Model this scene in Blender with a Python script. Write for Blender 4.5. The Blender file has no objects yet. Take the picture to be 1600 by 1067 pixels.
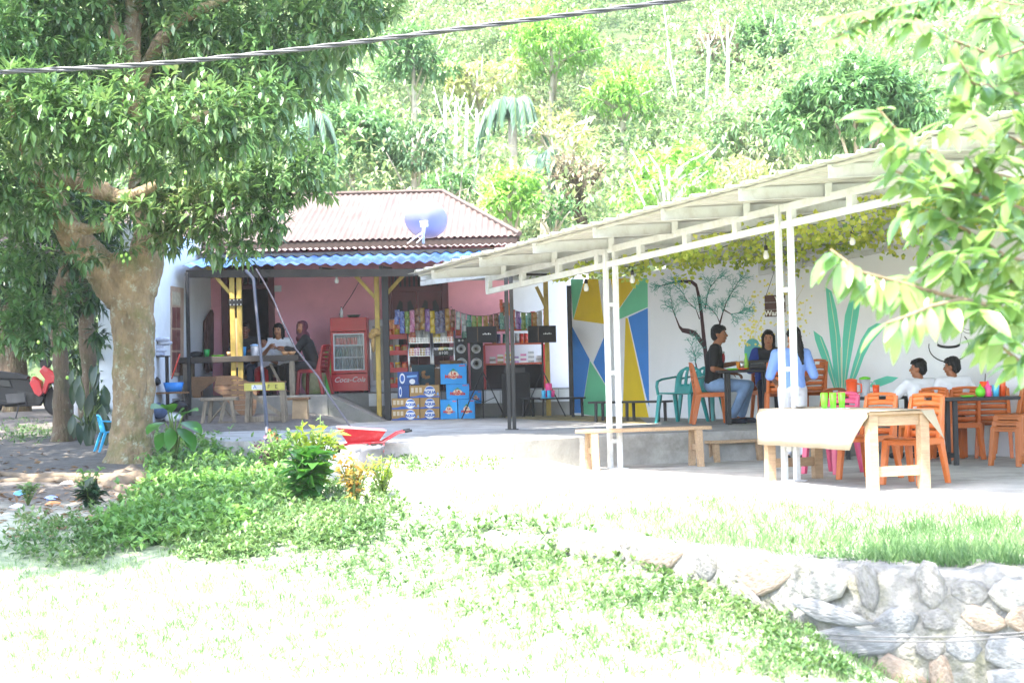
import bpy, math, random
import numpy as np
from mathutils import Vector, Matrix

# ------------------------------------------------------------------ camera, sky, sun, exposure
SC = bpy.context.scene
COL = SC.collection
random.seed(7)
FPX = 2800.0                      # focal length in photograph pixels (1600 wide)
CAM = Vector((0.0, 0.0, 1.19))    # eye height above the patio (z = 0)
PITCH = math.atan(47.5 / FPX)
ROLL = math.radians(1.4)
_f = Vector((0, math.cos(PITCH), math.sin(PITCH)))
_r0 = Vector((1, 0, 0))
_u0 = Vector((0, -math.sin(PITCH), math.cos(PITCH)))
_r = _r0 * math.cos(ROLL) - _u0 * math.sin(ROLL)
_u = _r0 * math.sin(ROLL) + _u0 * math.cos(ROLL)
cam_data = bpy.data.cameras.new('camera')
cam = bpy.data.objects.new('camera', cam_data)
COL.objects.link(cam)
SC.camera = cam
cam.matrix_world = Matrix(((_r.x, _u.x, -_f.x, CAM.x), (_r.y, _u.y, -_f.y, CAM.y), (_r.z, _u.z, -_f.z, CAM.z), (0, 0, 0, 1)))
cam_data.sensor_width = 36.0
cam_data.lens = FPX / 1600 * 36
cam_data.clip_start = 0.1
cam_data.clip_end = 1000
cam_data.dof.use_dof = True
cam_data.dof.focus_distance = 22.0
cam_data.dof.aperture_fstop = 4.5

SUN_DIR = Vector((0.27, 0.34, -0.90)).normalized()     # the way the light travels
world = bpy.data.worlds.new('World')
SC.world = world
world.use_nodes = True
wn = world.node_tree
sky = wn.nodes.new('ShaderNodeTexSky')
sky.sky_type = 'NISHITA'
sky.sun_disc = False
sky.sun_elevation = math.asin(-SUN_DIR.z)
sky.sun_rotation = math.atan2(-SUN_DIR.x, -SUN_DIR.y)
sky.air_density = 1.0
sky.dust_density = 2.5
sky.ozone_density = 1.0
wn.nodes['Background'].inputs['Strength'].default_value = 0.15
wn.links.new(sky.outputs['Color'], wn.nodes['Background'].inputs['Color'])
sun_data = bpy.data.lights.new('sun', 'SUN')
sun_data.energy = 2.7
sun_data.angle = math.radians(0.6)
sun_data.color = (1.0, 0.95, 0.88)
sun = bpy.data.objects.new('sun', sun_data)
COL.objects.link(sun)
sun.rotation_mode = 'QUATERNION'
sun.rotation_quaternion = SUN_DIR.to_track_quat('-Z', 'Y')
sun.location = (-6, -8, 30)
SC.view_settings.view_transform = 'Standard'
SC.view_settings.look = 'None'
SC.view_settings.exposure = 3.2
SC.view_settings.gamma = 1.0
SC.view_settings.use_curve_mapping = False
SC.render.engine = 'CYCLES'
SC.cycles.use_denoising = True
SC.cycles.max_bounces = 7
SC.cycles.diffuse_bounces = 4
SC.cycles.transparent_max_bounces = 6
SC.cycles.caustics_reflective = False
SC.cycles.caustics_refractive = False
SC.cycles.sample_clamp_indirect = 8.0

# ------------------------------------------------------------------ pixel <-> place
def at(u, v, Y):
    """the place on the vertical plane at distance Y that shows at photograph pixel u, v"""
    d = _f + _r * ((u - 800) / FPX) - _u * ((v - 533.5) / FPX)
    return CAM + d * (Y / d.y)
def onz(u, v, z):
    d = _f + _r * ((u - 800) / FPX) - _u * ((v - 533.5) / FPX)
    return CAM + d * ((z - CAM.z) / d.z)
def ux(u, Y, z):
    """x of pixel column u at distance Y and height z"""
    k = (u - 800) / FPX
    h = z - CAM.z
    return (k * (Y * math.cos(PITCH) + h * math.sin(PITCH)) + math.sin(ROLL) * (-Y * math.sin(PITCH) + h * math.cos(PITCH))) / math.cos(ROLL)
def pxm(Y):
    return FPX / Y                # photograph pixels per metre at distance Y

# ------------------------------------------------------------------ materials
def hx(s):
    s = s.lstrip('#')
    o = []
    for i in (0, 2, 4):
        c = int(s[i:i + 2], 16) / 255
        o.append(c / 12.92 if c <= 0.04045 else ((c + 0.055) / 1.055) ** 2.4)
    return tuple(o)
MATS = {}
def M(name, col, rough=0.6, var=0.12, scale=6.0, bump=0.0, bscale=40.0, metal=0.0, spec=0.5, stretch=None, dirt=None, dirt_scale=2.0, dirt_amt=0.5):
    if name in MATS:
        return MATS[name]
    c = hx(col) if isinstance(col, str) else col
    m = bpy.data.materials.new(name)
    m.use_nodes = True
    nt = m.node_tree
    N, L = nt.nodes, nt.links
    b = N['Principled BSDF']
    tc = N.new('ShaderNodeTexCoord')
    src = tc.outputs['Object']
    if stretch:
        mp = N.new('ShaderNodeMapping')
        mp.inputs['Scale'].default_value = stretch
        L.new(src, mp.inputs['Vector'])
        src = mp.outputs['Vector']
    nz = N.new('ShaderNodeTexNoise')
    nz.inputs['Scale'].default_value = scale
    nz.inputs['Detail'].default_value = 6
    nz.inputs['Roughness'].default_value = 0.62
    L.new(src, nz.inputs['Vector'])
    rp = N.new('ShaderNodeValToRGB')
    rp.color_ramp.elements[0].position = 0.28
    rp.color_ramp.elements[1].position = 0.72
    rp.color_ramp.elements[0].color = tuple(x * (1 - var) for x in c) + (1,)
    rp.color_ramp.elements[1].color = tuple(min(1, x * (1 + var)) for x in c) + (1,)
    L.new(nz.outputs['Fac'], rp.inputs['Fac'])
    out = rp.outputs['Color']
    if dirt is not None:
        dc = hx(dirt) if isinstance(dirt, str) else dirt
        n2 = N.new('ShaderNodeTexNoise')
        n2.inputs['Scale'].default_value = dirt_scale
        n2.inputs['Detail'].default_value = 8
        n2.inputs['Roughness'].default_value = 0.7
        L.new(tc.outputs['Object'], n2.inputs['Vector'])
        r2 = N.new('ShaderNodeValToRGB')
        r2.color_ramp.elements[0].position = 0.48
        r2.color_ramp.elements[1].position = 0.66
        r2.color_ramp.elements[1].color = (dirt_amt,) * 3 + (1,)
        r2.color_ramp.elements[0].color = (0, 0, 0, 1)
        L.new(n2.outputs['Fac'], r2.inputs['Fac'])
        mx = N.new('ShaderNodeMix')
        mx.data_type = 'RGBA'
        L.new(r2.outputs['Color'], mx.inputs['Factor'])
        L.new(out, mx.inputs['A'])
        mx.inputs['B'].default_value = tuple(dc) + (1,)
        out = mx.outputs['Result']
    L.new(out, b.inputs['Base Color'])
    b.inputs['Roughness'].default_value = rough
    b.inputs['Metallic'].default_value = metal
    b.inputs['Specular IOR Level'].default_value = spec
    if bump:
        nb = N.new('ShaderNodeTexNoise')
        nb.inputs['Scale'].default_value = bscale
        nb.inputs['Detail'].default_value = 5
        L.new(src, nb.inputs['Vector'])
        bp = N.new('ShaderNodeBump')
        bp.inputs['Strength'].default_value = bump
        bp.inputs['Distance'].default_value = 0.02 if bump < 0.85 else 0.06
        L.new(nb.outputs['Fac'], bp.inputs['Height'])
        L.new(bp.outputs['Normal'], b.inputs['Normal'])
    MATS[name] = m
    return m
def leafmat(name, cols, rough=0.42, trans=0.35, patch=0.35, spec=0.5):
    """foliage: colour differs from leaf to leaf, some light passes through"""
    if name in MATS:
        return MATS[name]
    m = bpy.data.materials.new(name)
    m.use_nodes = True
    nt = m.node_tree
    N, L = nt.nodes, nt.links
    b = N['Principled BSDF']
    geo = N.new('ShaderNodeNewGeometry')
    tc = N.new('ShaderNodeTexCoord')
    nz = N.new('ShaderNodeTexNoise')
    nz.inputs['Scale'].default_value = patch
    nz.inputs['Detail'].default_value = 3
    L.new(tc.outputs['Object'], nz.inputs['Vector'])
    mm = N.new('ShaderNodeMath')
    mm.operation = 'MULTIPLY_ADD'
    L.new(geo.outputs['Random Per Island'], mm.inputs[0])
    mm.inputs[1].default_value = 0.55
    m2 = N.new('ShaderNodeMath')
    m2.operation = 'MULTIPLY_ADD'
    L.new(nz.outputs['Fac'], m2.inputs[0])
    m2.inputs[1].default_value = 1.3
    m2.inputs[2].default_value = -0.42
    L.new(m2.outputs[0], mm.inputs[2])
    rp = N.new('ShaderNodeValToRGB')
    el = rp.color_ramp.elements
    while len(el) < len(cols):
        el.new(0.5)
    for i, c in enumerate(cols):
        el[i].position = i / (len(cols) - 1)
        el[i].color = tuple(c) + (1,)
    L.new(mm.outputs[0], rp.inputs['Fac'])
    L.new(rp.outputs['Color'], b.inputs['Base Color'])
    b.inputs['Roughness'].default_value = rough
    b.inputs['Specular IOR Level'].default_value = spec
    tr = N.new('ShaderNodeBsdfTranslucent')
    hs = N.new('ShaderNodeHueSaturation')
    hs.inputs['Value'].default_value = 1.35
    hs.inputs['Saturation'].default_value = 1.1
    hs.inputs['Hue'].default_value = 0.485
    L.new(rp.outputs['Color'], hs.inputs['Color'])
    L.new(hs.outputs['Color'], tr.inputs['Color'])
    mx = N.new('ShaderNodeMixShader')
    mx.inputs[0].default_value = trans
    L.new(b.outputs[0], mx.inputs[1])
    L.new(tr.outputs[0], mx.inputs[2])
    L.new(mx.outputs[0], N['Material Output'].inputs['Surface'])
    MATS[name] = m
    return m
def glassmat(name, col=(0.8, 0.85, 0.85), alpha=0.25, rough=0.05):
    if name in MATS:
        return MATS[name]
    m = bpy.data.materials.new(name)
    m.use_nodes = True
    b = m.node_tree.nodes['Principled BSDF']
    b.inputs['Base Color'].default_value = tuple(col) + (1,)
    b.inputs['Roughness'].default_value = rough
    b.inputs['Alpha'].default_value = alpha
    MATS[name] = m
    return m

# ------------------------------------------------------------------ mesh builder
class MB:
    def __init__(s):
        s.v = []
        s.f = []
    def add(s, vs, fs):
        o = len(s.v)
        s.v.extend([tuple(p) for p in vs])
        s.f.extend([tuple(i + o for i in q) for q in fs])
        return s
    def bx(s, x0, x1, y0, y1, z0, z1):
        return s.add([(x0, y0, z0), (x1, y0, z0), (x1, y1, z0), (x0, y1, z0), (x0, y0, z1), (x1, y0, z1), (x1, y1, z1), (x0, y1, z1)],
                     [(0, 3, 2, 1), (4, 5, 6, 7), (0, 1, 5, 4), (1, 2, 6, 5), (2, 3, 7, 6), (3, 0, 4, 7)])
    def box(s, c, size, R=None):
        a, b, d = size[0] / 2, size[1] / 2, size[2] / 2
        vs = [Vector(q) for q in ((-a, -b, -d), (a, -b, -d), (a, b, -d), (-a, b, -d), (-a, -b, d), (a, -b, d), (a, b, d), (-a, b, d))]
        c = Vector(c)
        if R is not None:
            vs = [R @ q for q in vs]
        return s.add([q + c for q in vs], [(0, 3, 2, 1), (4, 5, 6, 7), (0, 1, 5, 4), (1, 2, 6, 5), (2, 3, 7, 6), (3, 0, 4, 7)])
    def beam(s, p, q, w, h=None, up=(0, 0, 1)):
        p, q, up = Vector(p), Vector(q), Vector(up)
        h = w if h is None else h
        d = (q - p).normalized()
        if abs(d.dot(up)) > 0.98:
            up = Vector((0, 1, 0))
        a = d.cross(up).normalized() * (w / 2)
        b = a.cross(d).normalized() * (h / 2)
        vs = [p - a - b, p + a - b, p + a + b, p - a + b, q - a - b, q + a - b, q + a + b, q - a + b]
        return s.add(vs, [(0, 1, 2, 3), (7, 6, 5, 4), (0, 4, 5, 1), (1, 5, 6, 2), (2, 6, 7, 3), (3, 7, 4, 0)])
    def tube(s, pts, r, n=8, caps=True, wob=0.0, squash=1.0):
        pts = [Vector(p) for p in pts]
        k = len(pts)
        rr = r if isinstance(r, (list, tuple)) else [r] * k
        base = len(s.v)
        prev = None
        for i, p in enumerate(pts):
            t = (pts[min(i + 1, k - 1)] - pts[max(i - 1, 0)]).normalized()
            if prev is None:
                a = t.cross(Vector((0, 0, 1)) if abs(t.z) < 0.9 else Vector((1, 0, 0))).normalized()
            else:
                a = (prev - t * prev.dot(t)).normalized()
            prev = a
            b = t.cross(a)
            for j in range(n):
                th = 2 * math.pi * j / n
                q = rr[i] * (1 + (random.uniform(-wob, wob) if wob else 0))
                s.v.append(tuple(p + a * (math.cos(th) * q) + b * (math.sin(th) * q * squash)))
        for i in range(k - 1):
            for j in range(n):
                j2 = (j + 1) % n
                s.f.append((base + i * n + j, base + i * n + j2, base + (i + 1) * n + j2, base + (i + 1) * n + j))
        if caps:
            s.f.append(tuple(base + j for j in reversed(range(n))))
            s.f.append(tuple(base + (k - 1) * n + j for j in range(n)))
        return s
    def lathe(s, prof, n=16, c=(0, 0, 0), R=None):
        base = len(s.v)
        c = Vector(c)
        for (r, z) in prof:
            for j in range(n):
                th = 2 * math.pi * j / n
                q = Vector((r * math.cos(th), r * math.sin(th), z))
                if R is not None:
                    q = R @ q
                s.v.append(tuple(q + c))
        for i in range(len(prof) - 1):
            for j in range(n):
                j2 = (j + 1) % n
                s.f.append((base + i * n + j, base + i * n + j2, base + (i + 1) * n + j2, base + (i + 1) * n + j))
        if prof[0][0] > 1e-5:
            s.f.append(tuple(base + j for j in reversed(range(n))))
        if prof[-1][0] > 1e-5:
            s.f.append(tuple(base + (len(prof) - 1) * n + j for j in range(n)))
        return s
    def ell(s, c, r, n=12, m=8, R=None):
        c = Vector(c)
        base = len(s.v)
        r = r if isinstance(r, (list, tuple)) else (r, r, r)
        def put(q):
            q = Vector((q[0] * r[0], q[1] * r[1], q[2] * r[2]))
            s.v.append(tuple((R @ q if R is not None else q) + c))
        put((0, 0, -1))
        for i in range(1, m):
            ph = -math.pi / 2 + math.pi * i / m
            for j in range(n):
                th = 2 * math.pi * j / n
                put((math.cos(ph) * math.cos(th), math.cos(ph) * math.sin(th), math.sin(ph)))
        put((0, 0, 1))
        top = len(s.v) - 1
        for j in range(n):
            s.f.append((base, base + 1 + (j + 1) % n, base + 1 + j))
            s.f.append((top, top - n + j, top - n + (j + 1) % n))
        for i in range(m - 2):
            for j in range(n):
                j2 = (j + 1) % n
                s.f.append((base + 1 + i * n + j, base + 1 + i * n + j2, base + 1 + (i + 1) * n + j2, base + 1 + (i + 1) * n + j))
        return s
    def cap(s, p, q, r1, r2=None, n=12):
        """tapered limb with round ends"""
        r2 = r1 if r2 is None else r2
        p, q = Vector(p), Vector(q)
        d = q - p
        L = d.length
        if L < 1e-5:
            return s.ell(p, r1, n)
        d /= L
        prof = []
        for i in range(1, 5):
            a = math.pi / 2 * (1 - i / 4)
            prof.append((r1 * math.cos(a), -r1 * math.sin(a)))
        for i in range(0, 4):
            a = math.pi / 2 * i / 4
            prof.append((r2 * math.cos(a), L + r2 * math.sin(a)))
        R = d.to_track_quat('Z', 'Y').to_matrix()
        return s.lathe(prof, n, p, R)
    def poly(s, pts):
        return s.add(pts, [tuple(range(len(pts)))])
    def slab(s, pts, off):
        """a flat polygon pushed along off into a closed plate"""
        n = len(pts)
        off = Vector(off)
        a = [Vector(p) for p in pts]
        fs = [tuple(reversed(range(n))), tuple(range(n, 2 * n))]
        for i in range(n):
            j = (i + 1) % n
            fs.append((i, j, n + j, n + i))
        return s.add(a + [p + off for p in a], fs)
    def build(s, name, mat, parent=None, smooth=False, bevel=0.0, world=False, sharp=None):
        me = bpy.data.meshes.new(name)
        me.from_pydata(s.v, [], s.f)
        me.materials.append(mat)
        return link(me, name, parent, smooth, bevel, world)
def link(me, name, parent=None, smooth=False, bevel=0.0, world=False):
    if smooth:
        me.polygons.foreach_set('use_smooth', [True] * len(me.polygons))
    o = bpy.data.objects.new(name, me)
    COL.objects.link(o)
    if parent is not None:
        o.parent = parent
        if world:
            o.matrix_parent_inverse = wmat(parent).inverted()
    if bevel:
        b = o.modifiers.new('bevel', 'BEVEL')
        b.width = bevel
        b.segments = 2
        b.limit_method = 'ANGLE'
        b.angle_limit = math.radians(40)
    return o
def wmat(o):
    m = Matrix.LocRotScale(o.location, o.rotation_euler, o.scale)
    return wmat(o.parent) @ o.matrix_parent_inverse @ m if o.parent else m
def npmesh(name, V, F, mat, parent=None, smooth=False, world=False, loops=3):
    """big meshes from numpy arrays"""
    me = bpy.data.meshes.new(name)
    V = np.asarray(V, dtype=np.float32)
    F = np.asarray(F, dtype=np.int32)
    me.vertices.add(len(V))
    me.vertices.foreach_set('co', V.ravel())
    me.loops.add(F.size)
    me.loops.foreach_set('vertex_index', F.ravel())
    me.polygons.add(len(F))
    me.polygons.foreach_set('loop_start', np.arange(0, F.size, F.shape[1], dtype=np.int32))
    me.polygons.foreach_set('loop_total', np.full(len(F), F.shape[1], dtype=np.int32))
    me.update(calc_edges=True)
    me.materials.append(mat)
    return link(me, name, parent, smooth, 0, world)
def tag(o, label=None, cat=None, group=None, kind=None):
    if label: o['label'] = label
    if cat: o['category'] = cat
    if group: o['group'] = group
    if kind: o['kind'] = kind
    return o
def thing(name, label, cat, loc=(0, 0, 0), rz=0.0, group=None):
    o = bpy.data.objects.new(name, None)
    o.empty_display_size = 0.1
    COL.objects.link(o)
    o.location = loc
    o.rotation_euler = (0, 0, rz)
    return tag(o, label, cat, group)
def copy_tree(o, parent=None):
    c = o.copy()
    COL.objects.link(c)
    c.parent = parent
    for ch in list(o.children):
        copy_tree(ch, c)
    return c
def put(o, loc, rz=0.0, label=None, group=None, rx=0.0):
    o.location = loc
    o.rotation_euler = (rx, 0, rz)
    if label: o['label'] = label
    if group: o['group'] = group
    return o
def text(name, body, size, mat, parent, loc, rot, align='CENTER', shear=0.0, extrude=0.001, world=False, bold=0.0):
    cu = bpy.data.curves.new('t', 'FONT')
    cu.body = body
    cu.size = size
    cu.align_x = align
    cu.align_y = 'CENTER'
    cu.shear = shear
    cu.extrude = extrude
    cu.offset = bold
    cu.resolution_u = 3
    to = bpy.data.objects.new('t', cu)
    COL.objects.link(to)
    dg = bpy.context.evaluated_depsgraph_get()
    me = bpy.data.meshes.new_from_object(to.evaluated_get(dg))
    bpy.data.objects.remove(to)
    me.materials.clear()
    me.materials.append(mat)
    o = link(me, name, parent, False, 0, world)
    o.location = loc
    o.rotation_euler = rot
    return o
def smooth01(x, a, b):
    t = np.clip((x - a) / (b - a), 0, 1)
    return t * t * (3 - 2 * t)

# ------------------------------------------------------------------ leaves in bulk
def leaf_arrays(P, D, Nn, L, W, fold=0.25, droop=0.15, segs=1):
    """P base points, D unit directions, Nn rough normals; returns verts and faces of folded, drooping leaves"""
    n = len(P)
    D = D / np.linalg.norm(D, axis=1, keepdims=True)
    S = np.cross(D, Nn)
    S /= np.linalg.norm(S, axis=1, keepdims=True) + 1e-9
    U = np.cross(S, D)
    L = np.asarray(L).reshape(-1, 1) * np.ones((n, 1))
    W = np.asarray(W).reshape(-1, 1) * np.ones((n, 1))
    if segs == 1:
        mid = P + D * L * 0.48 - U * L * droop * 0.25
        a = mid + S * W * 0.5 + U * W * fold
        b = mid - S * W * 0.5 + U * W * fold
        tip = P + D * L - U * L * droop
        V = np.stack([P, a, mid, b, tip], axis=1).reshape(-1, 3)
        base = (np.arange(n) * 5)[:, None, None]
        T = np.array([[0, 1, 2], [0, 2, 3], [1, 4, 2], [2, 4, 3]])[None]
        return V, (base + T).reshape(-1, 3)
    prof = [(0.0, 0.03), (0.2, 0.62), (0.45, 1.0), (0.7, 0.85), (0.88, 0.45), (1.0, 0.02)]
    rows = []
    for t, w in prof:
        c = P + D * L * t - U * L * droop * t * t
        e = S * W * 0.5 * w
        up = U * W * fold * w
        rows += [c + e + up, c, c - e + up]
    V = np.stack(rows, axis=1).reshape(-1, 3)
    q = []
    for i in range(len(prof) - 1):
        a = i * 3
        q += [[a, a + 1, a + 4, a + 3], [a + 1, a + 2, a + 5, a + 4]]
    base = (np.arange(n) * (len(prof) * 3))[:, None, None]
    return V, (base + np.array(q)[None]).reshape(-1, 4)
def rand_unit(rng, n):
    v = rng.normal(size=(n, 3))
    return v / np.linalg.norm(v, axis=1, keepdims=True)
def clump_points(rng, clumps, per_area, shell=0.55):
    """points through ellipsoid clumps (centre, radii), denser towards the outside; with outward directions"""
    Ps, Os = [], []
    for c, r in clumps:
        r = np.array(r if hasattr(r, '__len__') else (r, r, r), dtype=float)
        n = max(3, int(per_area * 4 * math.pi * float(np.mean(r)) ** 2))
        d = rand_unit(rng, n)
        t = shell + (1 - shell) * rng.random((n, 1)) ** 0.6
        t *= 1 + 0.12 * rng.normal(size=(n, 1))
        Ps.append(np.array(c)[None] + d * r[None] * t)
        o = d / r[None]
        Os.append(o / np.linalg.norm(o, axis=1, keepdims=True))
    return np.concatenate(Ps), np.concatenate(Os)
def whorls(rng, P, O, k, L, W, spread=0.9, droop=0.2, sag=0.35, fold=0.2, segs=1):
    """k leaves round each twig end P that grows along O"""
    n = len(P)
    Pk = np.repeat(P, k, axis=0)
    Ok = np.repeat(O, k, axis=0)
    R = rand_unit(rng, n * k)
    D = Ok * (1 - spread * 0.55) + R * spread
    D[:, 2] -= sag * rng.random(n * k)
    D /= np.linalg.norm(D, axis=1, keepdims=True)
    up = np.tile(np.array([[0, 0, 1.0]]), (n * k, 1)) + R * 0.35 + Ok * 0.3
    Lk = L * rng.uniform(0.65, 1.2, n * k)
    Wk = W * rng.uniform(0.75, 1.2, n * k)
    return leaf_arrays(Pk + R * L * 0.08, D, up, Lk, Wk, fold=fold, droop=droop, segs=segs)
def join_arrays(parts):
    V, F, o = [], [], 0
    for v, f in parts:
        V.append(v)
        F.append(f + o)
        o += len(v)
    return np.concatenate(V), np.concatenate(F)
# ================================================================== materials used all over
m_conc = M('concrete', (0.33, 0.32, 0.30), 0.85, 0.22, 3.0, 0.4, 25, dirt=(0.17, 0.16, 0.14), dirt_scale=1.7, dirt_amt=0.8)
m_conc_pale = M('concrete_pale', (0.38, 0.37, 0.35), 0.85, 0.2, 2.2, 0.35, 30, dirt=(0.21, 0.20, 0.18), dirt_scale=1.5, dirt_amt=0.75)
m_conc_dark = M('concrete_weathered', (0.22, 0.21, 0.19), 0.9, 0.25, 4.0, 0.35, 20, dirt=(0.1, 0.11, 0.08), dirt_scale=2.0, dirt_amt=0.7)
m_pink = M('pink_wall_paint', hx('f0a9b9'), 0.75, 0.07, 1.6, 0.08, 60, dirt=hx('d0909c'), dirt_scale=1.1, dirt_amt=0.4)
m_white_wall = M('white_wall_paint', (0.66, 0.68, 0.72), 0.8, 0.05, 2.0, 0.06, 50, dirt=(0.52, 0.53, 0.54), dirt_scale=0.8, dirt_amt=0.4)
m_maroon = M('maroon_paint', (0.09, 0.012, 0.02), 0.45, 0.15, 5)
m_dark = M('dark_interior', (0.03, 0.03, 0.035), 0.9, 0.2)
m_black = M('black_metal', (0.007, 0.007, 0.009), 0.5, 0.2, 9)
m_black_matte = M('black_plastic', (0.005, 0.005, 0.006), 0.55, 0.2, 9)
m_white_metal = M('white_steel', (0.62, 0.63, 0.63), 0.42, 0.08, 7, 0.05, 30, dirt=(0.36, 0.32, 0.27), dirt_scale=5, dirt_amt=0.4)
m_sheet = M('white_roof_sheet', (0.50, 0.49, 0.45), 0.45, 0.05, 4, dirt=(0.34, 0.32, 0.27), dirt_scale=1.8, dirt_amt=0.5)
m_yellow_wood = M('yellow_painted_wood', hx('b99c4c'), 0.65, 0.2, 5, 0.2, 30, stretch=(6, 6, 0.8), dirt=hx('6b5a2c'), dirt_scale=3, dirt_amt=0.5)
m_wood = M('pale_raw_wood', hx('a88c6e'), 0.7, 0.22, 6, 0.2, 40, stretch=(9, 1, 9), dirt=hx('7a6048'), dirt_scale=3, dirt_amt=0.4)
m_wood_grey = M('grey_weathered_wood', hx('7d7263'), 0.85, 0.3, 6, 0.35, 35, stretch=(8, 8, 1), dirt=hx('4a4036'), dirt_scale=3, dirt_amt=0.6)
m_wood_dark = M('dark_stained_wood', hx('3a332d'), 0.7, 0.3, 6, 0.3, 35, dirt=hx('1c1a18'), dirt_scale=3, dirt_amt=0.5)
m_wood_brown = M('brown_wood', hx('7a5a3e'), 0.75, 0.3, 6, 0.3, 35, stretch=(8, 1, 8), dirt=hx('4a3524'), dirt_scale=3, dirt_amt=0.5)
m_orange = M('orange_plastic', hx('c9692a'), 0.42, 0.12, 5, dirt=hx('9a4f22'), dirt_scale=5, dirt_amt=0.5)
m_teal = M('teal_plastic', hx('178a8a'), 0.38, 0.08, 4)
m_blue_pl = M('sky_blue_plastic', hx('1f93bd'), 0.4, 0.08, 4)
m_magenta = M('magenta_plastic', hx('c2476a'), 0.38, 0.08, 4)
m_red = M('red_enamel', hx('b3121f'), 0.3, 0.08, 4)
m_red_dark = M('dark_red_plastic', hx('7c1a1f'), 0.4, 0.1, 4)
m_chrome = M('dull_chrome', (0.62, 0.63, 0.65), 0.3, 0.08, 8, metal=0.9)
m_white_pl = M('white_plastic', (0.72, 0.73, 0.74), 0.4, 0.04, 5)
m_lime = M('lime_plastic', hx('6fd02a'), 0.35, 0.06)
m_orange_b = M('bright_orange_plastic', hx('f0561d'), 0.35, 0.06)
m_pink_pl = M('pink_plastic', hx('ee4f93'), 0.35, 0.06)
m_cup_blue = M('pale_blue_plastic', hx('4fb6e0'), 0.35, 0.06)
m_green_pl = M('green_plastic', hx('1f8f4a'), 0.4, 0.08)
m_bulb = M('bulb_glass', (0.8, 0.8, 0.78), 0.2, 0.02)
m_bark = M('mango_bark', hx('857258'), 0.95, 0.45, 4.0, 1.0, 14, stretch=(1.5, 1.5, 0.7), dirt=hx('5d6136'), dirt_scale=2.2, dirt_amt=0.85)
m_bark_dark = M('dark_bark', hx('5a4c3c'), 0.95, 0.35, 4.0, 0.9, 12, stretch=(2, 2, 0.6), dirt=hx('3f4429'), dirt_scale=2.2, dirt_amt=0.7)
m_bark_pale = M('pale_bark', hx('a79c8a'), 0.95, 0.25, 3.0, 0.5, 12)
m_stem = M('green_stem', (0.10, 0.16, 0.04), 0.7, 0.2)

# lichen on the mango trunk: pale grey-green patches with a shape of their own
def lichen(m, col, scale, lo, hi):
    nt = m.node_tree
    N, L = nt.nodes, nt.links
    b = N['Principled BSDF']
    lk = b.inputs['Base Color'].links[0]
    src = lk.from_socket
    tc = N.new('ShaderNodeTexCoord')
    vz = N.new('ShaderNodeTexNoise')
    vz.inputs['Scale'].default_value = scale
    vz.inputs['Detail'].default_value = 9
    vz.inputs['Roughness'].default_value = 0.75
    mp = N.new('ShaderNodeMapping')
    mp.inputs['Location'].default_value = (3.1, 7.7, 1.3)
    L.new(tc.outputs['Object'], mp.inputs['Vector'])
    L.new(mp.outputs['Vector'], vz.inputs['Vector'])
    rp = N.new('ShaderNodeValToRGB')
    rp.color_ramp.elements[0].position = lo
    rp.color_ramp.elements[1].position = hi
    L.new(vz.outputs['Fac'], rp.inputs['Fac'])
    mx = N.new('ShaderNodeMix')
    mx.data_type = 'RGBA'
    L.new(rp.outputs['Color'], mx.inputs['Factor'])
    L.new(src, mx.inputs['A'])
    mx.inputs['B'].default_value = tuple(col) + (1,)
    L.new(mx.outputs['Result'], b.inputs['Base Color'])
lichen(m_bark, (0.36, 0.38, 0.29), 7.0, 0.54, 0.66)
lichen(m_bark_dark, (0.26, 0.28, 0.2), 6.0, 0.57, 0.66)

# ================================================================== the ground
WX = [-30, -8, -3, -0.9, 0.88, 1.79, 2.7, 6, 14, 40]
WYY = [19, 17.5, 16.5, 15.3, 12.3, 10.6, 10.1, 9.3, 8.6, 8]
def wall_y(x):
    return np.interp(x, WX, WYY)
def ground_z(x, y, rough=True):
    x = np.asarray(x, float)
    y = np.asarray(y, float)
    left = np.interp(y, [10, 16, 19, 22, 26, 30, 34, 40], [-0.3, -0.12, 0.02, 0.15, 0.36, 0.58, 0.66, 0.7])
    right = np.interp(y, [10, 20, 30, 34, 40], [0.0, -0.02, 0.05, 0.4, 0.7])
    k = smooth01(x, -3.6, -1.2)
    up = left * (1 - k) + right * k
    low0 = np.interp(x, [-6, -3, -0.9, 0.9, 1.7, 2.4, 3.2], [-0.2, -0.2, -0.1, -0.12, -0.36, -0.7, -0.95])
    low = np.maximum(low0 - 0.085 * np.clip(wall_y(x) - y, 0, None), -1.05)
    w = np.interp(x, [-8, -3, -0.9, 0.2], [6.0, 4.5, 1.6, 0.3])
    wy = wall_y(x)
    t = smooth01(y, wy - w * 0.9, wy + w * 0.1)
    up = up + 0.22 * smooth01(x, 1.0, 0.1) * smooth01(y, 16.8, 19.3) * smooth01(x, -3.4, -2.0) * (1 - smooth01(y, 24, 27))
    z = low * (1 - t) + up * t
    hill = np.clip(y - 41, 0, None)
    z = z + np.where(hill > 0, 0.43 * hill - 0.43 * 6 * (1 - np.exp(-hill / 6)), 0)
    if rough:
        a = np.where(y > 44, 1.0, 0.0)
        z = z + 0.018 * np.sin(x * 2.1 + y * 1.3) * np.sin(y * 1.7 - x * 0.9) * (y < 30)
        z = z + a * (0.8 * np.sin(x * 0.21 + 1) * np.sin(y * 0.17) + 0.4 * np.sin(x * 0.53 + y * 0.4))
    return z
def gz(x, y):
    return float(ground_z(x, y))
xs = np.concatenate([np.linspace(-150, -20, 30), np.linspace(-19, -8, 40), np.linspace(-7.8, 7.8, 170), np.linspace(8, 20, 40), np.linspace(21, 150, 30)])
ys = np.concatenate([np.linspace(-30, 3, 12), np.linspace(4, 36, 300), np.linspace(36.5, 60, 40), np.linspace(61, 260, 60)])
GX, GY = np.meshgrid(xs, ys)
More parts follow.
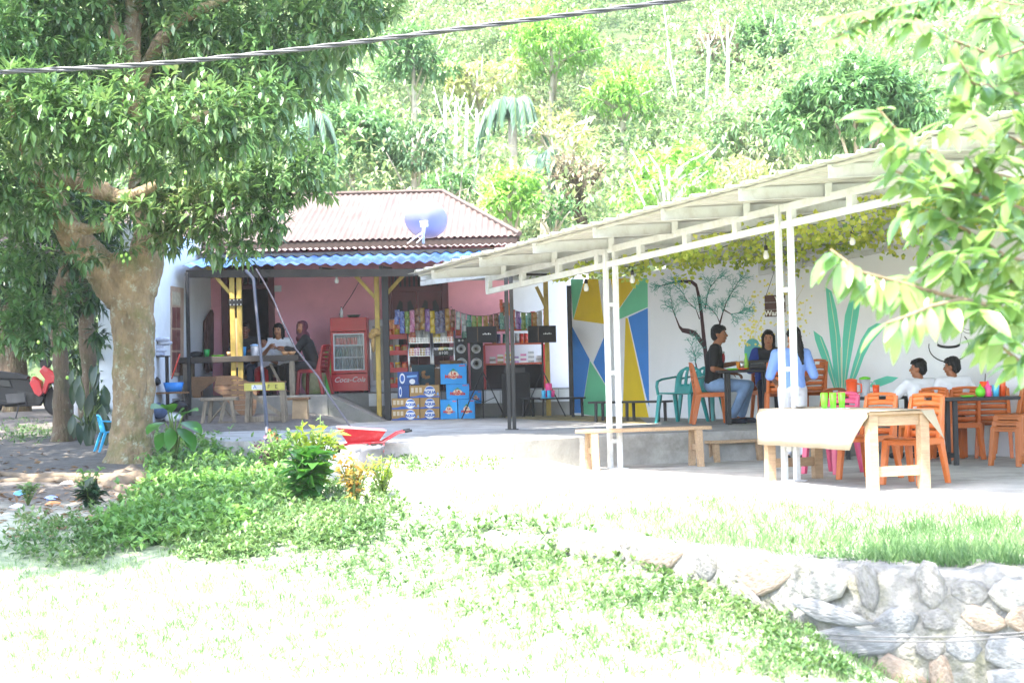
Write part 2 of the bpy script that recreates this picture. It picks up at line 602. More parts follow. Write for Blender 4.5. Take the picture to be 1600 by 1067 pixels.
GZ = ground_z(GX, GY)
GV = np.stack([GX, GY, GZ], axis=2).reshape(-1, 3)
nx, ny = len(xs), len(ys)
ii, jj = np.meshgrid(np.arange(nx - 1), np.arange(ny - 1))
b0 = (jj * nx + ii).ravel()
GF = np.stack([b0, b0 + 1, b0 + nx + 1, b0 + nx], axis=1)
def ground_material():
    m = bpy.data.materials.new('ground_soil_and_turf')
    m.use_nodes = True
    nt = m.node_tree
    N, L = nt.nodes, nt.links
    b = N['Principled BSDF']
    tc = N.new('ShaderNodeTexCoord')
    def noise(scale, detail=8, rough=0.65):
        n = N.new('ShaderNodeTexNoise')
        n.inputs['Scale'].default_value = scale
        n.inputs['Detail'].default_value = detail
        n.inputs['Roughness'].default_value = rough
        L.new(tc.outputs['Object'], n.inputs['Vector'])
        return n.outputs['Fac']
    def ramp(src, p0, p1, c0, c1):
        r = N.new('ShaderNodeValToRGB')
        r.color_ramp.elements[0].position = p0
        r.color_ramp.elements[1].position = p1
        r.color_ramp.elements[0].color = tuple(c0) + (1,)
        r.color_ramp.elements[1].color = tuple(c1) + (1,)
        L.new(src, r.inputs['Fac'])
        return r.outputs['Color']
    def mix(f, a, c):
        x = N.new('ShaderNodeMix')
        x.data_type = 'RGBA'
        L.new(f, x.inputs['Factor'])
        L.new(a, x.inputs['A'])
        L.new(c, x.inputs['B'])
        return x.outputs['Result']
    soil = ramp(noise(7), 0.3, 0.7, (0.065, 0.055, 0.046), (0.15, 0.13, 0.11))
    turf = ramp(noise(14), 0.3, 0.7, (0.11, 0.16, 0.08), (0.27, 0.30, 0.20))
    pale = ramp(noise(5), 0.3, 0.7, (0.40, 0.40, 0.30), (0.52, 0.50, 0.42))
    sep = N.new('ShaderNodeSeparateXYZ')
    L.new(tc.outputs['Object'], sep.inputs[0])
    def math_(op, a, bv=None, c=None):
        n = N.new('ShaderNodeMath')
        n.operation = op
        for i, q in enumerate((a, bv, c)):
            if q is None: continue
            if isinstance(q, (int, float)): n.inputs[i].default_value = q
            else: L.new(q, n.inputs[i])
        return n.outputs[0]
    wob = math_('MULTIPLY_ADD', noise(0.9), 3.0, -1.5)
    yw = math_('ADD', sep.outputs['Y'], wob)
    xw = math_('ADD', sep.outputs['X'], wob)
    # bare soil left and behind, turf and dry grass towards the camera
    far = N.new('ShaderNodeMapRange'); far.inputs['From Min'].default_value = 16.5; far.inputs['From Max'].default_value = 18.5
    L.new(yw, far.inputs['Value'])
    lft = N.new('ShaderNodeMapRange'); lft.inputs['From Min'].default_value = -1.2; lft.inputs['From Max'].default_value = -3.2
    L.new(xw, lft.inputs['Value'])
    f_soil = math_('MULTIPLY', far.outputs[0], lft.outputs[0])
    near = N.new('ShaderNodeMapRange'); near.inputs['From Min'].default_value = 12.5; near.inputs['From Max'].default_value = 10.5
    L.new(yw, near.inputs['Value'])
    c = mix(near.outputs[0], turf, mix(ramp(noise(3.5), 0.45, 0.6, (0, 0, 0), (1, 1, 1)), pale, turf))
    mid = N.new('ShaderNodeMapRange'); mid.inputs['From Min'].default_value = 15.2; mid.inputs['From Max'].default_value = 17.2
    L.new(yw, mid.inputs['Value'])
    c = mix(mid.outputs[0], c, pale)
    c = mix(f_soil, c, soil)
    hillm = N.new('ShaderNodeMapRange'); hillm.inputs['From Min'].default_value = 40; hillm.inputs['From Max'].default_value = 43
    L.new(sep.outputs['Y'], hillm.inputs['Value'])
    hillc = ramp(noise(0.6), 0.3, 0.7, (0.035, 0.065, 0.02), (0.08, 0.12, 0.04))
    c = mix(hillm.outputs[0], c, hillc)
    L.new(c, b.inputs['Base Color'])
    b.inputs['Roughness'].default_value = 0.95
    bp = N.new('ShaderNodeBump')
    bp.inputs['Strength'].default_value = 0.7
    bp.inputs['Distance'].default_value = 0.04
    L.new(noise(18), bp.inputs['Height'])
    L.new(bp.outputs['Normal'], b.inputs['Normal'])
    return m
ground = npmesh('ground', GV, GF, ground_material(), smooth=True)
tag(ground, 'sloping ground of soil, turf and hillside', 'ground', kind='structure')

# patio slab in front, raised terrace and veranda floor behind it
def plate(name, pts, z0, z1, mat, label, bevel=0.01):
    mb = MB()
    mb.slab([(p[0], p[1], z0) for p in pts], (0, 0, z1 - z0))
    o = mb.build(name, mat, bevel=bevel)
    return tag(o, label, 'floor', kind='structure')
plate('patio', [(-0.6, 20.8), (0.75, 18.4), (2.2, 16.0), (4.0, 15.3), (9.0, 15.2), (9.0, 26.0), (1.0, 26.0)], -0.25, 0.03, m_conc_pale, 'pale concrete patio under the white metal canopy')
def oz(u, v, z):
    p = onz(u, v, z)
    return (p.x, p.y)
TZ = 0.40
TERR = [(-6.3, 31.0), (-6.2, 28.6), oz(300, 676, TZ), oz(352, 689, TZ), oz(470, 690, TZ), oz(600, 692, TZ), oz(735, 690, TZ), oz(800, 689, TZ), oz(905, 682, TZ), oz(971, 679, TZ), oz(1200, 671, TZ), oz(1318, 667, TZ), (5.05, 23.6), (1.2, 31.9), (-6.3, 31.9)]
plate('terrace', TERR, -0.2, TZ, m_conc, 'raised concrete terrace before the shop and the mural wall')
VZ = 0.88
xr = ux(512, 30.3, VZ)
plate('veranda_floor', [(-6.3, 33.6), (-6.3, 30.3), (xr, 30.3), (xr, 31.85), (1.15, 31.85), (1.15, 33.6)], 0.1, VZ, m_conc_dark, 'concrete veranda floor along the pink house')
rb = MB()
xe = ux(604, 30.8, TZ)
rb.add([(xr + 0.003, 30.32, TZ), (xr + 0.003, 31.84, TZ), (xr + 0.003, 31.84, VZ - 0.006), (xr + 0.003, 30.32, VZ - 0.006), (xe, 30.32, TZ + 0.004), (xe, 31.84, TZ + 0.004)],
       [(0, 1, 2, 3), (3, 2, 5, 4), (0, 3, 4), (1, 5, 2), (0, 4, 5, 1)])
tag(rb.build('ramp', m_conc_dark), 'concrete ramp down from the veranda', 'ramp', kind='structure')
ver = bpy.data.objects['veranda_floor']
m_tile = M('white_wall_tile', (0.55, 0.56, 0.56), 0.35, 0.08, 5, dirt=(0.35, 0.35, 0.33), dirt_scale=3, dirt_amt=0.5)
tile_me = None
for i in range(14):
    x0 = xe - 0.12 - 0.26 + i * 0.26
    if x0 + 0.25 > 1.1: break
    t = MB().bx(0, 0.25, -0.012, 0, 0, 0.22).build('riser_tile', m_tile, ver, bevel=0.003) if tile_me is None else bpy.data.objects.new('riser_tile', tile_me)
    if tile_me is None:
        tile_me = t.data
    else:
        COL.objects.link(t); t.parent = ver
    t.location = (x0, 31.848, VZ - 0.235)

# ================================================================== the house
YF = 33.5
house = thing('house', 'pink walled house with a rusty hipped sheet roof behind the veranda', 'house', (-3.2, YF, 0.6))
def hpart(mb, name, mat, parent=None, **k):
    return mb.build(name, mat, parent or house, world=True, **k)
XL = ux(331, YF, 2)
XP = ux(797, YF, 2)
XR = ux(896, YF, 2)
d0, d1 = ux(349, YF, 1.8), ux(430, YF, 1.8)
dtop = at(390, 414, YF).z
WT = 3.75
w = MB()
w.bx(XL, d0, YF, YF + 0.15, VZ - 0.02, WT)
w.bx(d0, d1, YF, YF + 0.15, dtop, WT)
w.bx(d1, XP, YF, YF + 0.15, VZ - 0.02, WT)
hpart(w, 'front_wall', m_pink)
hpart(MB().bx(XP + 0.002, XR + 0.3, YF + 0.01, YF + 0.16, VZ - 0.02, 3.3), 'plain_wall', m_white_wall)
# room behind the open door
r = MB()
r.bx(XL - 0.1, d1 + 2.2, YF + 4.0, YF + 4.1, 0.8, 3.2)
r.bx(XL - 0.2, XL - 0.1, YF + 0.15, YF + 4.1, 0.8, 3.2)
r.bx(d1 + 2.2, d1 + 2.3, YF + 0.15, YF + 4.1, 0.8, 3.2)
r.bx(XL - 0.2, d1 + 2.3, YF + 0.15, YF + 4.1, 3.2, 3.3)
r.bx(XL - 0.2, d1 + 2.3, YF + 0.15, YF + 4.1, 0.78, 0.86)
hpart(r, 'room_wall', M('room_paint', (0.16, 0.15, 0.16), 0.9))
# open doorway with a transom of bars
dr = thing('doorway', None, None)
bpy.data.objects.remove(dr)
fr = MB()
tz = at(390, 448, YF).z
for x in (d0 + 0.05, d1 - 0.05):
    fr.bx(x - 0.06, x + 0.06, YF - 0.05, YF + 0.13, VZ - 0.01, dtop)
fr.bx(d0, d1, YF - 0.052, YF + 0.132, dtop - 0.08, dtop + 0.02)
fr.bx(d0 + 0.11, d1 - 0.11, YF - 0.04, YF + 0.1, tz - 0.05, tz + 0.04)
door_frame = hpart(fr, 'door_frame', m_maroon, bevel=0.006)
n = 7
for i in range(n):
    x = d0 + 0.14 + (d1 - d0 - 0.28) * (i + 0.5) / n
    hpart(MB().bx(x - 0.018, x + 0.018, YF + 0.0, YF + 0.04, tz + 0.04, dtop - 0.08), 'transom_bar', m_maroon, door_frame)
hpart(MB().bx(d0 + 0.115, d0 + 0.16, YF + 0.14, YF + 0.9, VZ, tz - 0.05), 'door_leaf', m_maroon, door_frame)
# closed double door with dark glass and a barred transom
e0, e1 = ux(604, YF, 2), ux(701, YF, 2)
etop = at(650, 424, YF).z
et = at(650, 452, YF).z
f2 = MB()
for x in (e0 + 0.05, e1 - 0.05):
    f2.bx(x - 0.06, x + 0.06, YF - 0.06, YF - 0.004, VZ - 0.01, etop)
f2.bx(e0, e1, YF - 0.062, YF - 0.006, etop - 0.06, etop + 0.03)
f2.bx(e0 + 0.11, e1 - 0.11, YF - 0.055, YF - 0.004, et - 0.05, et + 0.05)
frame2 = hpart(f2, 'double_door', m_maroon, bevel=0.006)
tag(frame2, 'closed maroon double door behind the snack racks')
hpart(MB().bx(e0 + 0.11, e1 - 0.11, YF - 0.012, YF - 0.006, et + 0.05, etop - 0.06), 'transom_shade_plate', m_dark, frame2)  # flat dark plate; its colour stands in for the unlit recess
for i in range(11):
    x = e0 + 0.15 + (e1 - e0 - 0.3) * i / 10
    hpart(MB().bx(x - 0.022, x + 0.022, YF - 0.045, YF - 0.014, et + 0.05, etop - 0.06), 'transom_bar', m_maroon, frame2)
half = (e1 - e0 - 0.22) / 2
for s in range(2):
    x0 = e0 + 0.11 + s * half
    leaf = hpart(MB().bx(x0 + 0.006, x0 + half - 0.006, YF - 0.035, YF - 0.006, VZ, et - 0.05), 'door_leaf', m_maroon, frame2)
    for q in range(2):
        a = x0 + 0.09 + q * (half - 0.06) / 2
        bw = (half - 0.06) / 2 - 0.09
        zt = et - 0.2
        pts = [(a, YF - 0.037, zt - 0.9), (a + bw, YF - 0.037, zt - 0.9), (a + bw, YF - 0.037, zt - 0.14 + (0.1 if q == 0 else 0)), (a + bw / 2, YF - 0.037, zt), (a, YF - 0.037, zt - 0.14 + (0.1 if q == 1 else 0))]
        me = MB().slab(pts, (0, -0.004, 0))
        o = me.build('pane', m_black_matte, house, world=True)
# light switch plate
p = at(434, 451, YF)
hpart(MB().bx(p.x - 0.07, p.x + 0.07, YF - 0.02, YF - 0.001, p.z - 0.06, p.z + 0.06), 'switch_plate', m_white_pl, bevel=0.005)
# white wing on the left: its inner side wall faces the veranda
xw0, yw0 = XL, YF
xw1, yw1 = ux(228, 28.6, 1.5), 28.6
wd = Vector((xw1 - xw0, yw1 - yw0, 0)).normalized()
wn_ = Vector((-wd.y, wd.x, 0))
if wn_.x < 0: wn_ = -wn_
def onwing(u, v, off=0.0):
    d = _f + _r * ((u - 800) / FPX) - _u * ((v - 533.5) / FPX)
    P0 = Vector((xw0, yw0, 0)) + wn_ * off
    t = (P0 - CAM).dot(wn_) / d.dot(wn_)
    return CAM + d * t
m_wing = M('wing_white_paint', (0.66, 0.69, 0.72), 0.8, 0.05, 2.0, 0.05, 50, dirt=(0.5, 0.52, 0.53), dirt_scale=1.2, dirt_amt=0.45)
hpart(MB().slab([(xw0, yw0, 0.3), (xw1, yw1, 0.3), (xw1, yw1, 3.7), (xw0, yw0, 3.7)], wn_ * -0.15), 'side_wall', m_wing)
hpart(MB().bx(xw1 - 0.75, xw1 - 0.16, yw1 + 0.002, yw1 + 0.15, 0.3, 3.7), 'wing_front_wall', m_wing)
# tall shuttered window on the wing
def wing_quad(mb, u0, v0, u1, v1, off, th):
    c = [onwing(u0, v1, off), onwing(u1, v1, off), onwing(u1, v0, off), onwing(u0, v0, off)]
    c[1].z = c[0].z; c[2].z = c[3].z
    mb.slab(c, wn_ * th)
wf = MB()
wing_quad(wf, 266, 447, 284.5, 587, 0.0, 0.03)
win = hpart(wf, 'window', M('window_frame_wood', hx('a58c78'), 0.6, 0.2, 5))
wg = MB(); wing_quad(wg, 269, 455, 281.5, 476, 0.031, 0.006); hpart(wg, 'vent_panel', M('vent_pale', hx('b0a690'), 0.7, 0.3, 14), win)
for a in range(3):
    for bq in range(2):
        mb = MB()
        wing_quad(mb, 269 + bq * 6.6, 480 + a * 35, 274.6 + bq * 6.6, 512 + a * 35, 0.031, 0.006)
        hpart(mb, 'pane', M('maroon_shutter', hx('6d3f3c'), 0.5, 0.2), win)

# ---- roofs
def wave(x, pitch, amp):
    return amp * math.sin(2 * math.pi * x / pitch)
def corr(mb, xa, xb, top, bot, pitch, amp, per=6, rows=1, jitter=None):
    """corrugated sheet: bot(x) and top(x) give the two ends of each crest line"""
    nn = int((xb - xa) / pitch * per)
    base = len(mb.v)
    for i in range(nn + 1):
        x = xa + (xb - xa) * i / nn
        a, c = Vector(bot(x)), Vector(top(x))
        for j in range(rows + 1):
            q = a.lerp(c, j / rows)
            mb.v.append((q.x, q.y, q.z + wave(x, pitch, amp) + (jitter(x, j) if jitter else 0)))
    m = rows + 1
    for i in range(nn):
        for j in range(rows):
            o = base + i * m + j
            mb.f.append((o, o + m, o + m + 1, o + 1))
m_rust = M('rusty_sheet', (0.095, 0.07, 0.06), 0.9, 0.3, 1.5, 0.0, dirt=(0.085, 0.045, 0.034), dirt_scale=1.2, dirt_amt=0.5, stretch=(2.5, 0.5, 0.5))
m_pinksheet = M('faded_pink_sheet', hx('857672'), 0.65, 0.15, 2, dirt=hx('66504a'), dirt_scale=2, dirt_amt=0.4)
m_bluesheet = M('blue_sheet', hx('2f5596'), 0.55, 0.2, 2.5, dirt=hx('7d8798'), dirt_scale=2.2, dirt_amt=0.5)
EY, EZ = 32.75, at(600, 373, 32.75).z
RY, RZ = 37.6, at(600, 303, 37.6).z
xR, xRr = ux(812, EY, EZ), ux(692, RY, RZ)
xL, xLr = -10.0, -7.6
def main_top(x):
    if x > xRr: t = (xR - x) / (xR - xRr)
    elif x < xLr: t = (x - xL) / (xLr - xL)
    else: t = 1
    return (x, EY + (RY - EY) * t, EZ + (RZ - EZ) * t)
mb = MB()
corr(mb, xL, xR, main_top, lambda x: (x, EY, EZ), 0.115, 0.016)
main_roof = hpart(mb, 'roof', m_rust, smooth=True)
sides = MB()
sides.add([(xR, EY, EZ), (xR, 2 * RY - EY, EZ), (xRr, RY, RZ)], [(0, 1, 2)])
sides.add([(xL, EY, EZ), (xL, 2 * RY - EY, EZ), (xLr, RY, RZ)], [(0, 2, 1)])
sides.add([(xR, 2 * RY - EY, EZ), (xL, 2 * RY - EY, EZ), (xLr, RY, RZ), (xRr, RY, RZ)], [(0, 1, 2, 3)])
hpart(sides, 'roof_back', m_rust)
hpart(MB().tube([(xLr, RY, RZ + 0.03), (xRr, RY, RZ + 0.03), (xR, EY, EZ + 0.03)], 0.05, 6), 'ridge_cap', m_rust, main_roof)
hpart(MB().bx(xL, xR - 0.05, EY + 0.02, EY + 0.05, EZ - 0.14, EZ - 0.03), 'fascia_board', M('fascia', (0.035, 0.022, 0.018), 0.8, 0.2, 4), main_roof)
for u in (470, 550, 625, 700, 768):
    x = ux(u, EY, EZ)
    hpart(MB().bx(x - 0.04, x + 0.04, EY + 0.05, YF + 0.5, EZ - 0.16, EZ - 0.05), 'rafter_end', m_wood_brown, main_roof)
hpart(MB().bx(xL + 0.5, XP, YF + 0.02, YF + 0.14, WT + 0.003, EZ + 0.06), 'upper_wall', m_pink)
# concrete band with a narrow sheet eave over it
SZ = at(600, 387, 32.3).z
mb = MB()
xs2 = ux(892, 32.3, SZ)
corr(mb, XL - 1.0, xs2, lambda x: (x, 33.48, SZ + 0.13), lambda x: (x, 32.3, SZ), 0.115, 0.014)
hpart(mb, 'eave_strip', m_pinksheet, smooth=True)
m_band = M('stained_concrete_band', (0.5, 0.5, 0.5), 0.85, 0.15, 2.5, 0.1, 30, dirt=hx('8f8247'), dirt_scale=0.8, dirt_amt=0.75)
lichen(m_band, hx('4c4a30'), 1.4, 0.62, 0.72)
hpart(MB().bx(XL - 1.0, xs2, 32.6, 33.2, SZ - 0.2, SZ - 0.035), 'concrete_band', m_band)

# ================================================================== veranda roof on posts
ver_roof = thing('veranda_roof', 'blue corrugated veranda roof on yellow timber posts in front of the pink house', 'veranda roof', (-2.5, 30.8, TZ))
def vpart(mb, name, mat, parent=None, **k):
    return mb.build(name, mat, parent or ver_roof, world=True, **k)
BY, BZ = 30.55, at(520, 411, 30.55).z
BT = (32.6, SZ - 0.09)
x0, x1 = ux(284, BY, BZ), 1.05
rj = random.Random(3)
cut = [0.1 * rj.uniform(-1, 1) for _ in range(60)]
def blue_bot(x):
    i = int((x - x0) / 0.8)
    return (x, BY + 0.5 * cut[i] * 0.6, BZ + 0.02 * cut[(i * 7) % 60] * 3 - 0.018 * (x - x0) * 0.4)
mb = MB()
corr(mb, x0, x1, lambda x: (x, BT[0], BT[1] + 0.0), blue_bot, 0.2, 0.022, per=6, rows=4, jitter=lambda x, j: 0.006 * math.sin(x * 3 + j))
vpart(mb, 'roof_sheet', m_bluesheet, smooth=True)
mb = MB()
mb.beam((x0 + 0.05, BY + 0.12, BZ - 0.12), (x1, BY + 0.12, BZ - 0.24), 0.06, 0.13)
vpart(mb, 'front_beam', m_wood_dark)
for i in range(7):
    xx = x0 + 0.3 + i * (x1 - x0 - 0.5) / 6
    vpart(MB().beam((xx, BY + 0.16, BZ - 0.1), (xx, 33.4, BZ + 0.02), 0.05, 0.09), 'rafter', m_wood_dark)
def post2(u, v0, Y, twin, zb):
    """timber post; twin = two timbers with a gap"""
    x = ux(u, Y, 2)
    zt = BZ - 0.16 - 0.018 * (x - x0) * 0.6
    root = None
    offs = (-0.065, 0.055) if twin else (0.0,)
    for o in offs:
        q = vpart(MB().bx(x + o - 0.042, x + o + 0.042, Y - 0.04, Y + 0.04, zb + 0.002, zt), 'post', m_yellow_wood, bevel=0.005)
        root = root or q
    return x, zt, root
px1, zt1, q1 = post2(370, 0, 30.75, True, VZ)
vpart(MB().bx(px1 - 0.12, px1 + 0.12, 30.69, 30.708, at(370, 478, 30.75).z, at(370, 467, 30.75).z), 'bracket', m_black, q1)
for dz_ in (0.02, 0.1):
    for dx_ in (-0.09, -0.03, 0.03, 0.09):
        vpart(MB().lathe([(0.0, -0.006), (0.011, -0.003), (0.011, 0.0)], 8, (px1 + dx_, 30.688, at(370, 478, 30.75).z + dz_), Matrix.Rotation(math.pi / 2, 3, 'X')), 'bolt', m_chrome, q1)
vpart(MB().bx(px1 - 0.02, px1 + 0.01, 30.72, 30.78, VZ + 0.5, at(370, 497, 30.75).z), 'spacer_block', M('pale_block', hx('c2a070'), 0.7, 0.15), q1)
def brace(u0, v0, u1, v1, Y, parent, w=0.06):
    vpart(MB().beam(at(u0, v0, Y), at(u1, v1, Y), w, w), 'brace', m_yellow_wood, parent)
brace(363, 462, 324, 417, 30.75, q1)
px2, zt2, q2 = post2(590, 0, 31.3, False, TZ)
brace(587, 466, 550, 425, 31.3, q2)
brace(600, 464, 634, 426, 31.3, q2)
px3, zt3, q3 = post2(854, 0, 31.3, False, TZ)
brace(852, 478, 838, 448, 31.3, q3)
xp = ux(604, 31.15, 1.5)
vpart(MB().bx(xp - 0.055, xp + 0.055, 31.1, 31.2, TZ, BZ - 0.22), 'steel_post', m_black, bevel=0.006)
xp = ux(295, 30.3, 1.5)
vpart(MB().bx(xp - 0.03, xp + 0.03, 30.27, 30.33, TZ, BZ - 0.12), 'steel_post', m_black, bevel=0.004)

# ================================================================== mural wall
WP0 = Vector((ux(893, 31.5, 1.4), 31.5, 0))
WD = Vector((0.438, -0.899, 0)).normalized()
WN = Vector((WD.y, -WD.x, 0))                # towards the terrace and the camera
if WN.x > 0: WN = -WN
mwall = thing('mural_wall', 'long white boundary wall painted with a colourful mural', 'wall', (3.4, 27.0, 0.0))
def onwall(u, v, off=0.0):
    d = _f + _r * ((u - 800) / FPX) - _u * ((v - 533.5) / FPX)
    t = (WP0 + WN * off - CAM).dot(WN) / d.dot(WN)
    return CAM + d * t
def wpt(q, z, off=0.0):
    p = WP0 + WD * q + WN * off
    return Vector((p.x, p.y, z))
m_mural = M('mural_white_paint', (0.82, 0.83, 0.86), 0.75, 0.03, 1.5, 0.04, 50, dirt=(0.72, 0.73, 0.76), dirt_scale=0.7, dirt_amt=0.35)
ztop = lambda q: 2.68 + 0.028 * q
MB().slab([wpt(-0.1, -0.1), wpt(16, -0.1), wpt(16, ztop(16)), wpt(-0.1, ztop(0))], WN * -0.15).build('wall', m_mural, mwall, world=True)
MB().beam(wpt(0.02, 0.35, 0.03), wpt(0.02, ztop(0), 0.03), 0.08, 0.05).build('corner_post', m_black, mwall, world=True)
mt = {k: M('mural_' + k, hx(c), 0.7, 0.05, 3) for k, c in dict(green='6fc79a', yellow='e3c21d', blue='3d86d8', brown='3c1f22', teal='4fb39b', leaf='63cdb0', leafdark='3fae97', stalk='d8e2c0', flower='e8dd70', black='17171a', gold='c9b24a').items()}
def zz(x, y): return (880 + x / 3.81, 420 + y / 3.81)
def paint(name, pix, mat, off=0.0, th=0.003):
    pts = [onwall(a, b, 0.0005 + off) for a, b in pix]
    return MB().slab(pts, WN * th).build(name, mat, mwall, world=True)
for nm, mt_, pts in (
    ('painted_triangle', 'green', [(45, 62), (124, 62), (60, 300)]),
    ('painted_polygon', 'yellow', [(128, 62), (208, 62), (244, 328), (62, 303)]),
    ('painted_triangle', 'yellow', [(282, 58), (456, 58), (316, 262)]),
    ('painted_polygon', 'green', [(462, 58), (502, 58), (504, 228), (322, 306), (318, 264)]),
    ('painted_polygon', 'blue', [(504, 234), (512, 820), (492, 752), (388, 288)]),
    ('painted_polygon', 'yellow', [(372, 292), (384, 294), (514, 905), (354, 892)]),
    ('painted_polygon', 'blue', [(54, 345), (158, 540), (108, 858), (64, 858)]),
    ('painted_triangle', 'blue', [(180, 558), (246, 402), (252, 686)]),
    ('painted_polygon', 'green', [(160, 548), (252, 694), (256, 886), (110, 862)])):
    paint(nm, [zz(*p) for p in pts], mt[mt_])
# painted bare tree: ribbons of paint on the wall plane
def ribbon(mb, pts, off=0.0035):
    """pts: (u, v, width px)"""
    P = [onwall(a, b, off) for a, b, _ in pts]
    k = len(P)
    base = len(mb.v)
    for i in range(k):
        t = (P[min(i + 1, k - 1)] - P[max(i - 1, 0)]).normalized()
        s = t.cross(WN).normalized() * (pts[i][2] / 2 / pxm(P[i].y))
        mb.v += [tuple(P[i] - s), tuple(P[i] + s)]
    for i in range(k - 1):
        a = base + 2 * i
        mb.f.append((a, a + 1, a + 3, a + 2))
def zr(pts): return [zz(a, b) + (w * 1.12 / 3.81,) for a, b, w in pts]
tr = MB()
twig_src = []
limbs = [
    [(893, 925, 60), (872, 720, 48), (858, 600, 42), (838, 420, 38), (822, 260, 32), (806, 160, 29), (792, 100, 25), (765, 78, 20), (700, 74, 14), (650, 82, 10), (590, 100, 5)],
    [(858, 580, 34), (885, 500, 26), (908, 430, 24), (930, 335, 18), (950, 260, 10), (975, 190, 7), (1010, 130, 5), (1045, 75, 3)],
    [(848, 470, 34), (815, 425, 32), (785, 385, 30), (745, 372, 28), (710, 366, 24), (692, 345, 16), (668, 285, 9), (650, 240, 6), (640, 165, 3)],
    [(835, 640, 22), (800, 615, 18), (788, 560, 12), (784, 520, 5), (765, 455, 3)],
    [(845, 240, 12), (855, 170, 9), (875, 110, 6), (915, 60, 3)],
    [(812, 300, 10), (790, 240, 6), (745, 200, 4), (715, 150, 3)],
    [(935, 330, 9), (915, 280, 6), (880, 240, 4), (860, 215, 3)],
    [(958, 245, 8), (1000, 270, 5), (1050, 262, 4), (1075, 240, 2)]]
for l in limbs:
    ribbon(tr, zr(l))
    for i in range(max(1, len(l) - 5), len(l)):
        twig_src.append((l[i], l[i - 1]))
tr.build('painted_tree', mt['brown'], mwall, world=True)
tw = MB()
rt = random.Random(5)
def twig(x, y, a, L, w, lev):
    x2, y2 = x + L * math.cos(a), y - L * math.sin(a)
    xm, ym = (x + x2) / 2 + rt.uniform(-3, 3), (y + y2) / 2 + rt.uniform(-3, 3)
    ribbon(tw, zr([(x, y, w), (xm, ym, w * 0.8), (x2, y2, w * 0.6)]), 0.0042 + 0.0002 * lev)
    if lev > 0:
        for s in (-1, 1):
            if rt.random() < 0.92:
                twig(x2, y2, a + s * rt.uniform(0.25, 0.8), L * rt.uniform(0.55, 0.85), w * 0.75, lev - 1)
        if rt.random() < 0.6:
            twig(xm, ym, a + rt.choice((-1, 1)) * rt.uniform(0.6, 1.0), L * 0.6, w * 0.7, lev - 1)
for (a, b_) in twig_src:
    dx, dy = a[0] - b_[0], -(a[1] - b_[1])
    if a[2] > 14: continue
    an = math.atan2(dy, dx)
    for _ in range(3):
        twig(a[0], a[1], an + rt.uniform(-0.7, 0.7), rt.uniform(26, 40), 5.2, 3)
tw.build('painted_twigs', M('mural_twig', hx('4f9b8c'), 0.7, 0.05), mwall, world=True)
fl = MB()
def dot(mb, u, v, r, off=0.003, n=7, sq=1.0):
    a0 = rt.uniform(0, 3)
    mb.poly([onwall(u + r * math.cos(a0 + 6.283 * i / n) * rt.uniform(0.7, 1.2) * sq, v + r * math.sin(a0 + 6.283 * i / n) * rt.uniform(0.7, 1.2), off) for i in range(n)])
for i in range(190):
    x, y = rt.uniform(1100, 1480), rt.uniform(20, 420)
    if rt.random() < 0.35: x, y = rt.uniform(1040, 1200), rt.uniform(300, 470)
    if (x - 1280) ** 2 / 220 ** 2 + (y - 200) ** 2 / 230 ** 2 > 1 and rt.random() < 0.8 and y < 300: continue
    u, v = zz(x, y)
    dot(fl, u, v, rt.uniform(1.0, 2.6), 0.003 + 0.00002 * i)
fl.build('painted_blossom', mt['flower'], mwall, world=True)
br = MB()
for pts in ([(1130, 470, 4), (1150, 350, 4), (1200, 250, 3), (1260, 120, 3)], [(1150, 340, 3), (1110, 240, 2), (1130, 130, 2)], [(1260, 250, 3), (1380, 200, 3), (1440, 90, 2)], [(1330, 330, 3), (1430, 300, 2), (1445, 210, 2)]):
    ribbon(br, zr(pts), 0.0028)
br.build('painted_sprig', M('mural_sprig', hx('cfc7a0'), 0.7, 0.05), mwall, world=True)
def z7(x, y): return (1260 + x / 4.447, 340 + y / 4.447)
for pts in ([(50, 785), (110, 830), (150, 925), (190, 1067), (214, 1190), (196, 1195), (150, 1067), (100, 960), (62, 850)],
            [(135, 485), (175, 512), (210, 640), (238, 850), (246, 1067), (240, 1200), (222, 1200), (190, 1067), (172, 900), (150, 680)],
            [(300, 575), (340, 553), (376, 580), (362, 680), (332, 850), (292, 1067), (268, 1200), (252, 1200), (252, 1067), (252, 850), (268, 680)],
            [(552, 745), (490, 733), (430, 768), (380, 850), (330, 1000), (290, 1160), (282, 1200), (305, 1200), (360, 1075), (400, 965), (450, 870), (520, 790)],
            [(470, 1130), (560, 1100), (640, 1110), (600, 1140), (520, 1170), (430, 1180)]):
    paint('painted_leaf', [z7(*p) for p in pts], mt['leaf'])
st = MB()
for pts in ([(95, 830, 6), (150, 980, 7), (205, 1190, 6)], [(160, 520, 5), (205, 800, 8), (232, 1195, 6)], [(330, 590, 5), (295, 850, 8), (260, 1195, 6)], [(530, 750, 5), (400, 880, 8), (295, 1190, 6)], [(240, 900, 16), (246, 1100, 18), (250, 1210, 12)]):
    ribbon(st, [z7(a, b_) + (w / 4.447,) for a, b_, w in pts], 0.0042)
st.build('painted_stalk', mt['stalk'], mwall, world=True)
paint('painted_leaf', [(1176 + 13 * math.cos(i * 0.4487), 549 + 21 * math.sin(i * 0.4487)) for i in range(14)], M('mural_bluegreen', hx('5ba7a8'), 0.7, 0.05))
cup = MB()
def arc(cx, cy, rx, ry, a0, a1, w, n=18):
    return [z7(cx + rx * math.cos(math.radians(a0 + (a1 - a0) * i / n)), cy + ry * math.sin(math.radians(a0 + (a1 - a0) * i / n))) + (w / 4.447,) for i in range(n + 1)]
ribbon(cup, arc(985, 680, 110, 18, 170, 10, 10))
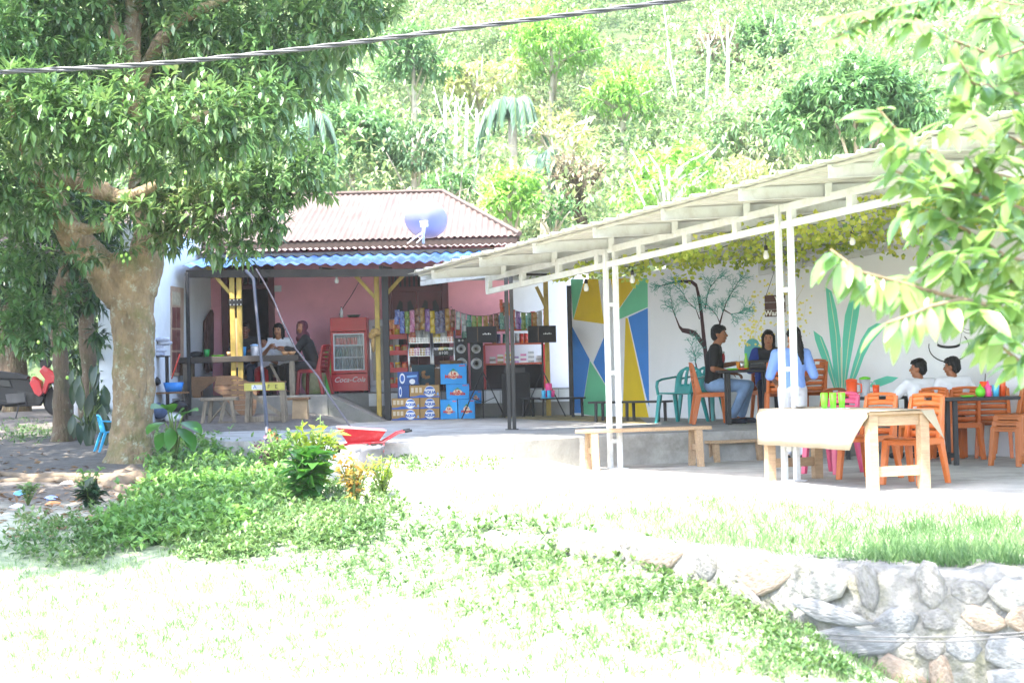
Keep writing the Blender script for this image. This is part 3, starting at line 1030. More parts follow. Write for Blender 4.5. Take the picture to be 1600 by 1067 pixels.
ribbon(cup, arc(988, 878, 78, 22, 175, 5, 18))
ribbon(cup, arc(990, 895, 140, 108, 190, -40, 9))
ribbon(cup, [z7(890, 690) + (0.8,), z7(905, 800) + (0.8,), z7(912, 880) + (0.8,)])
ribbon(cup, [z7(1090, 690) + (0.8,), z7(1080, 800) + (0.8,), z7(1066, 880) + (0.8,)])
ribbon(cup, arc(1130, 730, 65, 75, -70, 150, 4))
ribbon(cup, arc(1125, 735, 50, 45, -70, 140, 3))
for cx in (850, 915):
    ribbon(cup, arc(cx, 285 - (cx - 850) * 0.5, 13, 22, 180, 360, 8) + [z7(cx + 12, 330) + (1.8,), z7(cx - 4, 380) + (1.5,), z7(cx + 6, 430) + (1.2,)])
ribbon(cup, arc(1010, 330, 12, 26, 180, 350, 8))
cup.build('painted_cup', mt['black'], mwall, world=True)

# ================================================================== white metal canopy
CP1 = Vector((1.19, 21.05, 0))
CT = Vector((0.470, -0.883, 0)).normalized()     # along the truss towards the camera
CV = Vector((0.883, 0.470, 0)).normalized()      # along the purlins towards the wall
CS = 0.06                                        # fall across the roof towards the open side
def cp(t, o, z):
    p = CP1 + CT * t + CV * o
    return Vector((p.x, p.y, z))
tz_ = lambda t: 2.60 + 0.052 * t
canopy = thing('metal_canopy', 'white steel canopy with ribbed roof sheets over the patio', 'canopy', (CP1.x, CP1.y, 0))
def cpart(mb, name, mat=m_white_metal, parent=None, **k):
    return mb.build(name, mat, parent or canopy, world=True, **k)
T0, T1 = -3.2, 8.2
def truss(o, t0=T0):
    e = CS * o
    a = cpart(MB().beam(cp(t0, o, tz_(t0) + e), cp(T1, o, tz_(T1) + e), 0.05, 0.075), 'upper_chord', bevel=0.004)
    b = cpart(MB().beam(cp(t0, o, tz_(t0) - 0.17 + e), cp(T1, o, tz_(T1) - 0.17 + e), 0.05, 0.07), 'lower_chord', bevel=0.004)
    t = t0 + 0.05
    while t < T1:
        cpart(MB().beam(cp(t, o, tz_(t) - 0.17 + e), cp(t, o, tz_(t) + e), 0.085, 0.062, up=CV), 'spacer', m_white_metal, b)
        t += 0.95
truss(0.0)
truss(4.45)
for t in (0.0, 3.4, 7.6):
    h = tz_(t) + 0.03
    p0 = cpart(MB().beam(cp(t - 0.085, -0.03, 0.03), cp(t - 0.085, -0.03, h), 0.06, 0.05, up=CV), 'post', bevel=0.004)
    cpart(MB().beam(cp(t + 0.035, 0.03, 0.03), cp(t + 0.035, 0.03, h - 0.03), 0.06, 0.05, up=CV), 'post', bevel=0.004)
    for z in (0.35, 1.15, 1.95):
        cpart(MB().beam(cp(t - 0.06, 0.0, z), cp(t + 0.02, 0.0, z), 0.05, 0.045), 'spacer', m_white_metal, p0)
    cpart(MB().beam(cp(t - 0.09, 0, 0.034), cp(t + 0.14, 0, 0.034), 0.16, 0.012), 'base_plate', m_white_metal, p0)
k = 0
t = -2.72
while t < T1:
    z = tz_(t) + 0.085
    a, b = cp(t, -1.05, z - 0.02 - CS * 1.05), cp(t, 4.9, z - 0.02 + CS * 4.9)
    pu = MB()                                     # a lipped C-channel, open side up the slope
    pu.beam(a, b, 0.004, 0.12)
    pu.beam(a + CT * 0.025 + Vector((0, 0, 0.058)), b + CT * 0.025 + Vector((0, 0, 0.058)), 0.05, 0.004)
    pu.beam(a + CT * 0.025 - Vector((0, 0, 0.058)), b + CT * 0.025 - Vector((0, 0, 0.058)), 0.05, 0.004)
    q = cpart(pu, 'purlin')
    cpart(MB().beam(cp(t + 0.04, -0.02, z - 0.08), cp(t + 0.04, -0.02, z + 0.05), 0.07, 0.06), 'clip', m_white_metal, q)
    t += 1.36
    k += 1
# ribbed roof sheets laid side by side along the canopy; ribs run out to the long left edge
def sheet(t0, t1, o0, o1, dz, name='roof_sheet', par=canopy, zf=tz_):
    vs, fs, prof = [], [], []
    t = t0
    while t < t1 - 0.01:
        prof += [(t, 0.0), (t + 0.2, 0.0), (t + 0.22, 0.028), (t + 0.26, 0.028)]
        t += 0.28
    prof.append((t + 0.02, 0.0))
    for tt, h in prof:
        for o in (o0, o1):
            vs.append(cp(tt, o, zf(tt) + (0.13 + CS * o if par is canopy else 0.155) + h + dz))
    for i in range(len(prof) - 1):
        fs.append((2 * i, 2 * i + 1, 2 * i + 3, 2 * i + 2))
    ob = MB().add(vs, fs).build(name, m_sheet, par, world=True)
    sd = ob.modifiers.new('thick', 'SOLIDIFY')
    sd.thickness = 0.004
    return ob
i = 0
t = -3.2
while t < T1:
    sheet(t, t + 1.12, -1.16 - 0.03 * (i % 2), 4.9, 0.003 * (i % 2))
    t += 1.12
    i += 1
cpart(MB().beam(cp(-3.2, -0.98, tz_(-3.45) + 0.055), cp(T1, -0.98, tz_(T1) + 0.055), 0.05, 0.02), 'edge_trim', m_sheet)
# unseen flat roof added between canopy and house to shade the mural
rear = thing('added_shade_roof', 'unseen flat sheet roof added at the far end of the terrace to shade the mural', 'canopy', (2.5, 28, TZ))
zf2 = lambda t: 2.72
t = -9.6
while t < -3.4:
    sheet(t, t + 1.12, 1.9, 4.75, 0.003, par=rear, zf=zf2)
    t += 1.12
for t in (-9.2, -7.2, -5.2, -3.6):
    MB().beam(cp(t, 1.85, 2.81), cp(t, 4.7, 2.81), 0.05, 0.09).build('purlin', m_white_metal, rear, world=True)
MB().beam(cp(-9.4, 1.95, 2.72), cp(-3.5, 1.95, 2.72), 0.05, 0.08).build('side_beam', m_white_metal, rear, world=True)
# the dark steel post that carries the far corner
xq = ux(797, 24.6, 1.5)
pst = thing('steel_post', 'dark steel post on the terrace carrying the far corner of the white canopy', 'post', (xq, 24.6, TZ))
MB().bx(-0.06, -0.006, -0.05, 0.05, 0.01, 2.12).build('post_channel', m_black, pst, bevel=0.004)
MB().bx(0.006, 0.06, -0.05, 0.05, 0.01, 2.12).build('post_channel', m_black, pst, bevel=0.004)
MB().bx(-0.09, 0.09, -0.08, 0.08, 0, 0.01).build('base_plate', m_black, pst)
# ================================================================== vegetation
rng = np.random.default_rng(11)
L_MANGO = leafmat('mango_leaf', [(0.035, 0.085, 0.03), (0.06, 0.135, 0.045), (0.09, 0.18, 0.06), (0.13, 0.225, 0.075), (0.2, 0.23, 0.1)], 0.3, 0.3, 0.5, 0.7)
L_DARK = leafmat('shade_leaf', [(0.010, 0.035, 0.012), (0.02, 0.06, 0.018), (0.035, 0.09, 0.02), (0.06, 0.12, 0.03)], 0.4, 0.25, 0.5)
L_NEAR = leafmat('near_leaf', [(0.06, 0.14, 0.05), (0.10, 0.2, 0.06), (0.17, 0.28, 0.08), (0.28, 0.36, 0.13)], 0.22, 0.4, 1.2, 0.7)
L_WEED = leafmat('weed_leaf', [(0.05, 0.14, 0.035), (0.09, 0.21, 0.05), (0.16, 0.30, 0.08), (0.27, 0.36, 0.15)], 0.5, 0.4, 0.8)
L_GRASS = leafmat('grass_blade', [(0.05, 0.115, 0.035), (0.09, 0.18, 0.06), (0.16, 0.25, 0.1), (0.28, 0.32, 0.2)], 0.6, 0.4, 0.6)
L_BIG = leafmat('broad_leaf', [(0.03, 0.11, 0.025), (0.05, 0.17, 0.03), (0.10, 0.26, 0.05)], 0.35, 0.4, 2.0)
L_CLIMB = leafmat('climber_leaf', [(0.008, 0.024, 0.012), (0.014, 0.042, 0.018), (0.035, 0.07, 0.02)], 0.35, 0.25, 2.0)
def np3(v): return np.array((v.x, v.y, v.z))
def pclumps(lst):
    """(u, v, Y, radius in px [, squash]) -> clumps in the world"""
    o = []
    for c in lst:
        p = at(c[0], c[1], c[2])
        r = c[3] / pxm(c[2])
        sq = c[4] if len(c) > 4 else 0.8
        o.append((np3(p), (r, r * 1.1, r * sq)))
    return o
def limb(mb, pts, r, n=10, wob=0.07, sub=4):
    """smooth tapering limb through pixel points (u, v, Y)"""
    P = [at(*p) for p in pts]
    out, rr = [], []
    for i in range(len(P) - 1):
        p0, p1, p2, p3 = P[max(i - 1, 0)], P[i], P[i + 1], P[min(i + 2, len(P) - 1)]
        for j in range(sub):
            t = j / sub
            q = 0.5 * ((2 * p1) + (p2 - p0) * t + (2 * p0 - 5 * p1 + 4 * p2 - p3) * t * t + (-p0 + 3 * p1 - 3 * p2 + p3) * t ** 3)
            out.append(q)
            rr.append(r[i] + (r[i + 1] - r[i]) * t)
    out.append(P[-1]); rr.append(r[-1])
    mb.tube(out, rr, n, wob=wob)
    return out
# ---- the big mango tree on the left
MT_Y = 22.6
base = at(205, 726, MT_Y)
mango = thing('mango_tree', 'big old mango tree with a thick lichen-spotted trunk standing left of the veranda', 'tree', (base.x, base.y, gz(base.x, base.y)))
tb = MB()
limb(tb, [(203, 745, MT_Y), (204, 722, MT_Y), (205, 690, MT_Y), (208, 620, MT_Y), (210, 540, MT_Y), (207, 470, MT_Y), (204, 430, MT_Y), (206, 395, MT_Y)],
     [0.48, 0.35, 0.275, 0.255, 0.265, 0.285, 0.34, 0.25], 18, 0.03, 5)
limb(tb, [(198, 470, MT_Y), (165, 425, MT_Y), (125, 385, MT_Y - 0.2), (92, 335, MT_Y - 0.4), (62, 280, MT_Y - 0.5), (40, 215, MT_Y - 0.7), (10, 120, MT_Y - 1)], [0.27, 0.24, 0.2, 0.18, 0.16, 0.13, 0.09], 12)
limb(tb, [(212, 460, MT_Y), (226, 410, MT_Y), (232, 360, MT_Y + 0.1), (222, 290, MT_Y + 0.2), (212, 200, MT_Y + 0.2), (205, 90, MT_Y), (215, -60, MT_Y)], [0.28, 0.24, 0.2, 0.17, 0.15, 0.13, 0.1], 12)
limb(tb, [(60, 275, MT_Y - 0.5), (105, 278, MT_Y - 1), (150, 292, MT_Y - 1.3), (186, 308, MT_Y - 1.5), (225, 300, MT_Y - 1.7), (270, 270, MT_Y - 1.9)], [0.14, 0.13, 0.12, 0.10, 0.07, 0.03], 10)
limb(tb, [(92, 335, MT_Y - 0.4), (115, 352, MT_Y - 1.1), (150, 358, MT_Y - 1.4), (190, 335, MT_Y - 1.5), (240, 300, MT_Y - 1.6)], [0.07, 0.07, 0.065, 0.06, 0.03], 9)
limb(tb, [(60, 280, MT_Y - 0.5), (20, 275, MT_Y - 0.6), (-40, 285, MT_Y - 0.6)], [0.11, 0.1, 0.09], 9)
limb(tb, [(230, 385, MT_Y), (290, 350, MT_Y - 0.6), (360, 320, MT_Y - 1.1), (440, 290, MT_Y - 1.4)], [0.13, 0.09, 0.06, 0.03], 8)
limb(tb, [(212, 150, MT_Y), (240, 80, MT_Y - 0.6), (300, 20, MT_Y - 1), (420, -20, MT_Y - 1.2)], [0.1, 0.09, 0.07, 0.04], 8)
limb(tb, [(205, 110, MT_Y), (175, 40, MT_Y - 0.2), (160, -60, MT_Y - 0.4)], [0.11, 0.09, 0.07], 8)
limb(tb, [(214, 240, MT_Y + 0.1), (300, 190, MT_Y - 0.8), (390, 160, MT_Y - 1.2)], [0.08, 0.06, 0.03], 8)
trunk = tb.build('trunk', m_bark, mango, smooth=True, world=True)
def bark_relief(o, lv=2, big=0.09, fine=0.03):
    ss = o.modifiers.new('subdivide', 'SUBSURF'); ss.levels = lv; ss.render_levels = lv
    for nm, sc, st in (('bark_lumps', 0.32, big), ('bark_ridges', 0.07, fine)):
        tx = bpy.data.textures.get(nm) or bpy.data.textures.new(nm, 'CLOUDS')
        tx.noise_scale = sc; tx.noise_depth = 3
        d = o.modifiers.new(nm, 'DISPLACE'); d.texture = tx; d.strength = st; d.mid_level = 0.5; d.texture_coords = 'LOCAL'
bark_relief(trunk)
# roots snaking over the soil
def root(pts, r):
    mb = MB()
    P = []
    for (u, v) in pts:
        z = 0.1
        for _ in range(6):
            p = onz(u, v, z); z = gz(p.x, p.y)
        P.append(Vector((p.x, p.y, z + 0.01)))
    out, rr = [], []
    for i in range(len(P) - 1):
        for j in range(4):
            out.append(P[i].lerp(P[i + 1], j / 4) + Vector((random.uniform(-.02, .02), random.uniform(-.03, .03), random.uniform(-.01, .015))))
            rr.append(r[i] + (r[i + 1] - r[i]) * j / 4)
    out.append(P[-1]); rr.append(r[-1])
    mb.tube(out, rr, 8, wob=0.12)
    mb.build('root', M('root_bark', hx('6d5f4e'), 0.95, 0.3, 5, 0.6, 14), mango, smooth=True, world=True)
root([(190, 722), (150, 740), (110, 742), (60, 748), (0, 742), (-60, 750)], [0.13, 0.08, 0.055, 0.05, 0.04, 0.04])
root([(198, 728), (150, 752), (100, 755), (40, 752), (-20, 760)], [0.11, 0.06, 0.045, 0.04, 0.025])
root([(205, 730), (215, 750), (222, 765)], [0.15, 0.09, 0.04])
root([(212, 728), (235, 745), (245, 750)], [0.14, 0.07, 0.03])
root([(195, 730), (185, 755), (180, 770)], [0.14, 0.07, 0.03])
root([(170, 768), (200, 775), (238, 775)], [0.07, 0.06, 0.03])
crown = pclumps([
    (300, 335, 21.4, 58), (365, 325, 21, 58), (415, 318, 21, 44), (440, 275, 21, 52), (488, 258, 21, 42), (350, 268, 21, 64), (270, 285, 21.4, 52), (335, 383, 21.2, 30), (398, 378, 21, 26), (262, 372, 21.6, 32), (372, 392, 21, 22), (425, 352, 21, 26), (240, 330, 21.6, 36), (510, 290, 21, 20),
    (100, 180, 18.9, 74), (200, 185, 18.8, 74), (300, 170, 18.9, 74), (380, 195, 19.2, 58), (425, 155, 19.3, 44), (30, 150, 18.9, 70), (60, 235, 19.4, 46), (150, 240, 19.3, 48), (440, 215, 19.8, 34), (250, 245, 19.5, 46), (320, 225, 19.3, 50),
    (60, 60, 21.4, 86), (330, 55, 21.8, 86), (440, 45, 21.6, 74), (535, 25, 21.6, 60), (595, 5, 21.6, 36), (110, 15, 21.4, 80), (265, 15, 22.8, 56), (455, 105, 21.4, 36), (160, 100, 21, 50), (390, 100, 21.2, 50), (560, 62, 21.6, 24), (20, 100, 20.6, 40),
    (95, 315, 20.6, 30), (160, 345, 20.6, 24), (20, 300, 20.8, 44), (130, 400, 21.4, 22), (60, 340, 20.6, 26), (215, 330, 20.8, 28), (200, 385, 21.6, 18),
    (20, 330, 22, 54), (50, 395, 22.4, 44), (-60, 250, 21, 90), (-60, 60, 20, 120),
    (20, 430, 21.6, 38), (50, 480, 21.4, 42), (25, 515, 21.2, 40), (80, 515, 21.2, 34), (112, 470, 22, 26), (60, 545, 21.2, 20)])
crown_out = pclumps([(100, -150, 22, 130), (300, -150, 22.5, 130), (480, -110, 22, 100), (-200, 60, 20.5, 130), (200, -330, 23, 180), (420, -300, 23, 150)])
for (x, y, z, r) in ((-6.8, 15.0, 6.4, 1.5), (-5.2, 14.6, 6.3, 1.4), (-7.6, 16.4, 6.4, 1.3), (-9.2, 16.5, 6.4, 1.5), (-8.6, 18.4, 6.2, 1.3), (-10.6, 18.5, 6.2, 1.5), (-8.4, 13.0, 6.6, 1.5), (-10.2, 14.6, 6.6, 1.5), (-5.6, 13.0, 6.5, 1.2), (-8.5, 14.5, 6.4, 1.6), (-6.6, 13.4, 6.5, 1.4), (-9.5, 20, 5.6, 2.0), (-8.5, 23, 5.2, 2.0), (-6, 24.5, 5.6, 2.0), (-3.5, 24.0, 6.0, 1.8)):
    crown_out.append((np.array((x, y, z)), (r, r, r * 0.7)))
for (x, y, z, r) in ((-6.4, 20.5, 9.2, 1.5), (-4.6, 20.8, 9.6, 1.5), (-3.0, 20.6, 9.4, 1.4), (-6.6, 23.5, 9.6, 1.7), (-4.6, 23.6, 9.8, 1.7), (-2.6, 23.4, 9.6, 1.6), (-6.2, 26.4, 9.8, 1.7), (-4.2, 26.4, 9.8, 1.7), (-2.3, 26.2, 9.6, 1.5), (-5.4, 28.4, 9.6, 1.3), (-3.3, 28.2, 9.6, 1.3), (-10.5, 22, 6.8, 1.6), (-11.5, 25, 7.2, 1.8), (-10.6, 28, 7.6, 1.7), (-12, 30, 7.6, 1.8), (-10.2, 31.5, 7.8, 1.4), (-8.1, 26.5, 8.6, 1.5), (-7.6, 24.4, 8.8, 1.3), (-5.6, 22, 10.4, 1.6), (-3.6, 25, 10.4, 1.6), (-1.4, 24.6, 9.6, 1.1)):
    crown_out.append((np.array((x, y, z)), (r, r, r * 0.6)))
P, O = clump_points(rng, crown, 34, 0.5)
A = whorls(rng, P, O, 8, 0.17, 0.054, 0.9, 0.22, 0.3, 0.18)
P2, O2 = clump_points(rng, crown_out, 13, 0.4)
B = whorls(rng, P2, O2, 7, 0.30, 0.09, 0.85, 0.25, 0.5, 0.18)
V, F = join_arrays([A, B])
npmesh('crown', V, F, L_MANGO, mango, world=True)
# small green fruit on pale stalks
for (u, v) in [(107, 295), (85, 310), (190, 400), (197, 398), (203, 404), (193, 408), (120, 190), (215, 205), (270, 185), (150, 250), (95, 243), (290, 270), (65, 505), (60, 535), (105, 590), (345, 250)]:
    MB().ell(at(u, v, 18.6 if v < 300 else 20.6), (0.018, 0.018, 0.024), 8, 6).build('fruit', M('green_mango', (0.22, 0.38, 0.06), 0.35, 0.1), mango, smooth=True, world=True)

# ---- the trees further back on the left
def side_tree(label, pts, rad, clumps, dens, L, W, mat, bark, name='shade_tree'):
    p = at(*pts[0])
    t = thing(name, label, 'tree', (p.x, p.y, gz(p.x, p.y)), group='shade trees left of the house')
    mb = MB()
    limb(mb, pts, rad, 10, 0.1)
    bark_relief(mb.build('trunk', bark, t, smooth=True, world=True), 1)
    P, O = clump_points(rng, pclumps(clumps), dens, 0.3)
    V, F = whorls(rng, P, O, 7, L, W, 0.85, 0.25, 0.5, 0.18)
    npmesh('crown', V, F, mat, t, world=True)
    return t
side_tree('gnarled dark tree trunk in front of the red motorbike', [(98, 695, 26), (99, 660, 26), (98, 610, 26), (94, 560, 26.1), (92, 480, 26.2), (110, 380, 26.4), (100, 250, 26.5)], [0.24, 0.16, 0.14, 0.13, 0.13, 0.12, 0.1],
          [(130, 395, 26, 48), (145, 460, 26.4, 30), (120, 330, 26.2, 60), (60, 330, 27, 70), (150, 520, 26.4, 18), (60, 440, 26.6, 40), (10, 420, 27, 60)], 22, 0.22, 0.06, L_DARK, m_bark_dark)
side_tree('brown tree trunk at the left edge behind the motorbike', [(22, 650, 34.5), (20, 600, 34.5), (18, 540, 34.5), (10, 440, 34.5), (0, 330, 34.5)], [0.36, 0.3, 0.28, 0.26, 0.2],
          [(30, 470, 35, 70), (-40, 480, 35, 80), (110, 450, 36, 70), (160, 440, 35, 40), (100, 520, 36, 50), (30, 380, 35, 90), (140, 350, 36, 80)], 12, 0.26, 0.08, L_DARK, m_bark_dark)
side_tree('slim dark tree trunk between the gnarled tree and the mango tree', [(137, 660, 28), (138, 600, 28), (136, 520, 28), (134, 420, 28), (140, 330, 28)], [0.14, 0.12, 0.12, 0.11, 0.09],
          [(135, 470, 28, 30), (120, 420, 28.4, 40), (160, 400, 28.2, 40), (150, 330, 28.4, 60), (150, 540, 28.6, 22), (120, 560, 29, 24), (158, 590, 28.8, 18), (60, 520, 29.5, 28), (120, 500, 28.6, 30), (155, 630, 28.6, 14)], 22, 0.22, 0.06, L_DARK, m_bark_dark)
# climber with long hanging leaves
def leafplant(name, label, cat, base, leaves, mat, L, W, droop, stem_r=0.012, group=None, segs=2, fold=0.15, stemmat=m_stem):
    """leaves: (root offset, direction) pairs in world space"""
    t = thing(name, label, cat, base, group=group)
    P = np.array([np3(Vector(b)) for b, d in leaves])
    D = np.array([np3(Vector(d)) for b, d in leaves])
    U = np.tile(np.array([[0, -0.55, 1.0]]), (len(P), 1)) + rng.normal(size=(len(P), 3)) * 0.2
    Ls = L * rng.uniform(0.75, 1.15, len(P))
    V, F = leaf_arrays(P, D, U, Ls, Ls * W, fold=fold, droop=droop, segs=segs)
    for k in range(len(P)):
        nv = len(V) // len(P)
        nf = len(F) // len(P)
        npmesh('leaf', V[k * nv:(k + 1) * nv], F[k * nf:(k + 1) * nf] - k * nv, mat, t, world=True, smooth=True)
    mb = MB()
    bz = Vector(base)
    for b, d in leaves:
        b = Vector(b)
        m_ = bz.lerp(b, 0.5) + Vector((0, 0, 0.25 * (b - bz).length))
        mb.tube([bz, m_, b], [stem_r, stem_r * 0.8, stem_r * 0.5], 6)
    mb.build('stem', stemmat, t, smooth=True, world=True)
    return t
lv = []
for i in range(30):
    u, v = random.uniform(112, 165), random.uniform(565, 665)
    lv.append((at(u, v, 25.2 + random.uniform(-0.2, 0.3)), (random.uniform(-0.35, 0.35), -0.25, -1)))
b_ = at(140, 690, 25.4)
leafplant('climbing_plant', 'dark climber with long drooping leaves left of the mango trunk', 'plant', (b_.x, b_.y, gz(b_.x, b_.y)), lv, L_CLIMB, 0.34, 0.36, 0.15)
# dumb cane at the foot of the trunk
cb = at(272, 706, 21.9)
lv = []
for (u, v, du, dv) in ((262, 640, -22, -12), (268, 645, -8, -24), (285, 650, 26, -24), (282, 660, 38, 6), (278, 668, 32, 26), (268, 668, -4, 38), (258, 660, -28, 6), (275, 655, 10, -34), (290, 672, 20, 40), (255, 675, -12, 30)):
    a, c = at(u, v, 21.7), at(u + du, v + dv, 21.3)
    lv.append((a, c - a))
leafplant('dumb_cane', 'dumb cane with broad pale-veined leaves beside the mango trunk', 'plant', (cb.x, cb.y, gz(cb.x, cb.y)), lv, L_BIG, 0.40, 0.46, 0.22, 0.016)

# ---- small flowering plants in front of the wheelbarrow
def on_ground(u, v):
    z = 0.1
    for _ in range(8):
        p = onz(u, v, z); z = gz(p.x, p.y)
    return Vector((p.x, p.y, z))
def shrub(label, u, v, h, n, L, W, mat, spread, cat='plant', name='garden_plant', flower=None, group='potted and bedded plants by the wheelbarrow', Y=None, mid=0.5):
    g = on_ground(u, v)
    t = thing(name, label, cat, g, group=group)
    mb = MB()
    Ps, Ds = [], []
    for i in range(n):
        a = random.uniform(0, 6.283)
        top = g + Vector((math.cos(a) * spread * random.uniform(0.2, 1), math.sin(a) * spread * random.uniform(0.2, 1), h * random.uniform(0.6, 1.0)))
        c = g.lerp(top, 0.5) + Vector((0, 0, h * 0.12))
        mb.tube([g, c, top], [0.009, 0.007, 0.003], 5)
        for k in range(17):
            tt = random.uniform(0.2, 1.0)
            q = (g.lerp(c, tt * 2) if tt < 0.5 else c.lerp(top, tt * 2 - 1))
            Ps.append(np3(q)); Ds.append((random.uniform(-1, 1), random.uniform(-1, 1), random.uniform(-0.2, 0.7)))
    mb.build('stem', m_stem, t, smooth=True, world=True)
    P, D = np.array(Ps), np.array(Ds)
    U = np.tile(np.array([[0, 0, 1.0]]), (len(P), 1)) + rng.normal(size=(len(P), 3)) * 0.3
    Ls = L * rng.uniform(0.6, 1.2, len(P))
    V, F = leaf_arrays(P, D, U, Ls, Ls * W, droop=0.25, fold=0.15)
    npmesh('foliage', V, F, mat, t, world=True)
    if flower:
        fb = MB()
        for i in range(16):
            q = Vector(Ps[random.randrange(len(Ps))]) + Vector((random.uniform(-.05, .05), random.uniform(-.06, 0), 0.04))
            for s in range(5):
                a = s * 1.2566
                e = Vector((math.cos(a), -0.35, math.sin(a))) * 0.022
                f_ = Vector((math.cos(a + 0.55), -0.35, math.sin(a + 0.55))) * 0.016
                h_ = Vector((math.cos(a - 0.55), -0.35, math.sin(a - 0.55))) * 0.016
                fb.add([q, q + f_, q + e, q + h_], [(0, 1, 2, 3)])
        fb.build('blossom', flower, t, world=True)
    return t
L_YG = leafmat('yellow_green_leaf', [(0.12, 0.22, 0.03), (0.22, 0.32, 0.05), (0.34, 0.38, 0.08)], 0.45, 0.45, 1.5)
L_PURP = leafmat('purple_leaf', [(0.05, 0.015, 0.04), (0.09, 0.03, 0.06), (0.12, 0.08, 0.06)], 0.5, 0.25, 1.5)
fw = M('white_petal', (0.7, 0.7, 0.62), 0.6, 0.05)
fo = M('orange_petal', (0.62, 0.16, 0.04), 0.6, 0.1)
fp = M('pink_petal', (0.55, 0.18, 0.3), 0.6, 0.1)
shrub('yellow-green leafy plant, tallest of the bed left of the wheelbarrow', 490, 746, 0.80, 22, 0.14, 0.42, L_YG, 0.30)
shrub('broad-leaved green plant in front of the yellow-green one', 474, 754, 0.55, 14, 0.2, 0.5, L_BIG, 0.26)
shrub('white-flowered plant at the lower middle of the bed', 480, 766, 0.38, 16, 0.07, 0.5, L_WEED, 0.24, flower=fw)
shrub('slender sprig rising above the bed behind the yellow-green plant', 503, 738, 0.95, 4, 0.06, 0.45, L_WEED, 0.04)
shrub('purple-leaved plant left of the yellow-green plant', 424, 742, 0.42, 16, 0.08, 0.5, L_PURP, 0.24, flower=fp)
shrub('orange-flowered thin plant behind the purple-leaved plant', 440, 734, 0.5, 12, 0.07, 0.4, L_WEED, 0.22, flower=fo)
shrub('low bushy plant with tiny leaves right of the grey bags', 598, 742, 0.42, 18, 0.06, 0.4, L_YG, 0.24)
shrub('orange-leaved plant in front of the wheelbarrow tray', 552, 750, 0.5, 16, 0.1, 0.35, leafmat('croton_leaf', [(0.2, 0.2, 0.04), (0.32, 0.24, 0.05), (0.4, 0.14, 0.05)], 0.5, 0.35, 2), 0.28)
shrub('dark green bush at the left end of the bed', 436, 766, 0.48, 24, 0.07, 0.5, L_WEED, 0.34)
shrub('rosette of dark leaves at the foot of the mango tree', 140, 800, 0.22, 7, 0.16, 0.42, L_CLIMB, 0.16, group='weeds under the mango tree')
shrub('bright feathery weed in front of the mango roots', 138, 785, 0.36, 9, 0.08, 0.35, L_WEED, 0.16, group='weeds under the mango tree')
shrub('leafy sapling behind the tree roots, near the motorbike', 118, 668, 0.5, 6, 0.16, 0.4, L_WEED, 0.25, group='weeds under the mango tree')
shrub('pale dry weed at the left edge of the shaded soil', 45, 862, 0.26, 8, 0.07, 0.4, L_GRASS, 0.14, group='weeds under the mango tree')

# ---- weeds, grass and fallen leaves: nobody could count them
def ground_many(u, v):
    u = np.asarray(u, float); v = np.asarray(v, float)
    fx, rx, ux_ = (np.array((q.x, q.y, q.z)) for q in (_f, _r, _u))
    D = fx[None] + rx[None] * ((u - 800) / FPX)[:, None] - ux_[None] * ((v - 533.5) / FPX)[:, None]
    z = np.zeros(len(u))
    for _ in range(14):
        t = (z - CAM.z) / D[:, 2]
        X, Y = D[:, 0] * t, D[:, 1] * t
        z = 0.5 * z + 0.5 * ground_z(X, Y)
    return np.stack([X, Y, ground_z(X, Y)], axis=1)
def in_poly(u, v, poly):
    c = np.zeros(len(u), bool)
    j = len(poly) - 1
    for i in range(len(poly)):
        (xi, yi), (xj, yj) = poly[i], poly[j]
        c ^= ((yi > v) != (yj > v)) & (u < (xj - xi) * (v - yi) / (yj - yi + 1e-9) + xi)
        j = i
    return c
def scatter(poly, n):
    us = [p[0] for p in poly]; vs = [p[1] for p in poly]
    u = rng.uniform(min(us), max(us), n); v = rng.uniform(min(vs), max(vs), n)
    k = in_poly(u, v, poly)
    u, v = u[k], v[k]
    return ground_many(u + rng.normal(0, 14, len(u)), v + rng.normal(0, 5, len(v)))
L_WEED_SUN = leafmat('weed_leaf_sun', [(0.035, 0.09, 0.025), (0.065, 0.14, 0.04), (0.11, 0.2, 0.06), (0.2, 0.26, 0.11)], 0.5, 0.35, 0.8)  # copy of the weed leaf colours, darkened for the patches in full sun
parts = []
def weeds(poly, n, h, L, W, k=7, drop=0.3):
    P = scatter(poly, n)
    w_ = 0.5 + 0.5 * np.sin(P[:, 0] * 5.1 + 1.7 * np.sin(P[:, 1] * 2.3)) * np.sin(P[:, 1] * 3.3 + P[:, 0])
    P = P[rng.random(len(P)) < 0.35 + 0.65 * w_]
    P[:, 2] += rng.uniform(0.02, h, len(P)) * rng.uniform(0.4, 1, len(P))
    O = np.tile(np.array([[0, -0.1, 1.0]]), (len(P), 1))
    parts.append(whorls(rng, P, O, k, L, W, 0.95, 0.25, 0.3, 0.15))
weeds([(228, 690), (330, 690), (420, 730), (470, 770), (380, 830), (230, 858), (150, 850), (210, 790), (240, 750)], 5200, 0.20, 0.085, 0.042)
V, F = join_arrays(parts)
tag(npmesh('ground_cover', V, F, L_WEED), 'dense green weeds on the shaded bank at the foot of the mango tree', 'weeds', kind='stuff')
parts = []
weeds([(330, 760), (600, 760), (640, 800), (560, 850), (300, 880), (250, 850)], 4200, 0.10, 0.055, 0.026)
weeds([(420, 800), (640, 790), (900, 850), (1150, 930), (1330, 1000), (1250, 1060), (900, 1010), (600, 930), (350, 880)], 4200, 0.06, 0.045, 0.018, 6)
weeds([(20, 820), (200, 790), (240, 850), (120, 885), (20, 870)], 900, 0.1, 0.07, 0.03)
weeds([(0, 662), (90, 662), (100, 690), (0, 690)], 300, 0.05, 0.07, 0.02)
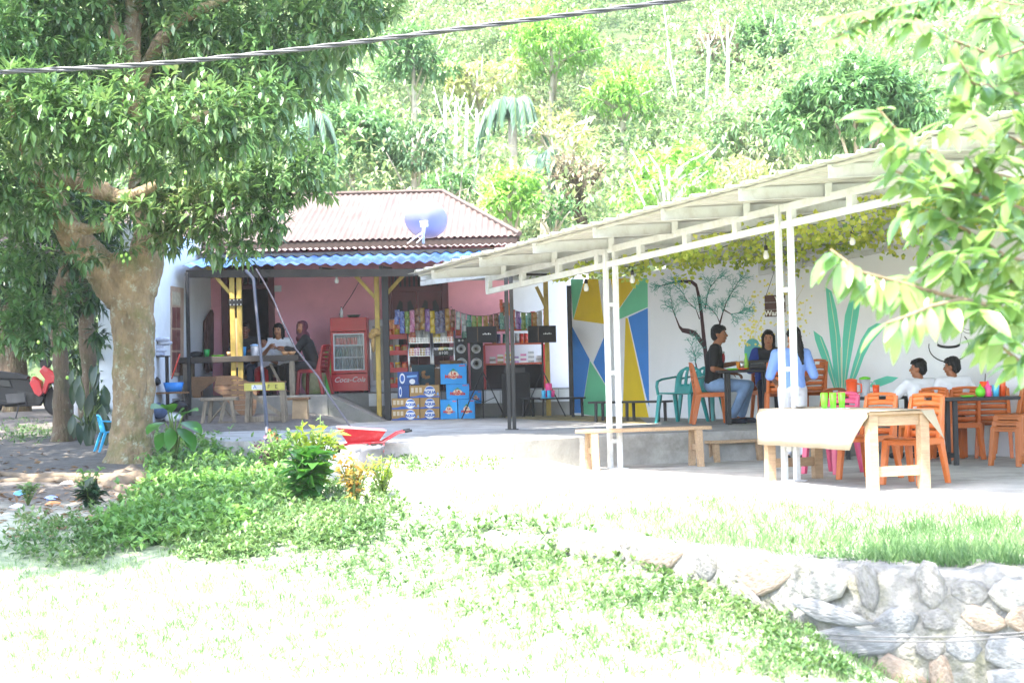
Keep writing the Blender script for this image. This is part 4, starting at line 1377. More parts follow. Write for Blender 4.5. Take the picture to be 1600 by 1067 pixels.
weeds([(640, 790), (760, 812), (950, 850), (1080, 900), (1330, 960), (1250, 985), (1000, 950), (800, 900), (620, 850)], 1300, 0.10, 0.06, 0.028)
weeds([(1200, 940), (1330, 930), (1420, 1067), (1180, 1067)], 330, 0.12, 0.05, 0.022)
weeds([(600, 705), (800, 708), (780, 735), (620, 740)], 900, 0.05, 0.05, 0.02, 5)
V, F = join_arrays(parts)
tag(npmesh('lawn_weeds', V, F, L_WEED_SUN), 'loose sunlit weeds spreading over the lawn and along the stone wall', 'weeds', kind='stuff')
def grass(poly, n, L, name, label, W=0.008):
    P = scatter(poly, n)
    k = 5
    Pk = np.repeat(P, k, axis=0) + rng.normal(size=(len(P) * k, 3)) * np.array([[0.02, 0.02, 0]])
    D = rng.normal(size=(len(Pk), 3)) * 0.45 + np.array([[0, 0, 1.0]])
    U = rng.normal(size=(len(Pk), 3))
    V, F = leaf_arrays(Pk, D, U, L * rng.uniform(0.4, 1.2, len(Pk)), W, fold=0.1, droop=0.3)
    return tag(npmesh(name, V, F, L_GRASS), label, 'grass', kind='stuff')
grass([(0, 860), (300, 860), (560, 800), (1000, 905), (1340, 975), (1420, 1067), (0, 1067)], 7000, 0.075, 'lawn_grass', 'short sunlit lawn grass in the foreground', 0.006)
grass([(640, 760), (1000, 770), (1600, 800), (1600, 915), (1300, 905), (1000, 850), (660, 790)], 4500, 0.1, 'terrace_grass', 'thin dry grass on the ground above the stone wall', 0.006)
grass([(1330, 870), (1600, 850), (1600, 925), (1400, 915)], 900, 0.15, 'tall_grass', 'tall green grass above the stone wall at the right', 0.008)
# litter of brown leaves and scraps under the mango
P = scatter([(0, 690), (170, 740), (240, 770), (200, 830), (0, 850)], 500)
P[:, 2] += 0.012
D = rng.normal(size=(len(P), 3)) * np.array([[1, 1, 0.15]])
V, F = leaf_arrays(P, D, np.tile(np.array([[0, 0, 1.0]]), (len(P), 1)) + rng.normal(size=(len(P), 3)) * 0.3, 0.11, 0.045, fold=0.2, droop=-0.1)
tag(npmesh('leaf_litter', V, F, leafmat('dry_leaf', [(0.14, 0.07, 0.035), (0.24, 0.15, 0.08), (0.3, 0.26, 0.2)], 0.8, 0.1, 1)), 'brown fallen leaves on the bare soil under the mango tree', 'leaves', kind='stuff')

# ---- foreground tree reaching in from the right
ft = thing('foreground_tree', 'leafy tree reaching in from the right edge close to the camera', 'tree', (3.6, 6.6, gz(3.6, 6.6)))
bm_ = MB()
bm_.tube([(3.6, 6.6, gz(3.6, 6.6) - 0.1), (3.55, 6.6, 0.3), (3.5, 6.7, 1.3), (3.45, 6.7, 2.2), (3.5, 6.8, 3.4)], [0.13, 0.11, 0.09, 0.07, 0.04], 10, wob=0.05)
LP, LD, LU, LL = [], [], [], []
rf = random.Random(21)
def ftwig(pts, n, L, r0=0.012, out=0.75, hang=0.85, Y=6.5, rs=0.5):
    P = [at(u, v, y) for u, v, y in pts]
    bm_.tube(P, [r0 + (0.004 - r0) * i / (len(P) - 1) for i in range(len(P))], 6)
    seg = [(P[i], P[i + 1]) for i in range(len(P) - 1)]
    n = int(n * 1.5)
    for i in range(n):
        t = (i + rf.random() * 0.6) / n * len(seg)
        k = min(int(t), len(seg) - 1)
        a, b = seg[k]
        p = a.lerp(b, t - k)
        d = (b - a).normalized()
        side = 1 if i % 2 else -1
        lat = d.cross(Vector((0, 0, 1))).normalized() * side
        dirv = d * rf.uniform(0.2, out) + lat * rf.uniform(0.2, 0.7) + Vector((rf.uniform(-.3, .3), rf.uniform(-.3, .3), -hang * rf.uniform(0.3, 1.2) + 0.2))
        LP.append(np3(p)); LD.append(np3(dirv)); LL.append(L * rf.uniform(0.7, 1.15))
        LU.append((rf.uniform(-.4, .4), rf.uniform(-0.9, -0.1), rf.uniform(0.5, 1)))
def whorl(u, v, Y, n, L, up=0.2):
    p = at(u, v, Y)
    for i in range(n):
        a = rf.uniform(0, 6.283)
        LP.append(np3(p + Vector((rf.uniform(-.03, .03), rf.uniform(-.03, .03), rf.uniform(-.03, .03)))))
        LD.append((math.cos(a), math.sin(a) * 0.8, rf.uniform(-0.9, up + 0.3)))
        LL.append(L * rf.uniform(0.6, 1.15)); LU.append((rf.uniform(-.4, .4), rf.uniform(-.6, .2), 1))
ftwig([(1640, 500, 6.8), (1560, 480, 6.7), (1480, 462, 6.6), (1400, 440, 6.5), (1345, 425, 6.45), (1298, 390, 6.4)], 44, 0.145, 0.012, 0.5, 1.2)
ftwig([(1560, 480, 6.7), (1500, 468, 6.4), (1455, 478, 6.3), (1415, 495, 6.2), (1385, 505, 6.15)], 16, 0.135, 0.009, 0.8, 1.2)
ftwig([(1640, 420, 6.9), (1570, 400, 6.8), (1510, 360, 6.7), (1455, 325, 6.6)], 26, 0.15)
ftwig([(1660, 300, 6.9), (1560, 275, 6.8), (1480, 255, 6.7), (1410, 215, 6.6), (1372, 170, 6.5)], 34, 0.15)
ftwig([(1660, 180, 6.9), (1570, 140, 6.8), (1520, 130, 6.7), (1500, 95, 6.6)], 16, 0.15)
ftwig([(1660, 100, 6.9), (1590, 60, 6.8), (1545, 10, 6.7)], 12, 0.15)
ftwig([(1660, 600, 6.9), (1600, 570, 6.8), (1550, 530, 6.7)], 14, 0.13)
ftwig([(1640, 340, 6.9), (1540, 310, 6.8), (1460, 290, 6.7), (1400, 268, 6.6)], 28, 0.15)
ftwig([(1640, 470, 7.0), (1560, 430, 7.0), (1490, 420, 7.0)], 18, 0.14)
ftwig([(1640, 250, 7.0), (1590, 220, 7.0), (1540, 200, 7.0)], 18, 0.14)
ftwig([(1640, 20, 7.4), (1500, -10, 7.3), (1400, 10, 7.2), (1290, 30, 7.1)], 60, 0.085, 0.007, 0.7, 0.5)
ftwig([(1500, -10, 7.3), (1420, 25, 7.2), (1400, 45, 7.2)], 40, 0.085, 0.006, 0.7, 0.5)
ftwig([(1400, 10, 7.2), (1340, 40, 7.2), (1300, 62, 7.1)], 30, 0.085, 0.006, 0.7, 0.5)
ftwig([(1640, 60, 7.2), (1560, 90, 7.0), (1480, 60, 6.9), (1430, 30, 6.8)], 22, 0.14, 0.008)
for (u, v, n) in ((1560, 350, 12), (1500, 400, 12), (1580, 440, 12), (1440, 260, 10), (1520, 250, 10), (1590, 180, 10), (1470, 420, 10), (1540, 470, 10), (1590, 300, 12), (1430, 330, 8), (1580, 520, 9), (1510, 320, 10), (1480, 200, 7), (1600, 380, 12), (1450, 380, 8), (1600, 110, 10), (1560, 40, 8), (1400, 240, 8), (1460, 300, 10), (1560, 250, 12), (1530, 420, 12), (1590, 470, 12), (1550, 520, 10), (1490, 350, 10), (1570, 140, 10), (1510, 160, 8), (1430, 430, 8), (1595, 560, 8)):
    whorl(u, v, 6.5 + rf.uniform(-0.2, 0.5), n, 0.15)
for _ in range(44):
    p = Vector((rf.uniform(0.5, 3.2), rf.uniform(7.3, 9.0), rf.uniform(3.8, 4.7)))
    for i in range(22):
        LP.append(np3(p + Vector((rf.gauss(0, .25), rf.gauss(0, .25), rf.gauss(0, .15))))); LD.append((rf.gauss(0, 1), rf.gauss(0, 1), rf.uniform(-0.8, 0.3)))
        LL.append(0.17); LU.append((rf.uniform(-.3, .3), rf.uniform(-.3, .3), 1))
for _ in range(26):      # the rest of the crown stands outside the frame and shades the wall below
    p = Vector((rf.uniform(2.6, 6.0), rf.uniform(5.5, 9.5), rf.uniform(2.9, 4.6)))
    for i in range(16):
        LP.append(np3(p + Vector((rf.gauss(0, .3), rf.gauss(0, .3), rf.gauss(0, .2))))); LD.append((rf.gauss(0, 1), rf.gauss(0, 1), rf.uniform(-0.8, 0.3)))
        LL.append(0.17); LU.append((rf.uniform(-.3, .3), rf.uniform(-.3, .3), 1))
LLn = np.array(LL)
V, F = leaf_arrays(np.array(LP), np.array(LD), np.array(LU), LLn, LLn * 0.36, fold=0.14, droop=0.28, segs=2)
npmesh('crown', V, F, L_NEAR, ft, world=True, smooth=True)
bm_.build('trunk', M('twig_bark', hx('7d6a52'), 0.9, 0.25, 20, 0.3, 40), ft, smooth=True, world=True)

# ================================================================== the wooded hillside
def hill_tree(name, label, cat, u, v, rpx, Y, mat, dens=9, L=0.32, W=0.12, k=5, trunkmat=m_bark_pale, n=9, sq=0.75, group='trees on the slope behind the house', bare=0, seed=0, sag=0.45, tr=0.09):
    r_ = random.Random(seed + int(u * 7 + v))
    c = at(u, v, Y)
    R = rpx / pxm(Y)
    g = Vector((c.x + r_.uniform(-.3, .3), Y + 0.5, gz(c.x, Y + 0.5)))
    t = thing(name, label, cat, g, group=group)
    cl = [(np3(c), (R * 0.62, R * 0.6, R * 0.55))]
    for i in range(n):
        a = r_.uniform(0, 6.283); e = r_.uniform(-0.55, 1.1)
        q = c + Vector((math.cos(a) * math.cos(e), math.sin(a) * math.cos(e) * 0.8, math.sin(e) * sq)) * R * r_.uniform(0.55, 0.85)
        rr = R * r_.uniform(0.24, 0.42)
        cl.append((np3(q), (rr, rr, rr * 0.7)))
    P, O = clump_points(rng, cl, dens * 1.4, 0.6)
    V, F = whorls(rng, P, O, k, L * 0.8, W * 0.8, 0.9, 0.2, sag, 0.15)
    npmesh('crown', V, F, mat, t, world=True)
    mb = MB()
    lean = Vector((r_.uniform(-.15, .15), 0, 0))
    mb.tube([g - Vector((0, 0, 0.3)), g.lerp(c, 0.4) + lean * R, g.lerp(c, 0.75), c + Vector((0, 0, R * 0.3))], [tr * 1.5, tr * 1.2, tr, tr * 0.4], 7)
    for i in range(5 + bare):
        a = r_.uniform(0, 6.283)
        s = g.lerp(c, r_.uniform(0.6, 1.0))
        e = c + Vector((math.cos(a), -abs(math.sin(a)) * 0.7, r_.uniform(-0.1, 0.8))) * R * r_.uniform(0.6, 1.0)
        mb.tube([s, s.lerp(e, 0.5) + Vector((0, 0, 0.1 * R)), e], [tr * 0.5, tr * 0.35, tr * 0.12], 5)
    mb.build('trunk', trunkmat, t, smooth=True, world=True)
    return t
H_MID = leafmat('slope_leaf_mid', [(0.065, 0.143, 0.052), (0.104, 0.221, 0.078), (0.169, 0.312, 0.117)], 0.5, 0.3, 0.6)
H_DARK = leafmat('slope_leaf_dark', [(0.039, 0.091, 0.039), (0.072, 0.15, 0.065), (0.117, 0.208, 0.091)], 0.5, 0.25, 0.6)
H_BRI = leafmat('slope_leaf_bright', [(0.13, 0.286, 0.065), (0.208, 0.403, 0.091), (0.299, 0.494, 0.13)], 0.5, 0.4, 0.6)
H_YEL = leafmat('slope_leaf_yellow', [(0.208, 0.26, 0.091), (0.325, 0.364, 0.143), (0.442, 0.442, 0.221)], 0.55, 0.35, 0.6)
H_PALE = leafmat('slope_leaf_pale', [(0.169, 0.286, 0.143), (0.26, 0.403, 0.195), (0.364, 0.468, 0.26)], 0.5, 0.35, 0.6)
H_DRY = leafmat('slope_leaf_dry', [(0.18, 0.19, 0.10), (0.28, 0.24, 0.16), (0.36, 0.28, 0.2)], 0.6, 0.3, 0.6)
H_GLOSS = leafmat('slope_leaf_glossy', [(0.06, 0.15, 0.055), (0.11, 0.23, 0.085), (0.2, 0.33, 0.14)], 0.28, 0.35, 0.8)
T = hill_tree
T('hill_tree', 'bright light-green tree just right of the satellite dish', 'tree', 795, 305, 68, 44, H_BRI, 11, 0.26, 0.12)
T('hill_tree', 'grey-green rounded tree directly above the ridge of the rusty roof', 'tree', 705, 295, 52, 45, H_MID, 11, 0.24, 0.1)
T('hill_tree', 'broad mid-green tree left of centre above the roof, beside the mango crown', 'tree', 545, 215, 88, 50, H_MID, 9, 0.34, 0.14)
T('hill_tree', 'dark green tree with a pale slim trunk above the roof ridge', 'tree', 645, 235, 62, 49, H_DARK, 9, 0.3, 0.1, bare=4)
T('hill_tree', 'pale minty tree under the overhead cable next to the mango leaves', 'tree', 500, 130, 70, 54, H_PALE, 9, 0.36, 0.14)
T('hill_tree', 'deep green tree at the top left of centre beside the cable', 'tree', 645, 90, 64, 58, H_MID, 9, 0.36, 0.14)
T('hill_tree', 'thin yellow-green tree standing right of the drooping palm', 'tree', 872, 215, 66, 50, H_YEL, 6, 0.28, 0.09, bare=6)
T('hill_tree', 'dry straw-coloured tree with a dark trunk above the canopy edge', 'tree', 905, 275, 62, 46, H_DRY, 6, 0.24, 0.1, trunkmat=m_bark_dark, bare=6, tr=0.12)
T('hill_tree', 'pale yellow feathery tree on the upper slope at the centre', 'tree', 745, 130, 66, 62, H_YEL, 7, 0.34, 0.12, bare=4)
T('hill_tree', 'wide feathery light-green tree at the top centre', 'tree', 860, 75, 92, 64, H_BRI, 7, 0.36, 0.12)
T('hill_tree', 'white-branched broadleaf tree rising over the middle of the canopy roof', 'tree', 1045, 285, 92, 40, H_BRI, 7, 0.26, 0.13, trunkmat=M('white_bark', (0.6, 0.6, 0.55), 0.8, 0.1), bare=10, tr=0.1)
T('hill_tree', 'glossy drooping-leaved tree above the right end of the canopy', 'tree', 1335, 180, 128, 33, H_GLOSS, 13, 0.28, 0.1, k=7, n=24, sag=0.9)
T('hill_tree', 'grey-green airy tree on the slope left of the glossy tree', 'tree', 1170, 195, 74, 56, H_PALE, 8, 0.34, 0.12, bare=4)
T('hill_tree', 'bluish green tree high on the slope right of the hanging rope', 'tree', 1205, 55, 66, 66, H_MID, 8, 0.38, 0.15)
T('hill_tree', 'pinkish dry tree beside the hanging rope near the top', 'tree', 1130, 70, 60, 68, H_DRY, 7, 0.36, 0.12, bare=6)
T('hill_tree', 'yellowish tree left of the hanging rope on the upper slope', 'tree', 975, 150, 72, 60, H_BRI, 7, 0.34, 0.13, bare=4)
T('hill_tree', 'dull green shrubby tree low behind the canopy roof, right of the white-branched tree', 'tree', 1165, 285, 58, 42, H_YEL, 8, 0.22, 0.09)
T('hill_tree', 'small dark tree between the roof corner and the canopy', 'tree', 865, 330, 36, 44, H_MID, 10, 0.24, 0.1)
T('hill_tree', 'dense green tree behind the left end of the rusty roof', 'tree', 480, 285, 60, 47, H_MID, 9, 0.3, 0.12)
T('hill_tree', 'tree glimpsed at the top right corner behind the near leaves', 'tree', 1500, 60, 100, 42, H_PALE, 8, 0.3, 0.12)
# palm with long hanging fronds
def palm(label, u, v, Y, n, R, mat, seed):
    r_ = random.Random(seed)
    c = at(u, v, Y)
    g = Vector((c.x, Y + 0.4, gz(c.x, Y + 0.4)))
    t = thing('palm_tree', label, 'palm', g, group='palms on the slope')
    MB().tube([g, g.lerp(c, 0.5), c], [0.16, 0.14, 0.12], 8, wob=0.05).build('trunk', m_bark_pale, t, smooth=True, world=True)
    for i in range(n):
        a = 6.283 * i / n + r_.uniform(-.2, .2)
        el = r_.uniform(0.5, 1.2)
        d = Vector((math.cos(a), math.sin(a), 0))
        pts = []
        for j in range(9):
            s = j / 8
            pts.append(c + d * R * math.sin(el) * s * (1 - 0.25 * s) + Vector((0, 0, R * (math.cos(el) * s * 1.3 - 1.25 * s ** 2.2))))
        Ps, Ds = [], []
        for j in range(2, 80):
            s = j / 80 * 8
            k = min(int(s), 7)
            p = pts[k].lerp(pts[k + 1], s - k)
            tg = (pts[k + 1] - pts[k]).normalized()
            for sd in (-1, 1):
                lat = tg.cross(Vector((0, 0, 1)))
                lat = lat.normalized() * sd if lat.length > 0.01 else Vector((sd, 0, 0))
                Ps.append(np3(p)); Ds.append(np3(lat * 0.7 + tg * 0.5 + Vector((0, 0, -0.75 + r_.uniform(-.2, .2)))))
        V, F = leaf_arrays(np.array(Ps), np.array(Ds), np.tile(np.array([[0, -0.3, 1.0]]), (len(Ps), 1)), 0.42, 0.032, fold=0.1, droop=0.3)
        fr = npmesh('frond', V, F, mat, t, world=True)
        MB().tube(pts, [0.025 * (1 - 0.8 * j / 8) for j in range(9)], 5).build('frond_stalk', m_stem, fr, world=True)
L_PALM = leafmat('palm_leaf', [(0.06, 0.13, 0.08), (0.10, 0.19, 0.12), (0.17, 0.26, 0.17)], 0.4, 0.2, 1)
palm('palm with long grey-green drooping fronds in the middle of the slope', 800, 178, 50, 12, 1.8, L_PALM, 4)
palm('small pale palm half hidden behind the mango leaves', 480, 195, 47, 10, 1.5, L_PALM, 9)
palm('young palm in front of the thin yellow-green tree', 850, 250, 47, 9, 1.2, L_PALM, 12)
# thin pale stems one can pick out
for i, (u, v0, v1, Y, lab) in enumerate(((688, 235, 150, 55, 'first of four thin pale trunks left of the palm'), (705, 230, 160, 55, 'second of four thin pale trunks left of the palm'), (722, 215, 165, 56, 'third of four thin pale trunks left of the palm'), (738, 215, 170, 56, 'fourth thin pale trunk, nearest the palm'), (1130, 160, 40, 60, 'slim white trunk above the white-branched tree'), (1100, 110, 55, 62, 'slim white trunk right of the hanging rope'))):
    a, b = at(u, v0, Y), at(u + 6, v1, Y)
    t = thing('bare_trunk', lab, 'tree trunk', a, group='thin trunks on the slope')
    MB().tube([a - Vector((0, 0, 2.0)), a.lerp(b, 0.5) + Vector((0.1, 0, 0)), b], [0.07, 0.055, 0.02], 7).build('trunk', M('white_bark', (0.6, 0.6, 0.55), 0.8, 0.1), t, smooth=True, world=True)
    for sgn in (-1, 1):
        MB().tube([a.lerp(b, 0.6), a.lerp(b, 0.9) + Vector((sgn * 0.2, 0, 0.0)), b + Vector((sgn * 0.32, 0, 0.3))], [0.03, 0.02, 0.008], 6).build('branch', MATS['white_bark'], t, smooth=True, world=True)
# the closed wood around them
L_WOOD = leafmat('wood_leaf', [(0.07, 0.13, 0.06), (0.11, 0.19, 0.085), (0.16, 0.26, 0.11), (0.24, 0.33, 0.14), (0.32, 0.35, 0.19), (0.36, 0.30, 0.22)], 0.55, 0.3, 0.10)
cl = []
r_ = random.Random(99)
for i in range(620):
    Y = 46 + 62 * r_.random() ** 1.15
    X = r_.uniform(-0.33, 0.33) * Y
    z = gz(X, Y)
    R = r_.uniform(0.9, 2.3) * (0.7 + Y / 110)
    cl.append((np.array((X, Y, z + R * r_.uniform(0.3, 1.3))), (R, R, R * r_.uniform(0.6, 1.1))))
P, O = clump_points(rng, cl, 5.2, 0.72)
k = (O[:, 1] < 0.25) & (O[:, 2] > -0.5)
P, O = P[k], O[k]
V, F = whorls(rng, P, O, 4, 0.27, 0.11, 0.95, 0.2, 0.4, 0.15)
tag(npmesh('hillside_wood', V, F, L_WOOD), 'dense mixed wood covering the hillside behind everything', 'forest', kind='stuff')


# thin pale volume added over slope and yard to wash the hill paler
hm = bpy.data.materials.new('veil_volume')
hm.use_nodes = True
for nd in list(hm.node_tree.nodes):
    if nd.type != 'OUTPUT_MATERIAL': hm.node_tree.nodes.remove(nd)
pv = hm.node_tree.nodes.new('ShaderNodeVolumePrincipled')
pv.inputs['Color'].default_value = (0.95, 0.97, 0.95, 1)
pv.inputs['Density'].default_value = 0.00035
hm.node_tree.links.new(pv.outputs[0], [n for n in hm.node_tree.nodes if n.type == 'OUTPUT_MATERIAL'][0].inputs['Volume'])
hz = MB().bx(-152, 152, -32, 262, -4, 102).build('added_veil', hm)
tag(hz, 'thin pale veil added over the yard and the hillside to wash it paler', 'added_veil', kind='stuff')
# ================================================================== furniture
def frus(mb, p, q, a, b):
    """straight leg from p to q with cross-section a = (w, d) at p and b at q"""
    p, q = Vector(p), Vector(q)
    vs = []
    for c, (w, d) in ((p, a), (q, b)):
        vs += [c + Vector((-w / 2, -d / 2, 0)), c + Vector((w / 2, -d / 2, 0)), c + Vector((w / 2, d / 2, 0)), c + Vector((-w / 2, d / 2, 0))]
    mb.add(vs, [(3, 2, 1, 0), (4, 5, 6, 7), (0, 1, 5, 4), (1, 2, 6, 5), (2, 3, 7, 6), (3, 0, 4, 7)])
    return mb
def face(dx, dy):
    return math.atan2(dy, dx) - math.pi / 2
def make_chair(name, mat):
    """moulded plastic side chair; faces +Y"""
    t = thing(name, 'x', 'chair')
    s = MB()
    n = 10
    vs, fs = [], []
    for j in range(n + 1):                       # dished seat with rounded front corners
        y = -0.2 + 0.41 * j / n
        w = 0.195 + 0.015 * j / n
        if j == n: w -= 0.03
        for i in range(9):
            x = -w + 2 * w * i / 8
            vs.append((x, y, 0.44 - 0.012 * (1 - (x / w) ** 2) + (-0.012 if j == n else 0)))
    m = 9
    for j in range(n):
        for i in range(8):
            fs.append((j * m + i, j * m + i + 1, (j + 1) * m + i + 1, (j + 1) * m + i))
    s.add(vs, fs)
    so = s.build('seat', mat, t, smooth=True)
    sd = so.modifiers.new('thick', 'SOLIDIFY'); sd.thickness = 0.012; sd.offset = -1
    sk = MB()                                    # skirt under the seat edge
    sk.bx(-0.2, 0.2, 0.185, 0.2, 0.375, 0.43); sk.bx(-0.205, -0.19, -0.2, 0.2, 0.375, 0.43); sk.bx(0.19, 0.205, -0.2, 0.2, 0.375, 0.43)
    sk.build('skirt', mat, t, bevel=0.005)
    for sx in (-1, 1):
        frus(MB(), (sx * 0.205, 0.215, 0), (sx * 0.178, 0.178, 0.425), (0.05, 0.05), (0.07, 0.05)).build('leg', mat, t, bevel=0.008)
        lg = MB()
        frus(lg, (sx * 0.205, -0.27, 0), (sx * 0.18, -0.185, 0.43), (0.042, 0.05), (0.045, 0.085))
        frus(lg, (sx * 0.18, -0.185, 0.43), (sx * 0.175, -0.265, 0.83), (0.045, 0.085), (0.035, 0.03))
        lg.build('leg', mat, t, bevel=0.006)
    b = MB()
    def bp(x, z):                                # curved, raked back panel
        return (x, -0.19 - 0.19 * (z - 0.44) - 0.03 * (1 - (x / 0.19) ** 2), z)
    def strip(x0, x1, z0, z1, crown=0.0):
        k = 6
        vs = []
        for j, z in enumerate((z0, z1)):
            for i in range(k + 1):
                x = x0 + (x1 - x0) * i / k
                c = crown * (1 - (x / 0.19) ** 2)
                vs.append(bp(x, z + (c if (j == 1 or crown and z0 > 0.5) else 0)))
        b.add(vs, [(i, i + 1, k + 2 + i, k + 1 + i) for i in range(k)])
    strip(-0.17, 0.17, 0.44, 0.50); strip(-0.17, 0.17, 0.515, 0.565, 0.004); strip(-0.17, 0.17, 0.58, 0.635, 0.006); strip(-0.17, 0.17, 0.65, 0.71, 0.008)
    strip(-0.17, 0.17, 0.725, 0.775, 0.012); strip(-0.17, -0.045, 0.775, 0.815, 0.012); strip(0.045, 0.17, 0.775, 0.815, 0.012); strip(-0.17, 0.17, 0.815, 0.845, 0.016)
    bo = b.build('backrest', mat, t, smooth=True)
    sd = bo.modifiers.new('thick', 'SOLIDIFY'); sd.thickness = 0.012
    return t
def make_armchair(name, mat):
    t = thing(name, 'x', 'chair')
    s = MB()
    s.slab([(-0.23, -0.21, 0.40), (0.23, -0.21, 0.40), (0.25, 0.22, 0.42), (-0.25, 0.22, 0.42)], (0, 0, 0.02))
    s.build('seat', mat, t, bevel=0.008)
    b = MB()
    k, n = 10, 8
    vs, fs = [], []
    for j in range(n + 1):
        z = 0.40 + 0.40 * j / n
        w = 0.225 * math.sqrt(max(0.12, 1 - (j / n) ** 5 * 0.88))
        for i in range(k + 1):
            x = -w + 2 * w * i / k
            vs.append((x, -0.2 - 0.2 * (z - 0.4) - 0.04 * (1 - (x / 0.23) ** 2), z))
    for j in range(n):
        for i in range(k):
            if j in (3, 4, 5, 6) and i in (2, 4, 5, 7): continue          # open lattice in the back
            fs.append((j * (k + 1) + i, j * (k + 1) + i + 1, (j + 1) * (k + 1) + i + 1, (j + 1) * (k + 1) + i))
    bo = b.add(vs, fs).build('backrest', mat, t, smooth=True)
    sd = bo.modifiers.new('thick', 'SOLIDIFY'); sd.thickness = 0.014
    for sx in (-1, 1):
        MB().tube([(sx * 0.22, -0.26, 0.66), (sx * 0.27, -0.15, 0.645), (sx * 0.285, 0.05, 0.63), (sx * 0.285, 0.19, 0.60), (sx * 0.275, 0.235, 0.53), (sx * 0.26, 0.23, 0.41)], [0.022, 0.026, 0.028, 0.028, 0.024, 0.024], 8, squash=0.6).build('arm', mat, t, smooth=True)
        frus(MB(), (sx * 0.275, 0.27, 0), (sx * 0.245, 0.2, 0.41), (0.045, 0.045), (0.06, 0.06)).build('leg', mat, t, bevel=0.008)
        frus(MB(), (sx * 0.25, -0.33, 0), (sx * 0.215, -0.2, 0.41), (0.045, 0.045), (0.055, 0.06)).build('leg', mat, t, bevel=0.008)
    return t
oc0 = make_chair('plastic_chair', m_orange)
oc_used = [False]
def ochair(u, v, z, d, label, dz=0.0, group='orange plastic chairs', mat=None):
    p = onz(u, v, z)
    return ochair_at((p.x, p.y, z + dz), d, label, group, mat)
def ochair_at(loc, d, label, group='orange plastic chairs', mat=None):
    o = oc0 if not oc_used[0] else copy_tree(oc0)
    oc_used[0] = True
    if mat is not None:
        for c in o.children:
            c.data = c.data.copy(); c.data.materials[0] = mat
    return put(o, loc, face(*d), label, group)
PZ = 0.03
ochair(1357, 748, PZ, (-0.72, -0.69), 'orange plastic chair tucked under the cloth-covered table, farther of the two')
ochair(1428, 756, PZ, (-0.72, -0.69), 'orange plastic chair at the near right end of the cloth-covered table')
ochair(1300, 739, PZ, (-0.72, -0.69), 'magenta plastic chair tucked under the cloth-covered table', group='pink plastic chair', mat=m_magenta)
ochair(1497, 718, PZ, (0.92, 0.38), 'orange plastic chair left of the black patio table')
ochair(1557, 714, PZ, (0.35, 0.93), 'orange plastic chair behind the drinks on the black patio table')
m_orange_worn = M('faded_orange_plastic', hx('a85e2a'), 0.45, 0.08, 4)
for k in range(3):
    p = onz(1592, 727, PZ)
    ochair_at((p.x + 0.02 * k, p.y, PZ + 0.065 * k), (-0.85, -0.5), ('bottom', 'middle', 'top')[k] + ' chair of the stack of faded orange chairs at the right edge', 'stacked orange chairs', m_orange_worn)
ochair(1112, 662, TZ, (0.98, 0.0), 'orange plastic chair under the man in the black T-shirt')
ochair(1222, 664, TZ, (0.1, 0.95), 'orange plastic chair with its back to the camera left of the standing woman')
ochair(1258, 662, TZ, (-0.5, 0.85), 'orange plastic chair right of the standing woman on the terrace')
ochair(1203, 657.5, TZ, (0.1, -1.0), 'orange plastic chair under the woman in the blue jacket')
ochair(1285, 712, PZ, (-0.5, 0.86), 'orange plastic chair in front of the terrace step behind the cloth table')
# teal armchairs, one pushed behind the other
ac0 = make_armchair('plastic_armchair', m_teal)
p = onz(1066, 660, TZ); put(ac0, (p.x, p.y, TZ), face(-0.55, -0.83), 'teal plastic armchair, left of the two against the painted tree', 'teal armchairs')
p = onz(1098, 657, TZ); put(copy_tree(ac0), (p.x + 0.0, p.y + 0.1, TZ), face(-0.45, -0.89), 'teal plastic armchair, right of the two, behind the seated man', 'teal armchairs')
c_ = copy_tree(ac0)
for q in c_.children:
    q.data = q.data.copy(); q.data.materials[0] = m_blue_pl
p = at(178, 706, 23.9)
c_.scale = (0.68, 0.68, 0.62)
put(c_, (p.x, p.y, gz(p.x, p.y)), face(0.9, 0.4), 'sky blue plastic chair half hidden behind the mango trunk', 'blue chair')
# dark red chair on the veranda
p = onz(492, 616, VZ)
ochair_at((ux(490, 31.2, VZ), 31.2, VZ), (-0.9, 0.3), 'dark red plastic chair at the right end of the veranda table', 'red chair', m_red_dark)

# ---- tables
def table(name, label, loc, rz, L, W, H, mat_top, mat_leg, leg=0.05, th=0.035, inset=0.06, stretch=None, apron=0.0, group=None):
    t = thing(name, label, 'table', loc, rz, group)
    MB().bx(-L / 2, L / 2, -W / 2, W / 2, H - th, H).build('tabletop', mat_top, t, bevel=0.006)
    for sx in (-1, 1):
        for sy in (-1, 1):
            x, y = sx * (L / 2 - inset), sy * (W / 2 - inset)
            MB().bx(x - leg / 2, x + leg / 2, y - leg / 2, y + leg / 2, 0, H - th - 0.001).build('leg', mat_leg, t, bevel=0.004)
    if apron:
        for sy in (-1, 1):
            y = sy * (W / 2 - inset)
            MB().bx(-L / 2 + inset + leg / 2, L / 2 - inset - leg / 2, y - 0.012, y + 0.012, H - th - apron, H - th - 0.002).build('apron', mat_leg, t)
        for sx in (-1, 1):
            x = sx * (L / 2 - inset)
            MB().bx(x - 0.012, x + 0.012, -W / 2 + inset + leg / 2, W / 2 - inset - leg / 2, H - th - apron, H - th - 0.002).build('apron', mat_leg, t)
    if stretch:
        for sx in (-1, 1):
            x = sx * (L / 2 - inset)
            MB().bx(x - 0.018, x + 0.018, -W / 2 + inset + leg / 2, W / 2 - inset - leg / 2, stretch, stretch + leg).build('stretcher', mat_leg, t)
    return t
A_, B_, C_ = onz(1207, 751, PZ), onz(1366, 768, PZ), onz(1440, 763, PZ)
el = (A_ - B_); el.z = 0
cw = (C_ - B_); cw.z = 0
TL, TW, TH = el.length + 0.14, cw.length + 0.1, 0.72
